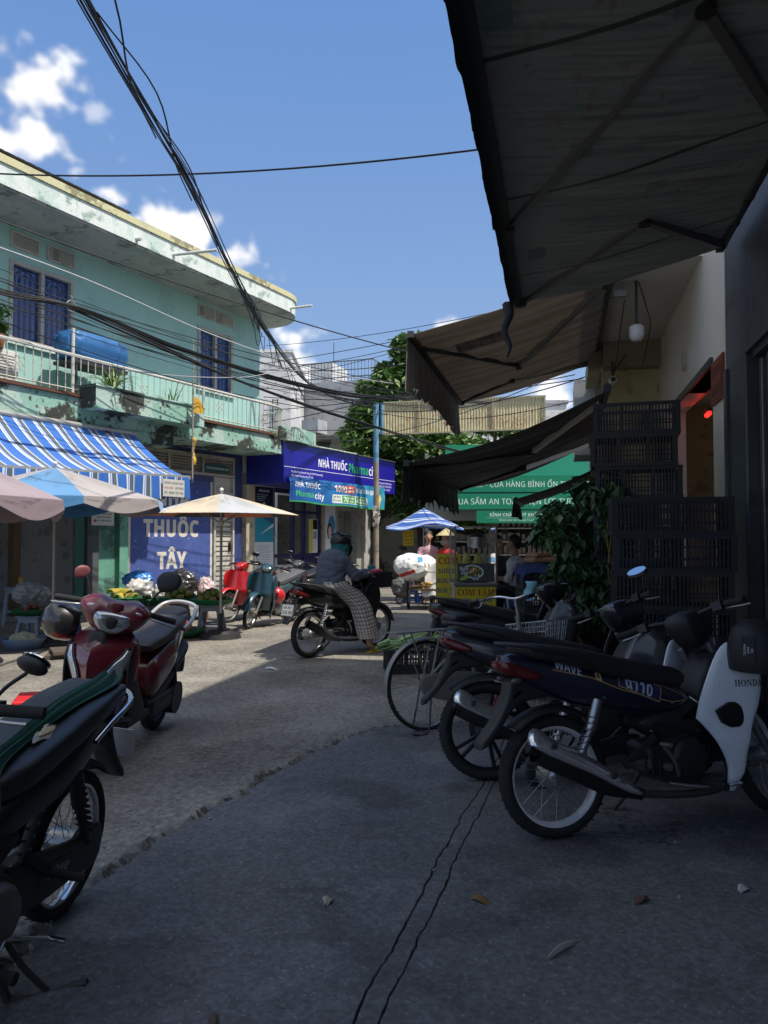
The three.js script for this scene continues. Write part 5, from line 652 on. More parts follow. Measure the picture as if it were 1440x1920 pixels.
  mesh('crankcase_rib', [0, 1, 2, 3].map((k) => cy([-.16 + k * .04, .26, .10], [-.16 + k * .04, .36, .105], .006, .006, 6)), o.engine || M.darkMetal, B); mesh('oil_cap', cy([-.06, .30, .12], [-.06, .30, .15], .02, .018, 12), M.alu, B);
  if (o.basket) { const k = sub('front_basket', B); steerB(k); mesh('basket', [b2(.50, .80, .82, .835, -.19, .19), at(bx(.012, .2, .42), .80, .92, 0, 0, 0, -.15), at(bx(.012, .2, .4), .50, .92, 0), at(bx(.32, .2, .012), .65, .92, .2), at(bx(.32, .2, .012), .65, .92, -.2)], M.blackPlastic, k); mesh('goods', [sph(.06, .6, .99, -.08), rb(.14, .1, .12, .68, 1.0, .05, .03)], mat([.55, .06, .12], .5), k); mesh('cup', [cy([.72, .95, -.1], [.72, 1.08, -.1], .045, .055, 14)], mat([.03, .25, .28], .5), k); }
  if (o.carrier) mesh('carrier_rack', [tube([[.12, .62, .1], [.17, .58, .13], [.28, .60, .13], [.33, .74, .12], [.28, .80, .1]], .007, 6, 30), tube([[.12, .64, -.1], [.17, .6, -.13], [.28, .62, -.13], [.33, .76, -.12], [.28, .82, -.1]], .007, 6, 30), ...[.16, .22, .28].map((x) => cy([x, .595, -.13], [x, .595, .13], .005, .005, 6)), cy([.33, .75, .12], [.33, .755, -.12], .006, .006, 6)], M.chrome, B);
  return B;
}
const navyDecal = canvasTex(1024, 300, (x, w, h) => {
  x.fillStyle = '#0a0f2b'; x.fillRect(0, 0, w, h); const X = (m) => (cx_(m) + .89) / 1.01 * w, Y = (m) => h - (m - .53) / .35 * h;
  x.strokeStyle = '#b98d4a'; x.lineWidth = 5; x.lineJoin = 'round'; x.beginPath(); x.moveTo(X(-.72), Y(.79)); x.lineTo(X(-.48), Y(.742)); x.lineTo(X(-.3), Y(.68)); x.lineTo(X(-.02), Y(.606)); x.lineTo(X(.1), Y(.612)); x.stroke(); x.lineWidth = 3; x.beginPath(); x.moveTo(X(-.5), Y(.80)); x.lineTo(X(-.12), Y(.712)); x.lineTo(X(.1), Y(.61)); x.stroke();
  x.save(); x.translate(X(-.62), Y(.795)); x.transform(1, .27, -.3, 1, 0, 0); text(x, 'WAVE', 0, 0, 48, '#c6ccd2', { max: 175 }); x.restore();
  x.save(); x.translate(X(-.44), Y(.755)); x.transform(1, .3, -.2, 1, 0, 0); text(x, 'α', 0, 0, 60, '#d8b27a'); x.restore();
  x.save(); x.translate(X(-.2), Y(.69)); x.transform(1, .34, -.3, 1, 0, 0); x.fillStyle = '#1b2350'; x.fillRect(-110, -36, 230, 66); x.strokeStyle = '#c7a468'; x.lineWidth = 4; x.strokeRect(-108, -34, 226, 62); text(x, 'α110', 0, 0, 66, '#c9cfe0', { max: 190 }); x.restore();
});
const hondaTex = canvasTex(390, 720, (x, w, h) => { x.fillStyle = '#dfe2e4'; x.fillRect(0, 0, w, h); speckle(x, w, h, 240, ['#8f969b', '#b6bcc0'], 1, 3, .5); text(x, 'HONDA', w * .74, h * .30, 44, '#22252a', { font: 'serif', max: 170 }); });
const silver = mat([.88, .88, .88], .3, { metalness: .35 });
const bikeWave = underbone({ label: 'navy motorbike with white leg shield, gold decals and long chrome exhaust shield', at: [1.40, 3.88], y: .035, head: [.951, .309], lean: -.1, steer: .55, body: paint('#ffffff', { map: navyDecal }), decal: true, shield: mat('#fff', .45, { map: hondaTex }), shieldMap: true, apron: paint([.008, .011, .04]), fender: paint([.008, .011, .04]), cowl: M.blackPlastic, rim: silver, carrier: true, muffler: M.black, grab: true, mirrors: false, group: undefined });
underbone({ label: 'black motorbike with five spoke alloy wheels parked behind the navy one', at: [1.22, 4.62], y: .035, head: [.99, .09], lean: -.1, steer: .45, body: paint([.012, .013, .018]), shield: paint([.012, .012, .014]), wheel: 'alloy', rim: mat([.02, .02, .022], .4, { metalness: .4 }), hub: M.iron, muffler: M.darkMetal, mirrorM: mat([.02, .02, .022], .4), spring: mat([.3, .03, .03], .4) });
underbone({ label: 'black motorbike with pointed tail and red tail lamp behind the bicycle', at: [1.29, 7.05], head: [.99, .1], lean: -.08, steer: .3, body: paint([.012, .012, .014]), wheel: 'alloy', rim: M.darkMetal, heat: false, mirrors: false });
const bikeRider = underbone({ label: 'black motorbike with front basket ridden by the person in plaid wrap', at: [-.52, 9.9], head: [.65, .76], lean: .0, steer: -.1, body: M.blackPaint, plate: ['59-N1', '325.89'], basket: true, rail: M.darkMetal, mirrors: false, heat: false, rim: M.alu });
const teal = paint([.012, .06, .085]);
underbone({ label: 'teal and black motorbike with red helmet hanging from its hook', at: [-1.9, 12.95], head: [-.42, -.91], lean: -.1, steer: .25, body: paint([.05, .11, .13]), shield: teal, apron: teal, fender: teal, cowl: teal, seat: mat([.10, .10, .105], .6), group: undefined, rim: M.alu });
underbone({ label: 'red moped with slim red fork cover parked beside the parasol pole', at: [-2.5, 13.9], head: [-.35, -.94], lean: -.1, steer: -.2, body: M.red, shield: M.red, apron: M.red, fender: M.red, cowl: M.red, heat: false, mirrors: false, rim: M.alu });
underbone({ label: 'grey motorbike with tall black mirrors outside the pharmacy door', at: [-1.6, 15.2], head: [-.55, -.84], lean: -.1, steer: .2, body: paint([.05, .05, .055]), shield: paint([.05, .05, .055]), cowl: paint([.06, .06, .065]), rim: M.alu });
underbone({ label: 'motorbike with silver headlight shell beside the pharmacy pillar', at: [-.95, 14.9], head: [.45, -.89], lean: -.1, steer: .2, body: paint([.1, .1, .11]), shield: paint([.16, .16, .17]), cowl: paint([.2, .2, .21]), rim: M.alu, mirrors: false });
// old black motorbike close by on the left, with torn seat
const tornTex = canvasTex(512, 256, (x, w, h) => { x.fillStyle = '#2c2f33'; x.fillRect(0, 0, w, h); speckle(x, w, h, 900, ['#3a3e43', '#1c1e20'], 1, 4, .5); });
const oldBike = underbone({ label: 'old black motorbike with torn seat and green webbing strap', at: [-1.31, 2.38], y: .035, head: [-.13, -.99], railDrop: .05, lean: -.1, steer: -.25, body: mat([.012, .012, .014], .35, { bumpMap: grain, bumpScale: .0005 }), shield: mat([.03, .032, .036], .5), cowl: M.blackPlastic, rail: M.chrome, spring: M.darkMetal, cover: mat([.22, .21, .2], .5, { metalness: .6, map: wearMap }), caseM: mat([.03, .03, .03], .5, { map: wearMap }), seat: mat([.022, .024, .028], .42, { bumpMap: grain, bumpScale: .001 }), plate: ['54-T7', '409.1'] });
oldBike.scale.setScalar(.94);
{
  const B = oldBike;
  const top = (x, z) => .905 + .012 - .0 + (x < -.6 ? 0 : -(x + .6) * .175) - Math.pow(Math.abs(z) / .14, 3) * .06 - (x < -.8 ? (-.8 - x) * .15 : 0);
  mesh('seat_tear', [at(puff([[-.05, .0], [-.02, .017], [.03, .012], [.07, .004], [.02, -.014], [-.03, -.018]], [[0, 0], [.03, 0]], .006, { n: 26 }), -.25, top(-.25, -.07) - .009, -.085, -Math.PI / 2 - .55, 0, .1)], mat([.5, .40, .25], .9), B);
  mesh('seat_tear', [at(puff([[-.10, .004], [-.05, .026], [-.03, .02], [.02, .03], [.06, .015], [.12, .008], [.05, -.02], [.02, -.014], [-.03, -.03], [-.06, -.012]], [[-.03, 0], [.05, 0]], .003, { n: 40 }), -.25, top(-.25, -.07) - .0145, -.085, -Math.PI / 2 - .55, 0, .1)], mat([.32, .30, .27], .9), B);
  mesh('case_lettering', quad(.22, .07, -.34, .315, -.127, 0, Math.PI, -.12), mat('#fff', .5, { map: canvasTex(220, 70, (x, w, h) => { x.fillStyle = '#232426'; x.fillRect(0, 0, w, h); x.save(); x.transform(1, 0, -.35, 1, 24, 0); text(x, 'Wave', w / 2, h / 2, 54, '#a8adb0', { font: 'serif' }); x.restore(); }) }), B);
  mesh('front_carrier', [tube([[.06, .66, -.12], [.12, .70, -.13], [.24, .72, -.13], [.30, .76, -.1], [.30, .76, .1], [.24, .72, .13], [.12, .70, .13], [.06, .66, .12]], .008, 6, 50), ...[.1, .16, .22].map((x) => tube([[x, .705, -.13], [x, .60, -.1], [x, .58, 0], [x, .60, .1], [x, .705, .13]], .006, 6, 20)), tube([[.06, .62, -.1], [.14, .6, -.11], [.26, .62, -.11]], .006, 6, 14)], M.darkMetal, B);
  mesh('centre_stand', [tube([[-.02, .22, -.1], [-.03, .1, -.13], [-.05, .02, -.16]], .015, 8, 14), tube([[-.02, .22, .1], [-.03, .1, .13], [-.05, .02, .16]], .015, 8, 14), tube([[-.05, .02, -.16], [-.1, .012, -.24], [-.16, .03, -.32], [-.17, .045, -.37]], .012, 8, 18), cy([-.03, .1, -.13], [-.03, .1, .13], .012)], M.iron, B);
  mesh('gear_lever', [tube([[.02, .25, -.17], [-.1, .2, -.2], [-.2, .15, -.2]], .007, 6, 12), cy([-.2, .15, -.19], [-.2, .15, -.26], .01, .01, 8), tube([[.02, .25, -.17], [.12, .24, -.2], [.2, .22, -.2]], .007, 6, 12), at(rb(.07, .012, .07, .2, .225, -.22, .005), 0, 0, 0)], M.chrome, B);
  solo('webbing_strap', (() => { const g = cloth((u, v) => { const p = new THREE.CatmullRomCurve3([V(-.83, .935, -.02), V(-.68, .925, -.05), V(-.42, .885, -.04), V(-.15, .83, -.05), V(.08, .79, -.08), V(.16, .72, -.12), V(.2, .64, -.14)]).getPoint(v), t = .045 + .018 * Math.sin(v * 9) ; return [p.x + (u - .5) * .03, p.y + .012 * Math.sin(u * 18 + v * 4) + .006 - Math.abs(u - .5) * .03, p.z + (u - .5) * t * 2.1]; }, 18, 60, .003, 1, 5); return g; })(), mat([.012, .085, .06], .85, { map: dataTex(64, 64, (u, v, i) => (i % 8 < 2 ? .45 : .85)), bumpMap: grain, bumpScale: .001 }), 'long dark green webbing strap draped over the torn motorbike seat', 'strap');
  const s = scene.children[scene.children.length - 1]; s.position.copy(B.position); s.rotation.copy(B.rotation); s.scale.copy(B.scale);
}
// ---------------------------------------------------------------- maroon scooter facing the camera
function scooter(o) {
  const B = thing('scooter', o.label, 'scooter', [o.at[0], 0, -o.at[1]]); B.rotation.set(o.lean ?? -.1, Math.atan2(o.head[1], o.head[0]), 0, 'YXZ');
  const lampM0 = phys([.5, .53, .56], .1, { clearcoat: 1, metalness: .7 }), red = o.paint, R = .25, ax = V(-.45, .893, 0).normalize(), pv = V(.44, .8, 0), st = I4(pv.x, pv.y, pv.z).multiply(new THREE.Matrix4().makeRotationAxis(ax, o.steer)).multiply(I4(-pv.x, -pv.y, -pv.z)), steer = (m) => { m.applyMatrix4(st); return m; };
  wheelAt('rear_wheel', B, R, .05, 'alloy', M.darkMetal, M.iron, I4(-.62, R, 0)); wheelAt('front_wheel', B, R + .02, .042, 'alloy', M.darkMetal, M.iron, st.clone().multiply(I4(.62, R + .02, 0)));
  // rear body, seat, floor
  mesh('rear_body', puff([[-1.0, .80], [-.75, .79], [-.3, .70], [-.08, .62], [-.02, .45], [-.1, .33], [-.3, .36], [-.5, .45], [-.75, .56], [-.95, .70]], [[-.85, .73], [-.5, .62], [-.15, .5]], (x) => lerp(.075, .175, step(-1, -.4, x)), { pow: 2.8, n: 56 }), red, B);
  mesh('under_body', puff([[-.95, .66], [-.5, .5], [-.05, .36], [-.1, .24], [-.5, .3], [-.8, .5]], [[-.8, .58], [-.15, .33]], .15, { n: 40 }), M.blackPlastic, B);
  mesh('seat', puff([[-.86, .865], [-.55, .865], [-.25, .80], [-.05, .77], [.02, .73], [-.03, .68], [-.3, .70], [-.6, .76], [-.85, .815]], [[-.78, .83], [-.4, .78], [-.05, .72]], (x) => lerp(.12, .165, step(-.9, -.5, x)) * lerp(1, .82, step(-.3, .02, x)), { pow: 3, n: 56 }), o.seatM, B);
  mesh('seat_hump', puff([[-.9, .91], [-.75, .905], [-.62, .865], [-.7, .84], [-.88, .85]], [[-.85, .875], [-.7, .87]], .1, { n: 30 }), M.black, B);
  mesh('grab_rail', [tube([[-.6, .78, .165], [-.8, .84, .17], [-.99, .92, .12], [-1.02, .94, 0], [-.99, .92, -.12], [-.8, .84, -.17], [-.6, .78, -.165]], .016, 8, 50)], mat([.55, .55, .55], .35, { metalness: .5 }), B);
  mesh('floorboard', [rb(.42, .06, .3, .12, .27, 0, .02), rb(.3, .16, .2, .1, .35, 0, .05)], M.blackPlastic, B);
  mesh('engine', [at(new THREE.CylinderGeometry(.12, .12, .1, 20), -.62, .26, -.12, Math.PI / 2), rb(.55, .14, .09, -.35, .28, -.12, .04), rb(.2, .14, .14, -.1, .25, 0, .03)], M.darkMetal, B); mesh('muffler', [tube([[-.35, .25, .14], [-.55, .28, .17], [-.9, .36, .18]], (t) => lerp(.04, .06, t), 12, 20)], M.darkMetal, B);
  mesh('shock_absorber', cy([-.62, .3, -.14], [-.5, .6, -.13], .028, .028, 8), M.darkMetal, B);
  mesh('mudguard', puff([[-.8, .62], [-.98, .66], [-1.06, .48], [-1.04, .36], [-.96, .5]], [[-.92, .6], [-1.0, .45]], .075, { n: 30, keep: .4, pow: 4 }), M.blackPlastic, B); mesh('tail_light', puff([[-.95, .79], [-1.03, .80], [-1.05, .73], [-.98, .69]], [[-1, .75]], .1, { n: 22 }), M.redLens, B);
  // front apron: swept V body
  { const s = [], lv = [[.30, .44, .10, .03], [.38, .49, .15, .05], [.48, .54, .185, .085], [.60, .585, .215, .11], [.72, .60, .235, .105], [.80, .575, .22, .085], [.86, .53, .17, .05], [.90, .49, .11, .02]];
    for (const [y, x0, hw, nose] of lv) { const row = [], f = (u, r) => [x0 - .10 * Math.abs(u) ** 1.6 + nose * (1 - Math.abs(u)) ** 1.5 + r, y, u * hw]; for (let k = 0; k <= 12; k++) row.push(f(-1 + k / 6, 0)); for (let k = 12; k >= 0; k--) row.push(f(-1 + k / 6, -.03)); s.push(row); }
    mesh('front_apron', skin(s), red, B); }
  mesh('inner_apron', [rb(.10, .5, .36, .43, .60, 0, .04, 0, 0, .25)], M.blackPlastic, B);
  const apron = (y, u) => { const lv = [[.30, .44, .10, .03], [.38, .49, .15, .05], [.48, .54, .185, .085], [.60, .585, .215, .11], [.72, .60, .235, .105], [.80, .575, .22, .085], [.86, .53, .17, .05], [.90, .49, .11, .02]]; let i = 0; while (i < 6 && lv[i + 1][0] < y) i++; const f = clamp((y - lv[i][0]) / (lv[i + 1][0] - lv[i][0])), q = [1, 2, 3].map((k) => lerp(lv[i][k], lv[i + 1][k], f)); return [q[0] - .10 * Math.abs(u) ** 1.6 + q[2] * (1 - Math.abs(u)) ** 1.5, y, u * q[1]]; };
  for (const s of [1, -1]) { const L = sub('lamp_unit', B), lens = (g0, g1, y0, y1, off) => cloth((u, v) => { const y = lerp(y0, y1, v), mid = lerp(.26, .80, v ** .85), w = lerp(g0, g1, v) * Math.sin(Math.PI * clamp(v, .06, .9)) + .02, p = apron(y, s * clamp(mid + (u - .5) * w, .05, .99)); return [p[0] + off + .012 * Math.sin(Math.PI * u), p[1], p[2] + s * off * .7]; }, 8, 14, .004); mesh('trim', lens(.44, .5, .49, .80, .004), M.blackPlastic, L); mesh('lens', lens(.30, .38, .51, .785, .010), lampM0, L); }
  mesh('badge_panel', at(puff([[-.05, .05], [.05, .05], [.03, -.07], [-.03, -.07]], [[0, .02], [0, -.03]], .012, { n: 24, pow: 3 }), .615, .83, 0, 0, Math.PI / 2, 0).translate(-.02, 0, 0), M.blackPlastic, B);
  mesh('apron_side', [at(puff([[.28, .30], [.5, .42], [.56, .75], [.47, .82], [.40, .6], [.2, .34]], [[.36, .38], [.48, .7]], .012, { n: 30, keep: .3 }), 0, 0, .2), at(puff([[.28, .30], [.5, .42], [.56, .75], [.47, .82], [.40, .6], [.2, .34]], [[.36, .38], [.48, .7]], .012, { n: 30, keep: .3 }), 0, 0, -.2)], M.blackPlastic, B);
  steer(mesh('front_fender', at(arcFender(.305, .2, 2.7, .07), .62, R + .02, 0), red, B)); steer(mesh('fork', [.08, -.08].map((z) => cy([.62, R, z], [.47, .7, z], .022, .02, 8)), M.darkMetal, B));
  const front = (g, x) => { g.rotateY(Math.PI / 2); g.translate(x, 0, 0); return g; };
  steer(mesh('handlebar_cowl', front(puff([[-.215, 1.035], [-.12, 1.10], [-.03, 1.085], [.03, 1.085], [.12, 1.10], [.215, 1.035], [.185, .955], [.10, .885], [0, .865], [-.10, .885], [-.185, .955]], [[-.1, .99], [.1, .99]], (x, y) => .12 - .25 * Math.max(0, y - 1.0), { n: 60, pow: 2.2, rings: 8 }), .47), red, B));
  steer(mesh('cowl_crest', front(puff([[-.05, 1.07], [0, 1.085], [.05, 1.07], [.03, 1.03], [0, 1.0], [-.03, 1.03]], [[-.01, 1.045], [.01, 1.045]], .02, { n: 24 }), .57), red, B));
  const lampM = phys([.42, .45, .48], .1, { clearcoat: 1, metalness: .75 });
  steer(mesh('headlight', front(puff([[-.105, 1.005], [-.04, 1.02], [.04, 1.02], [.105, 1.005], [.115, .965], [.07, .90], [0, .875], [-.07, .90], [-.115, .965]], [[-.05, .96], [.05, .96]], .05, { n: 44, pow: 2.6 }), .56), lampM, B)); steer(mesh('headlight_core', front(puff([[-.035, .985], [.035, .985], [.03, .93], [0, .915], [-.03, .93]], [[0, .95], [.005, .95]], .012, { n: 24 }), .605), M.darkMetal, B));
  for (const s of [1, -1]) {
    steer(mesh('position_lamp', at(sph(.03, 0, 0, 0, [.4, .5, 1.3]), .56, 1.03, s * .13), mat([.45, .46, .48], .15, { metalness: .6 }), B));
    steer(mesh('grip', cy([.385, 1.02, s * .2], [.33, 1.0, s * .375], .018, .0195, 12), M.rubber, B)); steer(mesh('lever', tube([[.42, 1.01, s * .18], [.45, 1.0, s * .24], [.43, .985, s * .34], [.42, .98, s * .385]], .006, 6, 14), M.alu, B)); steer(mesh('switch_box', rb(.06, .05, .05, .39, 1.02, s * .19, .012), M.blackPlastic, B));
    const mr = sub('mirror', B); steer(mr); const b = s > 0; mesh('stalk', tube([[.38, 1.05, s * .17], [.36, 1.14, s * .21], [.35, 1.20, s * .25]], .007, 6, 14), M.black, mr);
    mesh('shell', at(puff([[-.07, -.05], [-.075, .03], [-.03, .065], [.06, .05], [.085, .0], [.05, -.055]], [[-.03, 0], [.03, 0]], .022, { n: 30 }), .36, b ? 1.22 : 1.25, s * .27, 0, Math.PI / 2 + (b ? .5 : -.3), b ? .25 : .45), b ? mat([.22, .07, .08], .5) : M.blackPlastic, mr); if (b) { const q = mr.children[1]; q.geometry.translate(-.36, -1.22, -.27); q.geometry.scale(.62, .62, .62); q.geometry.translate(.36, 1.19, .26); }
  }
  const hm = solo('helmet', [lathe([[.001, .13], [.06, .122], [.105, .085], [.125, .03], [.128, -.03], [.12, -.075], [.112, -.075], [.117, -.03], [.112, .03], [.09, .08], [.05, .11], [.001, .118]], 26)], paint([.01, .01, .011]), 'black open helmet hanging from the maroon scooter handlebar', 'helmet'); const p = V(.36, .90, .33).applyEuler(B.rotation).add(B.position); hm.position.copy(p); hm.rotation.set(.6, .4, 1.1);
  return B;
}
scooter({ label: 'glossy maroon scooter with brown seat parked behind the torn seat motorbike', at: [-1.80, 5.3], head: [-.05, -1], lean: -.1, steer: .35, paint: paint([.12, .004, .014]), seatM: mat([.06, .05, .05], .5, { bumpMap: grain, bumpScale: .0008 }) });
{ const h = solo('helmet', [lathe([[.001, .14], [.07, .13], [.115, .09], [.135, .03], [.138, -.03], [.13, -.08], [.12, -.08], [.125, -.03], [.12, .03], [.1, .08], [.05, .12], [.001, .128]], 24)], paint([.6, .015, .02]), 'bright red helmet hanging on the teal motorbike', 'helmet', [-1.78, .52, -12.75]); h.rotation.set(1.2, 0, .3); }
{ const h = thing('helmet', 'matt black helmet with white lettering hanging from the navy motorbike handlebar', 'helmet', [1.83, .92, -3.78]); mesh('shell', lathe([[.001, .14], [.07, .13], [.12, .09], [.14, .02], [.142, -.05], [.135, -.11], [.125, -.11], [.13, -.04], [.12, .04], [.09, .1], [.001, .13]], 28), mat([.012, .012, .013], .6), h); mesh('lettering', quad(.06, .13, -.1, 0, .105, 0, -.75, 0), mat('#fff', .6, { map: canvasTex(64, 140, (x, w, hh) => { x.fillStyle = '#121214'; x.fillRect(0, 0, w, hh); for (let i = 0; i < 3; i++) { x.save(); x.translate(14 + i * 18, hh / 2); x.rotate(1.57); text(x, ['PROTEC', 'SAFE', 'VN'][i], 0, 0, 16, '#b8bcc0'); x.restore(); } }) }), h); }

// ---------------------------------------------------------------- crates, potted plant, bicycle, food stall, tricycle, market goods
function crateGeo(w, h, d) {
  const key = 'cr' + w + h + d, t = .018;
  const frame = cached(key + 'f', () => { const g = []; for (const y of [.012, h - .02]) { g.push(b2(-w / 2, w / 2, y - .012, y + .02, d / 2 - t, d / 2), b2(-w / 2, w / 2, y - .012, y + .02, -d / 2, -d / 2 + t), b2(-w / 2, -w / 2 + t, y - .012, y + .02, -d / 2 + t, d / 2 - t), b2(w / 2 - t, w / 2, y - .012, y + .02, -d / 2 + t, d / 2 - t)); } for (const x of [-1, 1]) for (const z of [-1, 1]) g.push(bx(.05, h - .066, t, x * (w / 2 - .027), h / 2, z * (d / 2 - t / 2)), bx(t, h - .066, .05, x * (w / 2 - t / 2 - .002), h / 2, z * (d / 2 - .04))); for (const z of [-1, 1]) { g.push(bx(t * .7, h - .066, t * .8, -w / 6, h / 2, z * (d / 2 - t / 2)), bx(t * .7, h - .066, t * .8, w / 6, h / 2, z * (d / 2 - t / 2))); } return g; });
  const lattice = cached(key + 'l', () => { const g = []; for (const y of [.33, .66]) { for (const z of [-1, 1]) g.push(bx(w - .1, .012, .008, 0, h * y, z * (d / 2 - .009))); for (const x of [-1, 1]) g.push(bx(.008, .012, d - .1, x * (w / 2 - .011), h * y, 0)); } for (let x = -w / 2 + .07; x < w / 2 - .05; x += .03) for (const z of [-1, 1]) g.push(bx(.014, h - .06, .007, x, h / 2, z * (d / 2 - .006))); for (let z = -d / 2 + .07; z < d / 2 - .05; z += .03) for (const x of [-1, 1]) g.push(bx(.007, h - .06, .014, x * (w / 2 - .008), h / 2, z)); for (let x = -w / 2 + .04; x < w / 2; x += .05) g.push(bx(.012, .008, d - .04, x, .012, 0)); for (let z = -d / 2 + .05; z < d / 2; z += .06) g.push(bx(w - .04, .007, .012, 0, .0195, z)); return g; });
  return [frame, lattice];
}
const crateM = [mat([.014, .014, .016], .6), mat([.022, .019, .017], .65), mat([.012, .014, .022], .6)];
function crate(label, x, y, Z, ry, w, h, d, m, group) { const [f, l] = crateGeo(w, h, d), C = thing('plastic_crate', label, 'crate', [x, y, -Z], ry, group); mesh('rim', f, m, C); mesh('lattice', l, m, C); return C; }
const ord = ['bottom', 'second', 'third', 'fourth', 'fifth', 'sixth', 'seventh', 'eighth', 'ninth'];
for (let i = 0; i < 9; i++) crate(`black lattice crate, ${i === 8 ? 'topmost' : ord[i] + ' from the ground'} in the tall stack beside the leafy plant`, 2.5 + rr(-.02, .02) + (i > 6 ? -.03 : 0), .002 + i * .306, 7.55, TR + rr(-.05, .05) - .12 + (i === 8 ? .06 : 0), .80, .305, .52, crateM[i % 3], 'tall stack of crates');
for (let i = 0; i < 6; i++) crate(`black lattice crate, ${i === 5 ? 'topmost' : ord[i] + ' from the ground'} in the stack against the steel pillar`, 2.34 + rr(-.02, .02), .002 + i * .296, 6.3, TR + rr(-.04, .04) - .02, .92, .295, .5, crateM[(i + 1) % 3], 'stack of crates by the pillar');
for (let i = 0; i < 4; i++) crate(`dark lattice crate, ${i === 3 ? 'topmost' : ord[i] + ' from the ground'} under the blue cloth behind the bicycle`, 2.02, .002 + i * .28, 9.75, .05 + rr(-.04, .04), .62, .278, .44, crateM[2], 'crates under the blue cloth');
solo('blue_cloth', cloth((u, v) => { const x = (u - .5) * .74, z = (v - .5) * .54, e = Math.max(0, Math.abs(x) - .31) + Math.max(0, Math.abs(z) - .22); return [x * .94, 1.135 - e * 2.2 + .008 * Math.sin(u * 21 + v * 9), z * .94]; }, 24, 20, .004), mat([.02, .035, .12], .85), 'dark blue cloth spread over the crates behind the bicycle', 'cloth', [2.02, .0, -9.75], .05);
solo('wrapped_bundle', [rb(.46, .08, .26, 0, .04, 0, .035), rb(.28, .06, .2, -.08, .105, .02, .025, 0, .3)], mat([.36, .20, .12], .7, dusty), 'brown wrapped bundle on the blue cloth', 'bundle', [2.02, 1.14, -9.75], .3);
// potted climbing plant
{
  const P = thing('potted_plant', 'bushy dark green potted plant in a red brick planter', 'plant', [2.06, 0, -7.6], TR);
  mesh('planter', [b2(-.30, .30, 0, .40, -.2, .2), b2(-.33, .33, .402, .47, -.23, .23)], mat([.22, .035, .03], .8, dusty), P); mesh('soil', b2(-.28, .28, .472, .485, -.18, .18), mat([.05, .035, .025], .95), P);
  for (let i = 0; i < 7; i++) mesh('stem', tube([[rr(-.12, .12), .47, rr(-.1, .1)], [rr(-.16, .16), .9, rr(-.12, .12)], [rr(-.22, .22), 1.5, rr(-.15, .15)], [rr(-.3, .2), 1.95, rr(-.15, .15)]], .012, 5, 16), M.bark, P);
  const cl = []; for (let i = 0; i < 54; i++) { const t = i / 54, y = .58 + t * 1.42, w = .33 + .1 * Math.sin(t * 9) - (t < .2 ? .12 : 0); cl.push([rr(-w, w) - .03 + (t > .6 ? -.1 : 0), y + rr(-.05, .05), rr(-.26, .26), rr(.13, .2)]); } cl.push([-.45, 1.62, .05, .12], [-.5, 1.5, .05, .1], [-.36, 1.7, 0, .13], [-.36, 1.1, .1, .12], [.12, 1.92, 0, .12], [.3, .75, .1, .12], [-.28, .7, .12, .12]);
  const leafy = (n, sd, m) => mesh('foliage', foliage(cl, n, .105, .07, sd, .8), m, P); leafy(60, 301, phys([.035, .085, .025], .4, { transmission: .15, thickness: 0 })); leafy(26, 302, phys([.065, .14, .04], .4, { transmission: .15, thickness: 0 }));
  solo('yellow_twine', [tube([[0, 0, 0], [.03, -.25, .02], [.0, -.6, .03], [.05, -.95, .0]], .006, 5, 24), tube([[.02, -.02, 0], [-.01, -.3, .03], [.05, -.65, .02], [.02, -1.0, .0]], .005, 5, 24), tube([[-.08, .1, 0], [-.02, .03, 0], [.02, -.03, 0]], .006, 5, 10)], mat([.35, .22, .05], .8), 'yellow twine hanging between the leafy plant and the tall crates', 'twine', [2.13, 1.75, -7.35]);
}
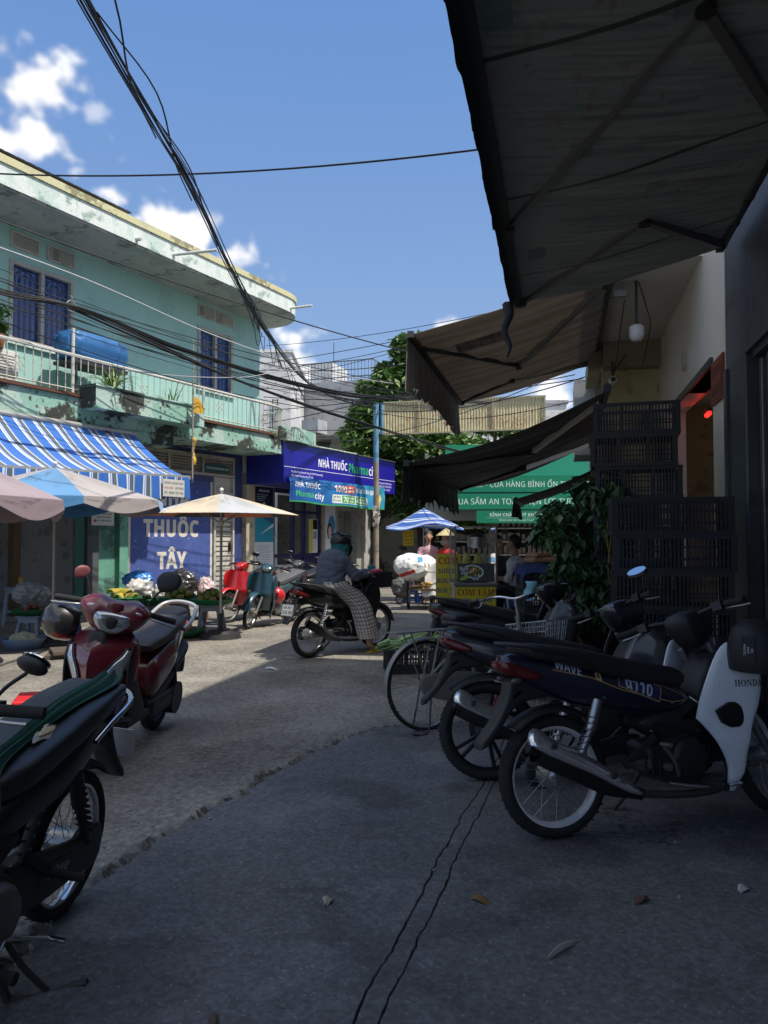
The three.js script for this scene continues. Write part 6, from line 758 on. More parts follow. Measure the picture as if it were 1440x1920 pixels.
// ---------------------------------------------------------------- bicycle
{
  const hd = [.88, .475], B = thing('bicycle', 'old city bicycle with wire front basket, rear rack and rear wheel stand', 'bicycle', [.32 + .53 * hd[0], .03, -(5.75 + .53 * hd[1])]); B.rotation.set(-.06, Math.atan2(hd[1], hd[0]), 0, 'YXZ');
  const R = .33, st = I4(.42, .7, 0).multiply(new THREE.Matrix4().makeRotationAxis(V(-.3, .954, 0), .35)).multiply(I4(-.42, -.7, 0)), steer = (m) => { m.applyMatrix4(st); return m; }, grey = mat([.36, .36, .34], .45, { metalness: .5, map: wearMap });
  wheelAt('rear_wheel', B, R, .019, 'bicycle', M.alu, M.steel, I4(-.53, R, 0)); wheelAt('front_wheel', B, R, .019, 'bicycle', M.alu, M.steel, st.clone().multiply(I4(.53, R, 0)));
  mesh('frame', [cy([-.06, .28, 0], [.38, .62, 0], .02, .02, 8), cy([-.06, .28, 0], [-.17, .72, 0], .016, .016, 8), cy([.40, .58, 0], [.35, .80, 0], .021, .021, 8), tube([[-.14, .55, 0], [.1, .55, 0], [.37, .70, 0]], .017, 8, 16), ...[.05, -.05].flatMap((z) => [cy([-.06, .28, z * .6], [-.53, R, z], .010), cy([-.16, .64, z * .4], [-.53, R, z], .009)])], grey, B);
  steer(mesh('fork', [...[.05, -.05].flatMap((z) => [cy([.53, R, z], [.42, .60, z], .011), cy([.42, .6, z], [.40, .64, 0], .012)]), cy([.35, .78, 0], [.33, .93, 0], .014)], grey, B));
  for (const [x, nm, a0, a1] of [[-.53, 'rear_fender', .35, 3.25], [.53, 'front_fender', .5, 2.9]]) { const m = mesh(nm, at(arcFender(R + .025, a0, a1, .027, .003, .012), x, R, 0), grey, B); if (x > 0) steer(m); }
  mesh('saddle', puff([[-.33, .84], [-.2, .85], [-.02, .82], [.0, .795], [-.1, .78], [-.3, .765], [-.34, .80]], [[-.27, .81], [-.04, .80]], (x) => lerp(.11, .03, step(-.25, -.02, x)), { n: 36, pow: 3 }), M.vinyl, B); mesh('seat_post', [cy([-.17, .72, 0], [-.19, .79, 0], .012), ...[.05, -.05].map((z) => tube(Array.from({ length: 25 }, (_, i) => [-.25 + .02 * Math.cos(i * 1.3), .72 + i * .0025, z + .02 * Math.sin(i * 1.3)]), .003, 4, 60))], M.chrome, B);
  mesh('rear_rack', [...[.07, -.07, .025, -.025].map((z) => cy([-.80, .73, z], [-.28, .735, z], .006)), ...[-.8, -.6, -.4].map((x) => cy([x, .73, -.07], [x, .73, .07], .006)), ...[.06, -.06].flatMap((z) => [cy([-.53, R, z], [-.68, .73, z], .006), cy([-.53, R, z], [-.42, .73, z], .006)])], grey, B);
  mesh('wheel_stand', [tube([[-.53, R, .08], [-.56, .15, .1], [-.60, .008, .12], [-.72, .008, .12]], .007, 5, 20), tube([[-.53, R, -.08], [-.56, .15, -.1], [-.60, .008, -.12], [-.72, .008, -.12]], .007, 5, 20), cy([-.60, .01, -.12], [-.60, .01, .12], .007)], M.iron, B);
  steer(mesh('handlebar', tube([[.10, .93, -.27], [.2, .945, -.26], [.32, .97, -.16], [.34, .94, 0], [.32, .97, .16], [.2, .945, .26], [.10, .93, .27]], .011, 8, 44), M.chrome, B)); for (const s of [1, -1]) { steer(mesh('grip', cy([.19, .944, s * .262], [.07, .926, s * .272], .016, .017, 10), M.rubber, B)); steer(mesh('brake_lever', tube([[.22, .94, s * .25], [.2, .905, s * .25], [.12, .89, s * .265]], .005, 5, 10), M.chrome, B)); steer(mesh('brake_cable', tube([[.22, .95, s * .25], [.35, 1.05, s * .1], [.42, .9, 0], [.41, .7, 0]], .003, 4, 20), M.black, B)); }
  mesh('crank', [cy([-.06, .28, -.07], [-.06, .28, .07], .012), bar([-.06, .28, .075], [.06, .16, .075], .012, .02), bar([-.06, .28, -.075], [-.18, .40, -.075], .012, .02), bx(.09, .02, .08, .06, .155, .12), bx(.09, .02, .08, -.18, .405, -.12), tor(.085, .006, -.06, .28, .05, 0, 0, 0, 5, 26)], M.steel, B); mesh('chain_guard', at(puff([[-.6, .39], [-.06, .39], [.05, .33], [.02, .2], [-.1, .18], [-.6, .29]], [[-.5, .335], [-.05, .29]], .012, { n: 36, keep: .3 }), 0, 0, .062), grey, B);
  const k = sub('basket', B); steer(k); const wire = []; const bw = .19, L0 = .44, L1 = .72, y0 = .50, y1 = .74; for (let i = 0; i <= 10; i++) { const z = lerp(-bw, bw, i / 10); wire.push(cy([L0, y0, z * .8], [L0 - .0, y1, z], .0032, undefined, 4), cy([L1, y0, z * .8], [L1 + .06, y1, z], .0032, undefined, 4), cy([L0, y0, z * .8], [L1, y0, z * .8], .0032, undefined, 4)); } for (let i = 1; i < 9; i++) { const t = i / 9; for (const s of [1, -1]) wire.push(cy([lerp(L0, L1, t), y0, s * bw * .8], [lerp(L0, L1 + .06, t), y1, s * bw], .0032, undefined, 4)); } for (let i = 0; i <= 6; i++) { const t = i / 6, y = lerp(y0, y1, t), q = bw * lerp(.8, 1, t), l1 = lerp(L1, L1 + .06, t), r = i === 6 ? .006 : .0032; wire.push(cy([L0, y, -q], [L0, y, q], r, undefined, 4), cy([l1, y, -q], [l1, y, q], r, undefined, 4), cy([L0, y, q], [l1, y, q], r, undefined, 4), cy([L0, y, -q], [l1, y, -q], r, undefined, 4)); } mesh('wire_mesh', wire, mat([.5, .5, .49], .4, { metalness: .7 }), k);
  const mk = solo('face_mask', cloth((u, v) => [(u - .5) * .10 + .01 * Math.sin(v * 7), -v * .15, .03 * Math.sin(u * 3.1) + .01 * Math.sin(v * 9)], 8, 10, .002), mat([.28, .55, .62], .85), 'pale blue face mask hanging on the bicycle handlebar', 'mask', [1.14, 1.12, -6.0], .4);
}
// vegetables in a low crate by the bicycle
{
  const C = crate('low black crate filled with bundles of green leaf stalks', .32, .002, 8.5, .1, .62, .25, .45, crateM[0]);
  for (let k = 0; k < 4; k++) { const g = []; for (let i = 0; i < 26; i++) { const z = rr(-.07, .07), y = rr(0, .07), l = rr(.34, .5); g.push(tube([[-l / 2, y, z], [0, y + .03, z * .8], [l / 2, y + rr(-.02, .02), z * 1.3]], (t) => .011 * (t < .5 ? 1 : .7), 5, 6)); g.push(at(bx(.14, .003, .05), l / 2, y + .01, z * 1.4, rr(-.6, .6), rr(-.3, .3), rr(-.5, .1))); } const b = solo('vegetable_bundle', g, k % 2 ? mat([.20, .34, .10], .6) : mat([.30, .44, .18], .6), ['pale leaf stalk bundle lying across the low crate rim', 'dark green leaf bundle lying behind in the low crate', 'light green stalk bundle on top of the low crate', 'loose green leaf bundle beside the others in the low crate'][k], 'vegetables', [.28 + .1 * (k % 2) + (k > 1 ? .14 : -.05), .25 + (k > 1 ? .07 : 0), -8.5 + (k % 2 ? -.12 : .1)], 3.0 + .5 * k); }
}
// ---------------------------------------------------------------- broken rice stall
{
  const C = thing('food_cart', 'steel and glass food cart with yellow rice menu panel', 'food cart', [1.33, 0, -11.2], .04);
  const ss = mat([.45, .45, .45], .35, { metalness: .9, map: wearMap });
  mesh('cabinet', b2(-.3, .3, .12, .77, -.55, .02), ss, C); mesh('counter', rb(.66, .035, .64, 0, .79, -.25, .01), ss, C);
  mesh('wheel', [at(tor(.06, .02), -.24, .07, -.1, 0, 1.57), at(tor(.06, .02), .24, .07, -.1, 0, 1.57), at(tor(.06, .02), -.24, .07, -.45, 0, 1.57), at(tor(.06, .02), .24, .07, -.45, 0, 1.57)].slice(0, 1), M.rubber, C); for (const [x, z] of [[.24, -.1], [-.24, -.45], [.24, -.45]]) mesh('wheel', at(tor(.06, .02), x, .07, z, 0, 1.57), M.rubber, C);
  const posts = sub('display_case', C); for (const x of [-.3, .3]) for (const z of [.03, -.5]) mesh('post', bx(.025, .83, .025, x, 1.22, z), ss, posts); for (const y of [1.62, 1.30, 1.06]) mesh('shelf', b2(-.30, .30, y, y + .012, -.5, .03), y > 1.5 ? ss : M.glass, posts); mesh('glass_pane', b2(-.288, .288, .82, 1.61, .028, .033), M.glass, posts); mesh('glass_pane', b2(-.304, -.299, .82, 1.61, -.49, .02), M.glass, posts); mesh('glass_pane', b2(.299, .304, .82, 1.61, -.49, .02), M.glass, posts);
  mesh('menu_panel', quad(.58, .62, 0, .44, .025), mat('#fff', .45, { map: canvasTex(512, 560, (x, w, h) => { x.fillStyle = '#d9c22e'; x.fillRect(0, 0, w, h); text(x, 'CƠM TẤM', w / 2, 72, 112, '#a01c24', { font: 'serif', max: 480 }); text(x, 'SƯỜN - BÌ - CHẢ', w / 2, 180, 78, '#1f5fa0', { max: 420 }); text(x, 'BÚN THỊT NƯỚNG', w / 2, 270, 74, '#a01c24', { max: 470 }); text(x, 'BÚN NEM NƯỚNG', w / 2, 360, 74, '#a01c24', { max: 470 }); text(x, 'BÚN CHẢ GIÒ', w / 2, 450, 74, '#1f6a38', { max: 430 }); }) }), C);
  mesh('case_poster', quad(.54, .26, 0, .96, .038), mat('#fff', .4, { map: canvasTex(512, 246, (x, w, h) => { x.fillStyle = '#50534f'; x.fillRect(0, 0, w, h); x.fillStyle = '#e6e4dc'; x.beginPath(); x.ellipse(w * .42, h * .45, 150, 92, .1, 0, 7); x.fill(); x.fillStyle = '#4c6a34'; x.beginPath(); x.ellipse(w * .42, h * .45, 128, 74, .1, 0, 7); x.fill(); for (let i = 0; i < 60; i++) { x.fillStyle = ['#8c3a22', '#d9b06a', '#e8e0c8', '#6d8a3a', '#b0552e'][i % 5]; x.beginPath(); x.ellipse(w * .42 + rr(-100, 100), h * .45 + rr(-55, 55), rr(8, 22), rr(5, 12), rnd() * 3, 0, 7); x.fill(); } text(x, 'Bún', 90, 70, 62, '#eef0ee', { stroke: 10, sc: '#3a4a6a' }); text(x, 'Chả', 100, 130, 56, '#eef0ee', { stroke: 10, sc: '#3a4a6a' }); text(x, 'Giò', 250, 205, 56, '#eef0ee', { stroke: 10, sc: '#3a4a6a' }); x.fillStyle = '#b4c43a'; x.beginPath(); x.ellipse(90, 200, 60, 24, -.3, 0, 7); x.fill(); }) }), C);
  const pot = thing('steel_pot', 'steel pot with lid on the top shelf of the food cart', 'pot', [1.38, 1.314, -11.4]); mesh('body', cy([0, 0, 0], [0, .16, 0], .14, .15, 22), M.steel, pot); mesh('lid', lathe([[.152, 0], [.13, .03], [.03, .05], [.02, .08], [.001, .085]], 22, 0, .16, 0), M.steel, pot);
  const bag = [[-.12, [.55, .45, .12]], [.06, [.6, .5, .1]], [.17, [.5, .52, .35]]]; bag.forEach(([x, c], i) => solo('noodle_bag', at(puff([[-.05, 0], [.05, 0], [.06, .1], [.02, .17], [-.02, .17], [-.06, .1]], [[0, .05], [0, .1]], .035, { n: 24 }), 0, 0, 0), phys(c, .3, { clearcoat: .4 }), ['yellow noodle bag at the window of the food cart', 'golden food bag hung in the middle of the food cart', 'pale green food bag at the back of the food cart'][i], 'food bag', [1.33 + x, 1.073, -11.3 - .08 * i], .2 * i));
  solo('meat_tray', [b2(-.2, .2, 0, .02, -.14, .14), ...Array.from({ length: 14 }, () => rb(.1, .03, .06, rr(-.14, .14), .035 + rr(0, .02), rr(-.09, .09), .014, 0, rnd() * 3))], mat([.22, .09, .04], .6), 'tray of browned grilled meat inside the food cart', 'tray', [1.33, .812, -11.45]);
  // menu board standing beside the cart
  const S = thing('menu_board', 'tall yellow menu board leaning beside the food cart', 'sign', [1.02, .35, -12.2], -.02); mesh('board', b2(-.2, .2, 0, .86, -.02, 0), mat([.5, .4, .05], .6), S); mesh('lettering', quad(.39, .85, 0, .43, .004), mat('#fff', .5, { map: canvasTex(256, 556, (x, w, h) => { x.fillStyle = '#d6bf2c'; x.fillRect(0, 0, w, h); text(x, 'CƠM', w / 2, 70, 96, '#b02a22', { max: 220 }); text(x, 'SƯỜN -', w / 2, 175, 66, '#2a3f70', { max: 230 }); text(x, 'BÚN THỊT', w / 2, 275, 66, '#2a3f70', { max: 240 }); text(x, 'BÚN TÔM', w / 2, 375, 66, '#2a3f70', { max: 240 }); text(x, 'BÚN CHẢ', w / 2, 470, 60, '#2a3f70', { max: 220 }); }) }), S); mesh('leg', b2(-.18, -.15, -.35, 0, -.02, 0), M.iron, S); mesh('leg', b2(.15, .18, -.35, 0, -.02, 0), M.iron, S);
  const H = thing('price_sign', 'small yellow price sign hanging under the blue striped tarp', 'sign', [.58, 1.28, -18.4], .05); mesh('board', b2(-.13, .13, 0, .38, -.008, 0), mat([.5, .4, .04], .7), H); mesh('lettering', quad(.25, .37, 0, .19, .003), mat('#fff', .6, { map: canvasTex(128, 190, (x, w, h) => { x.fillStyle = '#d8bd2a'; x.fillRect(0, 0, w, h); ['BÚN ỐC', 'HẾN XÀO', 'BÁNH MÌ', '20.000'].forEach((s, i) => text(x, s, w / 2, 32 + i * 42, 32, '#b0801c', { max: 112 })); }) }), H); mesh('cord', cy([0, .38, 0], [0, .55, 0], .004), M.black, H);
}
// blue striped tarp on a pole
{
  const tt = canvasTex(256, 256, (x, w, h) => { x.fillStyle = '#2a5fb4'; x.fillRect(0, 0, w, h); for (let i = 0; i < 6; i++) { x.fillStyle = '#d6dde6'; x.fillRect(0, i * 43 + 10, w, 7); x.fillRect(0, i * 43 + 22, w, 4); } });
  const U = thing('tarp_shade', 'blue and white striped tarp shade on a single pole over the tricycle', 'tarp', [.93, 0, -18.1]); mesh('tarp', cloth((u, v) => { const x = (u - .5) * 1.75, z = (v - .5) * 1.5, r = Math.max(Math.abs(x) / .87, Math.abs(z) / .75); return [x, 2.12 - .42 * r - .05 * Math.sin(u * 8) * v + .03 * Math.sin(v * 11 + u * 5), z]; }, 28, 24, .004, 1, 1), clothMat({ map: tt }, .3), U); mesh('pole', cy([0, 0, 0], [0, 2.13, 0], .018, .018, 8), M.steel, U); mesh('base', cy([0, 0, 0], [0, .1, 0], .2, .18, 14), M.black, U); for (let k = 0; k < 4; k++) { const a = k * Math.PI / 2 + .72; mesh('rib', cy([0, 2.1, 0], [.95 * Math.cos(a), 1.66, .85 * Math.sin(a)], .008, .008, 5), M.steel, U); }
}
// ---------------------------------------------------------------- cargo tricycle with sacks
{
  const T = thing('cargo_tricycle', 'cargo tricycle with low platform and two front wheels', 'tricycle', [.95, 0, -16.2], -.1);
  for (const x of [-.42, .42]) wheelAt('front_wheel', T, .31, .026, 'bicycle', M.alu, M.steel, new THREE.Matrix4().makeRotationY(Math.PI / 2).setPosition(x, .31, .25)); wheelAt('rear_wheel', T, .31, .026, 'bicycle', M.alu, M.steel, new THREE.Matrix4().makeRotationY(Math.PI / 2).setPosition(0, .31, -1.0));
  mesh('platform', [b2(-.40, .40, .40, .44, -.45, .65)], M.wood, T); mesh('frame', [cy([-.42, .31, .25], [.42, .31, .25], .018), ...[-.36, .36].flatMap((x) => [cy([x, .42, .62], [x, .42, -.42], .016), cy([x, .44, .62], [x, .78, .66], .012)]), cy([-.36, .78, .66], [.36, .78, .66], .012), tube([[0, .4, -.4], [0, .55, -.7], [0, .31, -1.0]], .018, 8, 14), tube([[.42, .42, .5], [.44, .8, .55], [.45, .9, .3], [.42, .46, .05]], .012, 6, 16), cy([-.36, .95, -.45], [.36, .95, -.45], .014), cy([-.36, .44, -.42], [-.36, .95, -.45], .014), cy([.36, .44, -.42], [.36, .95, -.45], .014)], mat([.30, .29, .27], .6, { metalness: .4 }), T); mesh('saddle', puff([[-.13, .82], [.12, .82], [.12, .77], [-.13, .76]], [[-.08, .79], [.08, .79]], .09, { n: 24 }).translate(0, 0, -.95), M.vinyl, T); mesh('seat_post', cy([0, .5, -.85], [0, .78, -.95], .014), M.steel, T);
  const lump = (rx, ry, rz, sd, amp = .16) => { const g = new THREE.IcosahedronGeometry(1, 13), p = g.attributes.position; for (let i = 0; i < p.count; i++) { const x = p.getX(i), y = p.getY(i), z = p.getZ(i), n = 1 + amp * (fbm3(x * 2.2 + sd, y * 2.2, z * 2.2, 4, sd) - .5) * 2 + (amp < .05 ? .1 : .24 + amp * .5) * (Math.abs(fbm3(x * 4, y * 3 + sd, z * 4, 3, sd + 3) - .5)) + (amp < .05 ? .03 : .12) * Math.abs(fbm3(x * 10, y * 8, z * 10, 2, sd + 9) - .5); p.setXYZ(i, x * rx * n, y * ry * n, z * rz * n); } return smooth(g, 1.2); };
  globalThis.lump = lump;
  const sackT = canvasTex(256, 256, (x, w, h) => { x.fillStyle = '#e4e4e0'; x.fillRect(0, 0, w, h); for (let i = 0; i < 500; i++) { x.globalAlpha = .1; x.fillStyle = rnd() < .5 ? '#c4c6c8' : '#f2f2f0'; x.fillRect(rnd() * w, rnd() * h, rr(6, 50), rr(1, 3)); } x.globalAlpha = 1; x.fillStyle = '#c03a34'; x.save(); x.translate(60, 190); x.rotate(-.5); x.fillRect(-40, -14, 120, 30); x.restore(); x.fillStyle = '#3a8fc4'; x.fillRect(150, 40, 34, 40); });
  const sk = uvFit(lump(.36, .27, .3, 3), -.4, .4, -.3, .3); solo('stuffed_sack', sk, mat('#fff', .6, { map: sackT }), 'large white sack with red and blue print hanging over the tricycle side', 'sack', [.58, .87, -15.75], .1);
  solo('stuffed_sack', lump(.26, .27, .28, 9), mat([.72, .72, .70], .6), 'plain white bulging sack in the middle of the tricycle', 'sack', [.86, .82, -15.95]); 
  solo('white_sheet', cloth((u, v) => { const x = (u - .5) * .56, t = v * 1.1; return [x * (1 + .3 * v) + .02 * Math.sin(v * 12 + u * 4), (t < .25 ? .98 - t * .1 : .955 - (t - .25) * .78) + .02 * Math.sin(u * 17 + v * 3), -.1 + (t < .25 ? t : .25 + (t - .25) * .16) + .04 * Math.sin(u * 13 + v * 4) * v]; }, 40, 30, .004), mat([.68, .67, .64], .75), 'crumpled white sheet draped down the tricycle front', 'sheet', [1.14, 0, -15.85]);
  solo('orange_bag', lump(.14, .07, .09, 21, .3), mat([.5, .28, .06], .6), 'orange bag on the tricycle platform', 'bag', [.86, .51, -15.68]); solo('trolley', [tor(.09, .02, 0, .11, 0, 0, .3, 0, 8, 20), lump(.2, .22, .16, 27, .3).translate(.02, .36, -.05)], mat([.10, .10, .10], .7), 'dark bundle on a small wheeled trolley behind the tricycle', 'trolley', [.35, 0, -17.2]);
}
// ---------------------------------------------------------------- stools, trays and fruit on the left
function stool(name, label, x, Z, h, w, m, group, ry = 0, y0 = 0) {
  const S = thing(name, label, 'stool', [x, y0, -Z], ry, group), t = w * .42;
  mesh('seat', rb(w, .035, w, 0, h - .018, 0, .015), m, S); mesh('apron', [b2(-t, t, h - .1, h - .036, t - .012, t), b2(-t, t, h - .1, h - .036, -t, -t + .012), b2(-t, -t + .012, h - .1, h - .036, -t + .012, t - .012), b2(t - .012, t, h - .1, h - .036, -t + .012, t - .012)], m, S);
  for (const a of [-1, 1]) for (const b of [-1, 1]) mesh('leg', skin([ring(a * t * .88, h - .1, b * t * .88, .026, .026, 8, 4, .4), ring(a * w * .5, 0, b * w * .5, .03, .03, 8, 4, .4)]), m, S); for (const b of [-1, 1]) mesh('stretcher', bx(w * .82, .025, .01, 0, h * .35, b * w * .465), m, S); return S;
}
const plasticBlue = mat([.06, .13, .34], .45), plasticGrey = mat([.18, .20, .24], .5), plasticRed = mat([.62, .02, .02], .4), plasticPale = mat([.30, .36, .46], .5);
stool('plastic_stool', 'bright red plastic stool on the sunlit ground beside the maroon scooter', -2.18, 4.95, .45, .32, plasticRed, undefined, .3);
stool('plastic_stool', 'tall slate blue stool carrying a yellow bottle in the dark shop doorway', -6.3, 13.2, .62, .36, plasticPale, undefined, .4);
{ const b = thing('sauce_bottle', 'yellow sauce bottle standing on the tall slate blue stool', 'bottle', [-6.2, .62, -13.15]); mesh('body', cy([0, 0, 0], [0, .17, 0], .035, .032, 12), mat([.55, .38, .03], .4), b); mesh('cap', cy([0, .17, 0], [0, .22, 0], .018, .008, 10), mat([.5, .1, .03], .4), b); }
stool('plastic_stool', 'grey plastic stool beside the green pilaster', -4.85, 14.2, .45, .34, plasticGrey, undefined, .35);
const trayM = mat([.015, .16, .06], .5);
function tray(label, x, Z, y, r, kind) { const T = solo('round_tray', [lathe([[.001, .012], [r * .85, .012], [r, .075], [r + .02, .078], [r + .02, .068], [r * .88, 0], [.001, 0]], 30)], trayM, label, 'tray', [x, y, -Z]); return T; }
const trays = [['under the mangoes nearest the parasol pole', -2.62, 11.75, .46, .30, 'mango'], ['heaped with green mangoes before the painted wall', -3.22, 12.15, .46, .32, 'mango'], ['of dark limes on the ground under the stool', -2.95, 11.35, .04, .30, 'lime'], ['full of bananas', -4.25, 12.6, .42, .32, 'banana'], ['of mixed roots between the bananas and mangoes', -3.8, 12.4, .40, .28, 'lime'], ['of red onions under the blue parasol', -4.95, 10.9, .38, .28, 'onion'], ['of garlic with a price card', -4.45, 10.85, .38, .26, 'garlic']];
const fruitM = { mango: [mat([.16, .22, .03], .5), mat([.10, .15, .03], .5), mat([.30, .24, .06], .5)], lime: [mat([.03, .06, .02], .5), mat([.06, .09, .03], .5)], onion: [mat([.36, .12, .07], .6), mat([.28, .08, .07], .6)], garlic: [mat([.6, .56, .5], .7)] };
const fruitName = { mango: ['green_mango', 'green mango in the heap on the market tray', 'fruit'], lime: ['lime', 'small dark lime in the market tray', 'fruit'], onion: ['red_onion', 'red onion in the tray under the blue parasol', 'vegetable'], garlic: ['garlic_bulb', 'pale garlic bulb in the tray with the price card', 'vegetable'] };
trays.forEach(([what, x, Z, y, r, kind], i) => {
  tray('green round tray ' + what, x, Z, y, r, kind);
  if (y > .1) { const s = stool('plastic_stool', ['dark blue stool under the mango tray by the parasol pole', 'grey blue stool under the mango tray before the painted wall', '', 'blue stool under the banana tray', 'slate stool under the root tray', 'pale grey stool under the onion tray', 'blue stool under the garlic tray'][i], x, Z, y - .002, .34, [plasticGrey, plasticGrey, 0, plasticBlue, plasticGrey, plasticPale, plasticBlue][i], undefined, .3 * i); }
  if (kind === 'banana') { for (let b = 0; b < 4; b++) { const B = thing('banana_hand', 'hand of yellow bananas on the green tray', 'fruit', [x + (b % 2) * .2 - .12, y + .03 + (b > 1 ? .06 : 0), -Z + (b > 1 ? -.1 : .08)], b * 1.3, 'hands of bananas'); for (let k = 0; k < 7; k++) mesh('banana', tube([[0, .05, (k - 3) * .028], [.05, .10, (k - 3) * .032], [.12, .09, (k - 3) * .036], [.16, .04, (k - 3) * .038]], (t) => .017 * Math.sin(Math.PI * (.12 + .8 * t)) + .003, 6, 10), k % 3 ? mat([.48, .34, .03], .5) : mat([.35, .33, .05], .5), B); } return; }
  const [nm, lb, ct] = fruitName[kind], rad = kind === 'mango' ? .058 : kind === 'garlic' ? .03 : .035, n = kind === 'mango' ? 16 : 14;
  const g = cached('fr' + kind, () => { const q = sph(rad, 0, 0, 0, kind === 'mango' ? [1.25, .95, 1] : 1, 10, 8); return [q]; });
  for (let k = 0; k < n; k++) { const a = k * 2.4, q = Math.sqrt(k / n) * r * .72, lift = k > n * .62 ? 0 : rad * 1.15 * (k < 4 ? 1.6 : .75); const o = mesh(nm, g, fruitM[kind][k % fruitM[kind].length]); o.position.set(x + q * Math.cos(a), y + .012 + rad + lift, -Z + q * Math.sin(a)); o.rotation.set(rnd(), rnd() * 6, rnd()); tag(o, lb, ct, nm.replace('_', ' ') + ' heap ' + ['by the pole', 'before the wall', 'on the ground', '', 'between the trays', 'under the blue parasol', 'with price card'][i]); if (kind !== 'onion' && kind !== 'garlic') o.userData.label = ['green mango heaped on the tray by the parasol pole', 'green mango heaped on the tray before the painted wall', 'dark lime in the tray on the ground', '', 'dark round root in the tray beside the bananas'][i]; }
});
const lump2 = globalThis.lump; 
const bagsL = [['clear bag of white mushrooms behind the bananas', -4.2, 13.3, .52, [.24, .2, .2], [.62, .60, .56]], ['white plastic bag of noodles beside the mango tray', -3.7, 13.0, .50, [.18, .22, .18], [.68, .67, .64]], ['bright blue plastic bag against the painted wall', -4.45, 13.9, .72, [.24, .14, .18], [.03, .20, .55]], ['crumpled black bag on the stall before the painted wall', -3.65, 13.9, .66, [.27, .22, .22], [.05, .05, .055]], ['pink tinted bag leaning at the end of the stall', -3.25, 14.1, .52, [.16, .2, .16], [.55, .42, .42]], ['clear bag of peeled roots under the blue parasol', -5.35, 11.7, .62, [.26, .16, .2], [.42, .44, .42]]];
for (const [lb, x, Z, y, s, c] of bagsL) solo('plastic_bag', lump2(s[0], s[1], s[2], Math.round(x * 10) + 90, .34), phys(c, .3, { clearcoat: .5, clearcoatRoughness: .25 }), lb, 'bag', [x, y, -Z]);
solo('stall_bench', [b2(-.75, .75, .34, .38, -.28, .28), b2(-.7, -.65, 0, .34, -.24, .24), b2(.65, .7, 0, .34, -.24, .24)], M.wood, 'low wooden bench carrying the plastic bags before the painted wall', 'bench', [-3.85, 0, -13.6], .5);
{ const b = thing('wash_basin', 'pale blue basin of cabbage and bags under the parasol', 'basin', [-4.75, 0, -10.2]); mesh('basin', lathe([[.001, .01], [.2, .01], [.26, .14], [.275, .145], [.275, .135], [.21, 0], [.001, 0]], 28), mat([.22, .30, .45], .45), b); const w = solo('cabbage_heap', [lump2(.16, .09, .14, 41, .4)], mat([.55, .55, .38], .7), 'pale cabbage leaves heaped in the blue basin', 'vegetables', [-4.75, .12, -10.2]); }
{ const c = thing('price_card', 'grey cardboard price card with handwriting in the garlic tray', 'sign', [-4.5, .46, -10.8], .1); mesh('card', at(bx(.24, .2, .006), 0, .1, 0, -.15), mat([.4, .39, .36], .9), c); mesh('handwriting', at(quad(.22, .18), 0, .1, .005, -.15), mat('#fff', .9, { map: canvasTex(128, 104, (x, w, h) => { x.fillStyle = '#a5a298'; x.fillRect(0, 0, w, h); text(x, 'TỎI CÔ', w / 2, 34, 30, '#55524c'); text(x, 'ĐƠN 60K', w / 2, 74, 28, '#55524c'); }) }), c); }
for (let i = 0; i < 2; i++) solo('cardboard_slab', rb(.8, .05, .45, 0, .025, 0, .01), mat([.13, .10, .08], .9, dusty), ['dark flattened cardboard slab lying on the ground by the market', 'folded cardboard lying on the lower slab by the market'][i], 'cardboard', [-3.75 + i * .05, i * .052, -9.6], .3 + i * .2);
// things on the balcony and house front
{
  const [x, , z] = FL(16.55, .62); const A = thing('covered_machine', 'machine wrapped in blue tarp on a steel stand on the balcony', 'covered machine', [x, 3.98, z], TL);
  mesh('tarp', (() => { const g = new THREE.IcosahedronGeometry(1, 16), p = g.attributes.position, q = (v) => Math.sign(v) * Math.abs(v) ** .5; for (let i = 0; i < p.count; i++) { const x = p.getX(i), y = p.getY(i), z = p.getZ(i), n = 1 + .22 * Math.abs(fbm3(x * 3 + 1, y * 2, z * 4, 3, 71) - .5) - .05; p.setXYZ(i, q(x) * .34 * n * (y < 0 ? .9 : 1), q(y) * .3 * n + .03 * z, q(z) * .72 * n); } const w = smooth(g, 1.2); w.translate(0, .95, 0); return w; })(), mat([.035, .16, .42], .5, dusty), A); mesh('stand', [...[-.55, .55].flatMap((q) => [cy([-.25, 0, q], [-.25, .75, q], .022), cy([.25, 0, q], [.25, .75, q], .022)]), b2(-.28, .28, .62, .68, -.62, .62)], M.iron, A);
}
function strapPlant(label, pos, n, l, w, m, sd, extra) { const P = thing('potted_plant', label, 'plant', pos); const r = mulberry(sd), gs = []; for (let i = 0; i < n; i++) { const a = r() * 6.28, k = .4 + r() * .8, L = l * (.6 + r() * .6), bx0 = (r() - .5) * (extra || .2); gs.push(cloth((u, v) => { const d = v * L * k * .75, y = L * (v * (1.15 - .8 * k * v)); return [bx0 * .5 + Math.cos(a) * d - Math.sin(a) * (u - .5) * w * (1 - v * .85), y, bx0 + Math.sin(a) * d + Math.cos(a) * (u - .5) * w * (1 - v * .85)]; }, 2, 7, .002)); } mesh('leaves', gs, m, P); return P; }
strapPlant('spiky strap leaf plant growing in the balcony planter', FL(16.4, 1.34, 4.1), 60, .62, .045, phys([.16, .26, .05], .5, { transmission: .25, thickness: 0 }), 61, .75);
strapPlant('small sparse strap plant at the far end of the balcony planter', FL(17.9, 1.34, 4.1), 14, .5, .03, phys([.11, .2, .05], .5, { transmission: .25, thickness: 0 }), 62, .8);
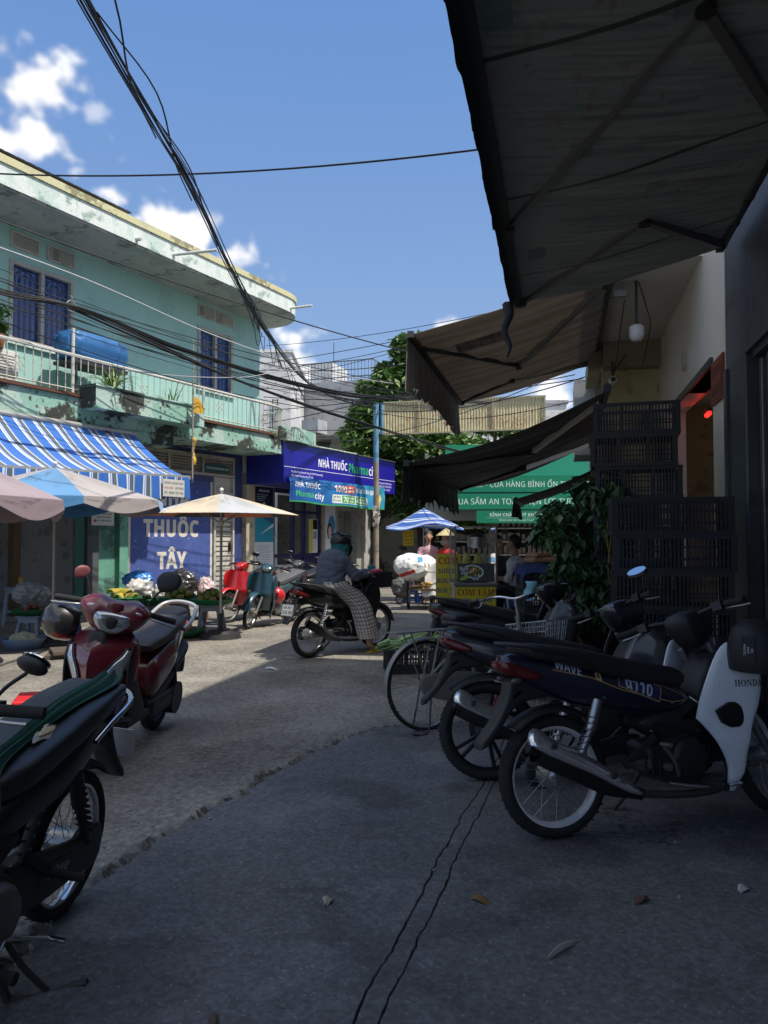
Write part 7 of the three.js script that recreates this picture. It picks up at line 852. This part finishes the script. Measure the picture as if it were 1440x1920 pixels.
{ const [x, , z] = FL(14.5, .75); const P = thing('potted_plant', 'red flowering potted plant on the white box at the balcony end', 'plant', [x, 4.55, z], TL); mesh('pot', cy([0, 0, 0], [0, .22, 0], .12, .16, 16), mat([.28, .1, .05], .8), P); mesh('foliage', foliage([[0, .4, 0, .22], [.1, .55, .1, .2], [-.1, .5, -.1, .2], [.05, .7, 0, .14]], 30, .2, .11, 71), M.leaf, P); mesh('flower', foliage([[.12, .5, .14, .07]], 9, .09, .05, 72), mat([.6, .04, .06], .6), P);
  const q = FL(14.5, .62); const A = thing('air_conditioner', 'white air conditioner box standing at the balcony end', 'air conditioner', [q[0], 3.98, q[2]], TL); mesh('case', rb(.36, .56, .8, 0, .29, 0, .02), M.white, A); for (let i = 0; i < 9; i++) mesh('grille_slat', bx(.01, .018, .66, .186, .09 + i * .05, 0), M.white, A); }
{ const p = FL(18.1, 1.7), F = thing('flag_pole', 'thin pole with yellow pennants fixed to the balcony planter', 'flag', [p[0], 2.55, p[2]], TL); mesh('pole', [cy([0, 0, 0], [0, 2.0, 0], .018, .016, 8), tube([[0, 2.0, 0], [.02, 2.5, .02], [0, 2.85, 0]], .01, 6, 12)], mat([.3, .27, .24], .6), F); const y = mat([.62, .36, .03], .8); mesh('pennant', cloth((u, v) => [.05 * Math.sin(u * 5), 1.55 + (v - .5) * .34 * (1 - u * .55) - .05 * u, -u * .36], 12, 8, .003), y, F); mesh('pennant', cloth((u, v) => [.03 * Math.sin(v * 9), .35 + v * .55, -u * .08], 6, 12, .003), y, F); }
// fixtures on the white shop
{
  const z0 = (s, d, y) => FR(s, d, y);
  const L = thing('ceiling_lamp', 'white globe lamp on a slotted bracket under the porch roof', 'lamp', z0(9.1, .62, 3.78), TR); mesh('bracket', [b2(-.015, .015, .1, .72, -.02, .02)], M.iron, L); mesh('shade', lathe([[.001, 0], [.06, .01], [.085, .07], [.085, .17], [.06, .19]], 18), mat([.7, .7, .68], .4), L); mesh('reel', [tor(.06, .018, -.2, .66, 0, 0, .4, 0, 8, 18), b2(-.26, -.12, .54, .62, -.04, .04)], M.alu, L);
  const K = thing('security_camera', 'white round security camera on the porch beam', 'camera', z0(11.8, .72, 3.86), TR); mesh('housing', cy([0, 0, .1], [0, 0, -.08], .055, .06, 16), M.whiteGloss, K); mesh('lens', cy([0, 0, .1], [0, 0, .112], .035, .035, 16), M.black, K); mesh('bracket', [b2(-.02, .02, .05, .3, -.06, -.02), at(bx(.03, .3, .03), .1, .26, -.02, 0, 0, -.6)], M.iron, K);
  solo('wall_ring', tor(.11, .014, 0, 0, 0, 0, Math.PI / 2, 0, 8, 26), mat([.4, .36, .3], .5), 'pale hoop hung on the white tiled wall above the doorway', 'hoop', z0(9.6, .03, 3.62), TR);
  const S = thing('wall_sign', 'dark red sign on the white tiled wall by the steel pillar', 'sign', z0(7.62, .005, 2.78), TR); mesh('board', b2(-.02, 0, 0, .42, -.28, .28), mat([.22, .05, .03], .6), S); mesh('lettering', quad(.5, .36, -.024, .21, 0, 0, -Math.PI / 2, 0), mat('#fff', .6, { map: canvasTex(256, 184, (x, w, h) => { x.fillStyle = '#5c2418'; x.fillRect(0, 0, w, h); x.strokeStyle = '#96442c'; x.lineWidth = 8; x.strokeRect(10, 10, w - 20, h - 20); text(x, 'ĐẠI PHÁT', w / 2, h / 2, 60, '#a04a30', { max: 210 }); }) }), S);
  // lit red altar lamp in the doorway
  const R = thing('altar_lamp', 'glowing red altar lamp inside the dark doorway', 'lamp', z0(10.2, -.35, 3.05), TR); const rm = mat([.5, .02, .02], .4, { emissive: lin(1, .02, .015), emissiveIntensity: 2.2 }); mesh('bulb', [cy([0, 0, -.09], [0, 0, .09], .03, .03, 12), sph(.03, 0, 0, .09), sph(.03, 0, 0, -.09)], rm, R); mesh('holder', b2(-.03, .03, .03, .06, -.14, .14), M.iron, R); mesh('shelf', b2(.05, .5, -.5, -.47, -.4, .4), M.wood, R);
  const pl = new THREE.PointLight(lin(1, .04, .03), .05, 0, 2); pl.position.set(-.09, -.05, 0); pl.castShadow = true; pl.shadow.radius = 2; R.add(pl);
  solo('conduit', [tube([z0(9.0, .6, 4.45), z0(9.6, .45, 4.3), z0(10.6, .3, 4.35), z0(11.6, .3, 4.05)], .008, 5, 24), tube([z0(9.15, .75, 4.3), z0(9.3, .8, 3.9), z0(9.6, .85, 3.5)], .008, 5, 16)], M.black, 'loose black wiring under the porch roof', 'wiring');
}
// litter on the road
{
  const L = [[.38, 3.05, .05, 'dry brown leaf lying near the seam', [.16, .1, .04]], [-.22, 3.05, .05, 'curled pale leaf on the dark patch', [.36, .34, .28]], [.62, 2.7, .11, 'long thin grey twig near the right hand bikes', [.3, .29, .27]], [.10, 6.5, .05, 'white scrap of paper near the bicycle', [.6, .6, .58]], [-1.25, 8.6, .08, 'white scrap of plastic on the road before the rider', [.65, .66, .66]], [-.5, 2.3, .035, 'tiny dark stalk on the asphalt', [.1, .07, .05]], [1.0, 3.05, .05, 'brown crushed leaf under the navy motorbike', [.1, .05, .03]], [1.45, 3.15, .05, 'pale paper scrap under the navy motorbike', [.5, .5, .47]]];
  for (const [x, Z, s, lb, c] of L) solo('litter', cloth((u, v) => [(u - .5) * s * 1.7, .012 * Math.sin(u * 4) + .006 * Math.sin(v * 5), (v - .5) * s * (s > .1 ? .18 : .8) * Math.sin(Math.PI * clamp(u, .08, .92))], 6, 4, .0015), mat(c, .9), lb, 'litter', [x, x > -1.1 && Z < 5 ? .04 : .008, -Z], x * 7 + Z);
  const g = []; for (let i = 0; i < 260; i++) { const x = rr(-3.5, 1.6), Z = rr(1.9, 11), r = rr(.004, .012); g.push(at(new THREE.IcosahedronGeometry(r, 0), x, (x > -1 && Z < 4 ? .035 : 0) + r * .4, -Z, rnd() * 3, rnd() * 3, 0, [1, .5, 1])); } const s = mesh('pebbles', g, mat([.26, .25, .23], .9)); tag(s, 'scattered tiny pebbles and crumbs on the road', 'pebbles'); s.userData.kind = 'stuff';
}
// ---------------------------------------------------------------- people
const smin = (a, b, k) => { const h = clamp(.5 + .5 * (b - a) / k); return lerp(b, a, h) - k * h * (1 - h); };
function field(bones, c, L, res, k = .04, fold = 0) { // bones: [ax,ay,az, bx,by,bz, ra, rb]; cube centre c, half size L
  const mc = new MarchingCubes(res, M.skin, false, false, 120000); mc.isolation = 0; const hs = res / 2;
  for (let z = 0; z < res; z++) for (let y = 0; y < res; y++) for (let x = 0; x < res; x++) {
    const px = c[0] + (x - hs) / hs * L, py = c[1] + (y - hs) / hs * L, pz = c[2] + (z - hs) / hs * L; let d = 1e3;
    for (const b of bones) { const ux = b[3] - b[0], uy = b[4] - b[1], uz = b[5] - b[2], l = ux * ux + uy * uy + uz * uz, t = l ? clamp(((px - b[0]) * ux + (py - b[1]) * uy + (pz - b[2]) * uz) / l) : 0, sy = b[8] || 1, q = Math.hypot(px - b[0] - ux * t, py - b[1] - uy * t, (pz - b[2] - uz * t) / sy) - lerp(b[6], b[7], t); d = d > 900 ? q : smin(d, q, b[9] ?? k); }
    if (fold && d < .06 && d > -.06) d += fold * (Math.abs(fbm3(px * 9 + py * 5, py * 16 - px * 6, pz * 9, 3, 17) - .5) * 2 - .35);
    mc.field[x + y * res + z * res * res] = -d;
  }
  mc.update(); const n = mc.count, g = new THREE.BufferGeometry(), P = new Float32Array(n * 3), N = new Float32Array(n * 3);
  for (let i = 0; i < n; i++) { P[3 * i] = c[0] + mc.positionArray[3 * i] * L; P[3 * i + 1] = c[1] + mc.positionArray[3 * i + 1] * L; P[3 * i + 2] = c[2] + mc.positionArray[3 * i + 2] * L; N[3 * i] = mc.normalArray[3 * i]; N[3 * i + 1] = mc.normalArray[3 * i + 1]; N[3 * i + 2] = mc.normalArray[3 * i + 2]; }
  g.setAttribute('position', new THREE.BufferAttribute(P, 3)); g.setAttribute('normal', new THREE.BufferAttribute(N, 3)); g.computeVertexNormals(); return smooth(g, 1.6);
}
const B_ = (a, b, ra, rb = ra, sy = 1, k) => [...a, ...b, ra, rb, sy, k];
function headGeo(c, res = 44) { const [x, y, z] = c; return field([B_([x - .01, y + .03, z], [x - .01, y + .05, z], .088, .088), B_([x + .03, y - .03, z], [x + .04, y - .075, z], .062, .045), B_([x + .085, y + .01, z], [x + .105, y - .025, z], .014, .018, 1, .02), B_([x + .085, y - .06, z - .02], [x + .085, y - .06, z + .02], .012, .012, 1, .015), B_([x, y, z - .088], [x - .01, y - .02, z - .09], .018, .014, 1, .015), B_([x, y, z + .088], [x - .01, y - .02, z + .09], .018, .014, 1, .015), B_([x - .02, y - .06, z], [x - .03, y - .16, z], .05, .055)], [x, y - .02, z], .2, res, .03); }
// hand: palm and five fingers curled round a bar along z at c, palm behind
function handBones(c, s) { const [x, y, z] = c, o = [B_([x - .05, y + .015, z - .03 * s], [x - .045, y + .015, z + .03 * s], .02, .02)]; for (let i = 0; i < 4; i++) { const zz = z + (-.03 + i * .02) * s, l = [.9, 1, .95, .8][i]; o.push(B_([x - .03, y + .025, zz], [x + .012 * l, y + .024, zz], .0095, .009, 1, .008), B_([x + .012 * l, y + .024, zz], [x + .026 * l, y - .004, zz], .009, .0085, 1, .008), B_([x + .026 * l, y - .004, zz], [x + .008 * l, y - .024, zz], .0085, .008, 1, .008)); } o.push(B_([x - .05, y + .005, z - .035 * s], [x - .02, y - .018, z - .045 * s], .011, .01, 1, .01), B_([x - .02, y - .018, z - .045 * s], [x + .006, y - .02, z - .03 * s], .01, .0085, 1, .01)); return o; }
{
  const P = thing('person', 'person in teal hood and plaid wrap sitting on the black motorbike', 'person'); P.position.copy(bikeRider.position); P.rotation.copy(bikeRider.rotation);
  const head = [-.04, 1.36, 0], hr = [.165, 1.0, .29], hl = [.165, 1.0, -.29];
  const arms = (r) => [B_([-.17, 1.17, .15], [-.04, .99, .25], .058 + r, .046 + r), B_([-.04, .99, .25], [.11, 1.01, .285], .045 + r, .036 + r), B_([-.17, 1.17, -.15], [-.04, .99, -.25], .058 + r, .046 + r), B_([-.04, .99, -.25], [.11, 1.01, -.285], .045 + r, .036 + r)];
  const legR = [[-.26, .84, .09], [.06, .62, .24], [.17, .12, .30]], legL = [[-.26, .84, -.09], [.14, .66, -.17], [.13, .29, -.18]];
  const body = [B_([-.27, .85, 0], [-.2, 1.15, 0], .13, .14, 1.2), B_([-.2, 1.15, 0], [-.09, 1.28, 0], .07, .055), ...arms(-.008), B_(legR[0], legR[1], .085, .06), B_(legR[1], legR[2], .055, .036), B_(legR[2], [.26, .045, .31], .036, .028), B_(legL[0], legL[1], .085, .06), B_(legL[1], legL[2], .055, .036), B_(legL[2], [.24, .25, -.18], .036, .026)];
  const g1 = field(body, [-.02, .72, 0], .78, 72), g2 = headGeo(head), gh = [field([...handBones(hr, 1), B_([.09, 1.01, .285], [.12, 1.012, .288], .028, .025)], hr, .1, 44, .012), field([...handBones(hl, -1), B_([.09, 1.01, -.285], [.12, 1.012, -.288], .028, .025)], hl, .1, 44, .012)];
  mesh('body', [g1, g2, ...gh], M.skin, P);
  mesh('jacket', field([B_([-.27, .86, 0], [-.2, 1.15, 0], .155, .165, 1.25), ...arms(.012), B_([-.19, 1.17, -.1], [-.19, 1.17, .1], .085, .085)], [-.06, 1.05, 0], .45, 84, .04, .03), mat([.085, .10, .135], .9, { bumpMap: fineBump, bumpScale: .004 }), P);
  const tealM = mat([.02, .13, .14], .9, { bumpMap: fineBump, bumpScale: .004 });
  mesh('hood', field([B_([-.05, 1.36, 0], [-.06, 1.40, 0], .118, .115), B_([-.08, 1.26, 0], [-.13, 1.19, 0], .10, .13, 1.15), B_([-.15, 1.17, -.08], [-.15, 1.17, .08], .10, .10)], [-.08, 1.3, 0], .3, 64, .04, .025), tealM, P);
  mesh('face_mask', field([B_([.05, 1.33, -.02], [.05, 1.33, .02], .07, .07), B_([.045, 1.28, 0], [.04, 1.27, 0], .06, .06)], [.05, 1.3, 0], .16, 36), mat([.012, .012, .014], .8), P);
  const hm = sub('helmet', P); mesh('shell', [at(lathe([[.001, .125], [.05, .118], [.095, .09], [.125, .045], [.135, 0], [.13, -.03], [.12, -.03], [.122, 0], [.11, .04], [.08, .08], [.001, .105]], 26), -.05, 1.405, 0, 0, 0, -.12, [1.12, 1, .95]), ...[-.08, -.04, 0, .04, .08].map((z) => at(rb(.22, .014, .022, 0, .125 - Math.abs(z) * .35, z, .006), -.05, 1.395, 0, 0, 0, -.12))], mat([.012, .012, .013], .4), hm); mesh('visor', at(puff([[0, -.09], [.1, -.06], [.125, 0], [.1, .06], [0, .09], [-.03, 0]], [[.0, 0], [.07, 0]], .006, { n: 30, keep: .4 }), .07, 1.385, 0, Math.PI / 2, .0, -.25), mat([.03, .2, .22], .6), hm);
  const plaid = canvasTex(256, 256, (x, w, h) => { x.fillStyle = '#c6beb6'; x.fillRect(0, 0, w, h); for (let i = 0; i < 4; i++) { const o = i * 64; x.globalAlpha = .55; x.fillStyle = '#3a3638'; x.fillRect(o, 0, 18, h); x.fillRect(0, o, w, 18); x.globalAlpha = .5; x.fillStyle = '#242022'; x.fillRect(o + 28, 0, 5, h); x.fillRect(0, o + 28, w, 5); x.globalAlpha = .5; x.fillStyle = '#cfc8c0'; x.fillRect(o + 44, 0, 4, h); x.fillRect(0, o + 44, w, 4); } x.globalAlpha = 1; }); plaid.wrapS = plaid.wrapT = THREE.RepeatWrapping;
  const secs = [[-.25, .93, 0, .17, .2], [-.22, .86, .05, .2, .19], [-.06, .76, .13, .19, .15], [.06, .62, .22, .155, .12], [.1, .45, .26, .14, .12], [.13, .3, .28, .135, .125], [.15, .2, .29, .135, .13]];
  const C = secs.map((s) => V(s[0], s[1], s[2])), cv = new THREE.CatmullRomCurve3(C); mesh('plaid_wrap', cloth((u, v) => { const p = cv.getPoint(v), i = Math.min(secs.length - 2, Math.floor(v * (secs.length - 1))), f = v * (secs.length - 1) - i, rx = lerp(secs[i][3], secs[i + 1][3], f), rz = lerp(secs[i][4], secs[i + 1][4], f), a = u * 6.2832, w = 1 + (.09 * Math.sin(a * 5 + v * 4) + .05 * Math.sin(a * 9 - v * 7)) * v; return [p.x + rx * w * Math.cos(a), p.y + .02 * Math.cos(a), p.z + rz * w * Math.sin(a)]; }, 48, 30, .004, 5, 5), mat('#fff', .9, { map: plaid }), P);
  const sd = mat([.55, .42, .02], .6); mesh('sandal', [rb(.24, .02, .085, .24, .012, .31, .009), tube([[.21, .03, .27], [.27, .075, .31], [.21, .03, .35]], .01, 6, 14)], sd, P); mesh('sandal', [rb(.24, .02, .085, .22, .222, -.18, .009), tube([[.19, .235, -.22], [.25, .275, -.18], [.19, .235, -.14]], .01, 6, 14)], sd, P);
}
// smaller figures further back: o.pose 'ride' | 'sit'
function figure(label, x, y, Z, ry, o) {
  const P = thing('person', label, 'person', [x, y, -Z], ry), hip = o.hip, sh = hip + .48, hd = sh + .27, lean = o.lean || 0;
  const legs = o.stand ? [B_([0, hip, .09], [.03, hip * .52, .1], .085, .06), B_([.03, hip * .52, .1], [0, .07, .1], .055, .04), B_([0, .05, .1], [.14, .03, .11], .036, .03), B_([0, hip, -.09], [.03, hip * .52, -.1], .085, .06), B_([.03, hip * .52, -.1], [0, .07, -.1], .055, .04), B_([0, .05, -.1], [.14, .03, -.11], .036, .03)] : [B_([0, hip, .09], [.38, hip + .03, .12], .085, .062), B_([.38, hip + .03, .12], [.36, .07, .12], .055, .04), B_([.36, .05, .12], [.5, .03, .12], .036, .03), B_([0, hip, -.09], [.38, hip + .03, -.12], .085, .062), B_([.38, hip + .03, -.12], [.36, .07, -.12], .055, .04), B_([.36, .05, -.12], [.5, .03, -.12], .036, .03)];
  const ex = o.reach || .28, ey = o.handY || hip + .2, arms = (r) => [1, -1].flatMap((s) => [B_([lean, sh - .04, s * .17], [lean + ex * .35, hip + .2, s * .23], .05 + r, .042 + r), B_([lean + ex * .35, hip + .2, s * .23], [lean + ex, ey, s * .15], .04 + r, .03 + r)]);
  const torso = (r) => [B_([0, hip + .02, 0], [lean * .8, sh - .06, 0], .12 + r, .125 + r, 1.2), B_([lean, sh - .04, -.12], [lean, sh - .04, .12], .06 + r, .06 + r)];
  const head = [lean + .03, hd, 0]; const hands = [1, -1].map((s) => field([...handBones([lean + ex + .03, ey, s * .15], s)], [lean + ex + .02, ey, s * .15], .1, 36, .012));
  mesh('body', [field([...torso(0), ...arms(0), ...legs, B_([lean, sh, 0], [lean + .01, hd - .1, 0], .052, .05)], [.15, hd / 2, 0], hd / 2 + .18, 60), headGeo(head, 36), ...hands], M.skin, P);
  mesh('shirt', field([...torso(.02), ...arms(.014).filter((_, i) => o.sleeve === 'long' || i % 2 === 0)], [.1, hip + .25, 0], .48, 56, .04, .025), o.shirt, P);
  mesh('trousers', field([B_([0, hip, -.06], [0, hip, .06], .13, .13), ...legs.filter((_, i) => i % 3 < 2).map((b) => { const c = [...b]; c[6] += .016; c[7] += .018; return c; })], [.2, hip / 2 + .05, 0], hip / 2 + .3, 52), o.trousers, P);
  if (o.hat) { mesh('conical_hat', lathe([[.001, .17], [.23, 0], [.22, -.005], [.001, .155]], 26, head[0] - .01, hd + .09, 0), mat([.60, .50, .28], .8, dusty), P); mesh('scarf', field([B_([head[0] + .03, hd - .06, -.03], [head[0] + .03, hd - .06, .03], .085, .085)], [head[0] + .03, hd - .05, 0], .14, 26), mat([.3, .22, .2], .9), P); }
  else mesh('hair', field([B_([head[0] - .025, hd + .05, 0], [head[0] - .02, hd + .055, 0], .098, .096), B_([head[0] - .06, hd + .0, 0], [head[0] - .07, hd - (o.long || .03), 0], .075, .06)], [head[0] - .02, hd, 0], .26, 40), M.hair, P);
  mesh('shoe', rb(.25, .05, .09, o.stand ? .06 : .42, .027, .11, .02), M.black, P); mesh('shoe', rb(.25, .05, .09, o.stand ? .06 : .42, .027, -.11, .02), M.black, P); return P;
}
figure('woman in pale pink blouse standing behind the loaded tricycle', .98, .0, 17.1, -1.45, { hip: .74, stand: true, shirt: mat([.50, .30, .34], .85), trousers: mat([.08, .07, .09], .9), long: .12, reach: .35, handY: .98, sleeve: 'long' });
figure('person in conical straw hat and red top beside the menu board', 1.38, .0, 17.0, -2.0, { hip: .68, stand: true, hat: true, shirt: mat([.45, .03, .03], .85), trousers: mat([.05, .05, .06], .9), sleeve: 'long' });
figure('man in white T-shirt sitting with his back to the black crates', 2.12, .0, 12.1, 2.9, { hip: .62, shirt: mat([.70, .70, .70], .85), trousers: mat([.02, .02, .025], .9), lean: .06 });
figure('person in dark clothes eating beside the food cart', 1.82, .0, 12.7, -1.2, { hip: .62, shirt: mat([.05, .04, .045], .9), trousers: mat([.03, .03, .035], .9), lean: .08, long: .1 });
stool('plastic_stool', 'blue stool under the man in the white T-shirt', 2.12, 12.1, .5, .34, plasticBlue, undefined, 2.9); stool('plastic_stool', 'blue stool under the person eating beside the food cart', 1.82, 12.7, .5, .34, plasticBlue, undefined, -1.2);
stool('plastic_stool', 'bright blue stool standing behind the tricycle wheel', .62, 17.4, .34, .3, mat([.03, .12, .5], .45), undefined, .2);
renderer.render(scene, camera);
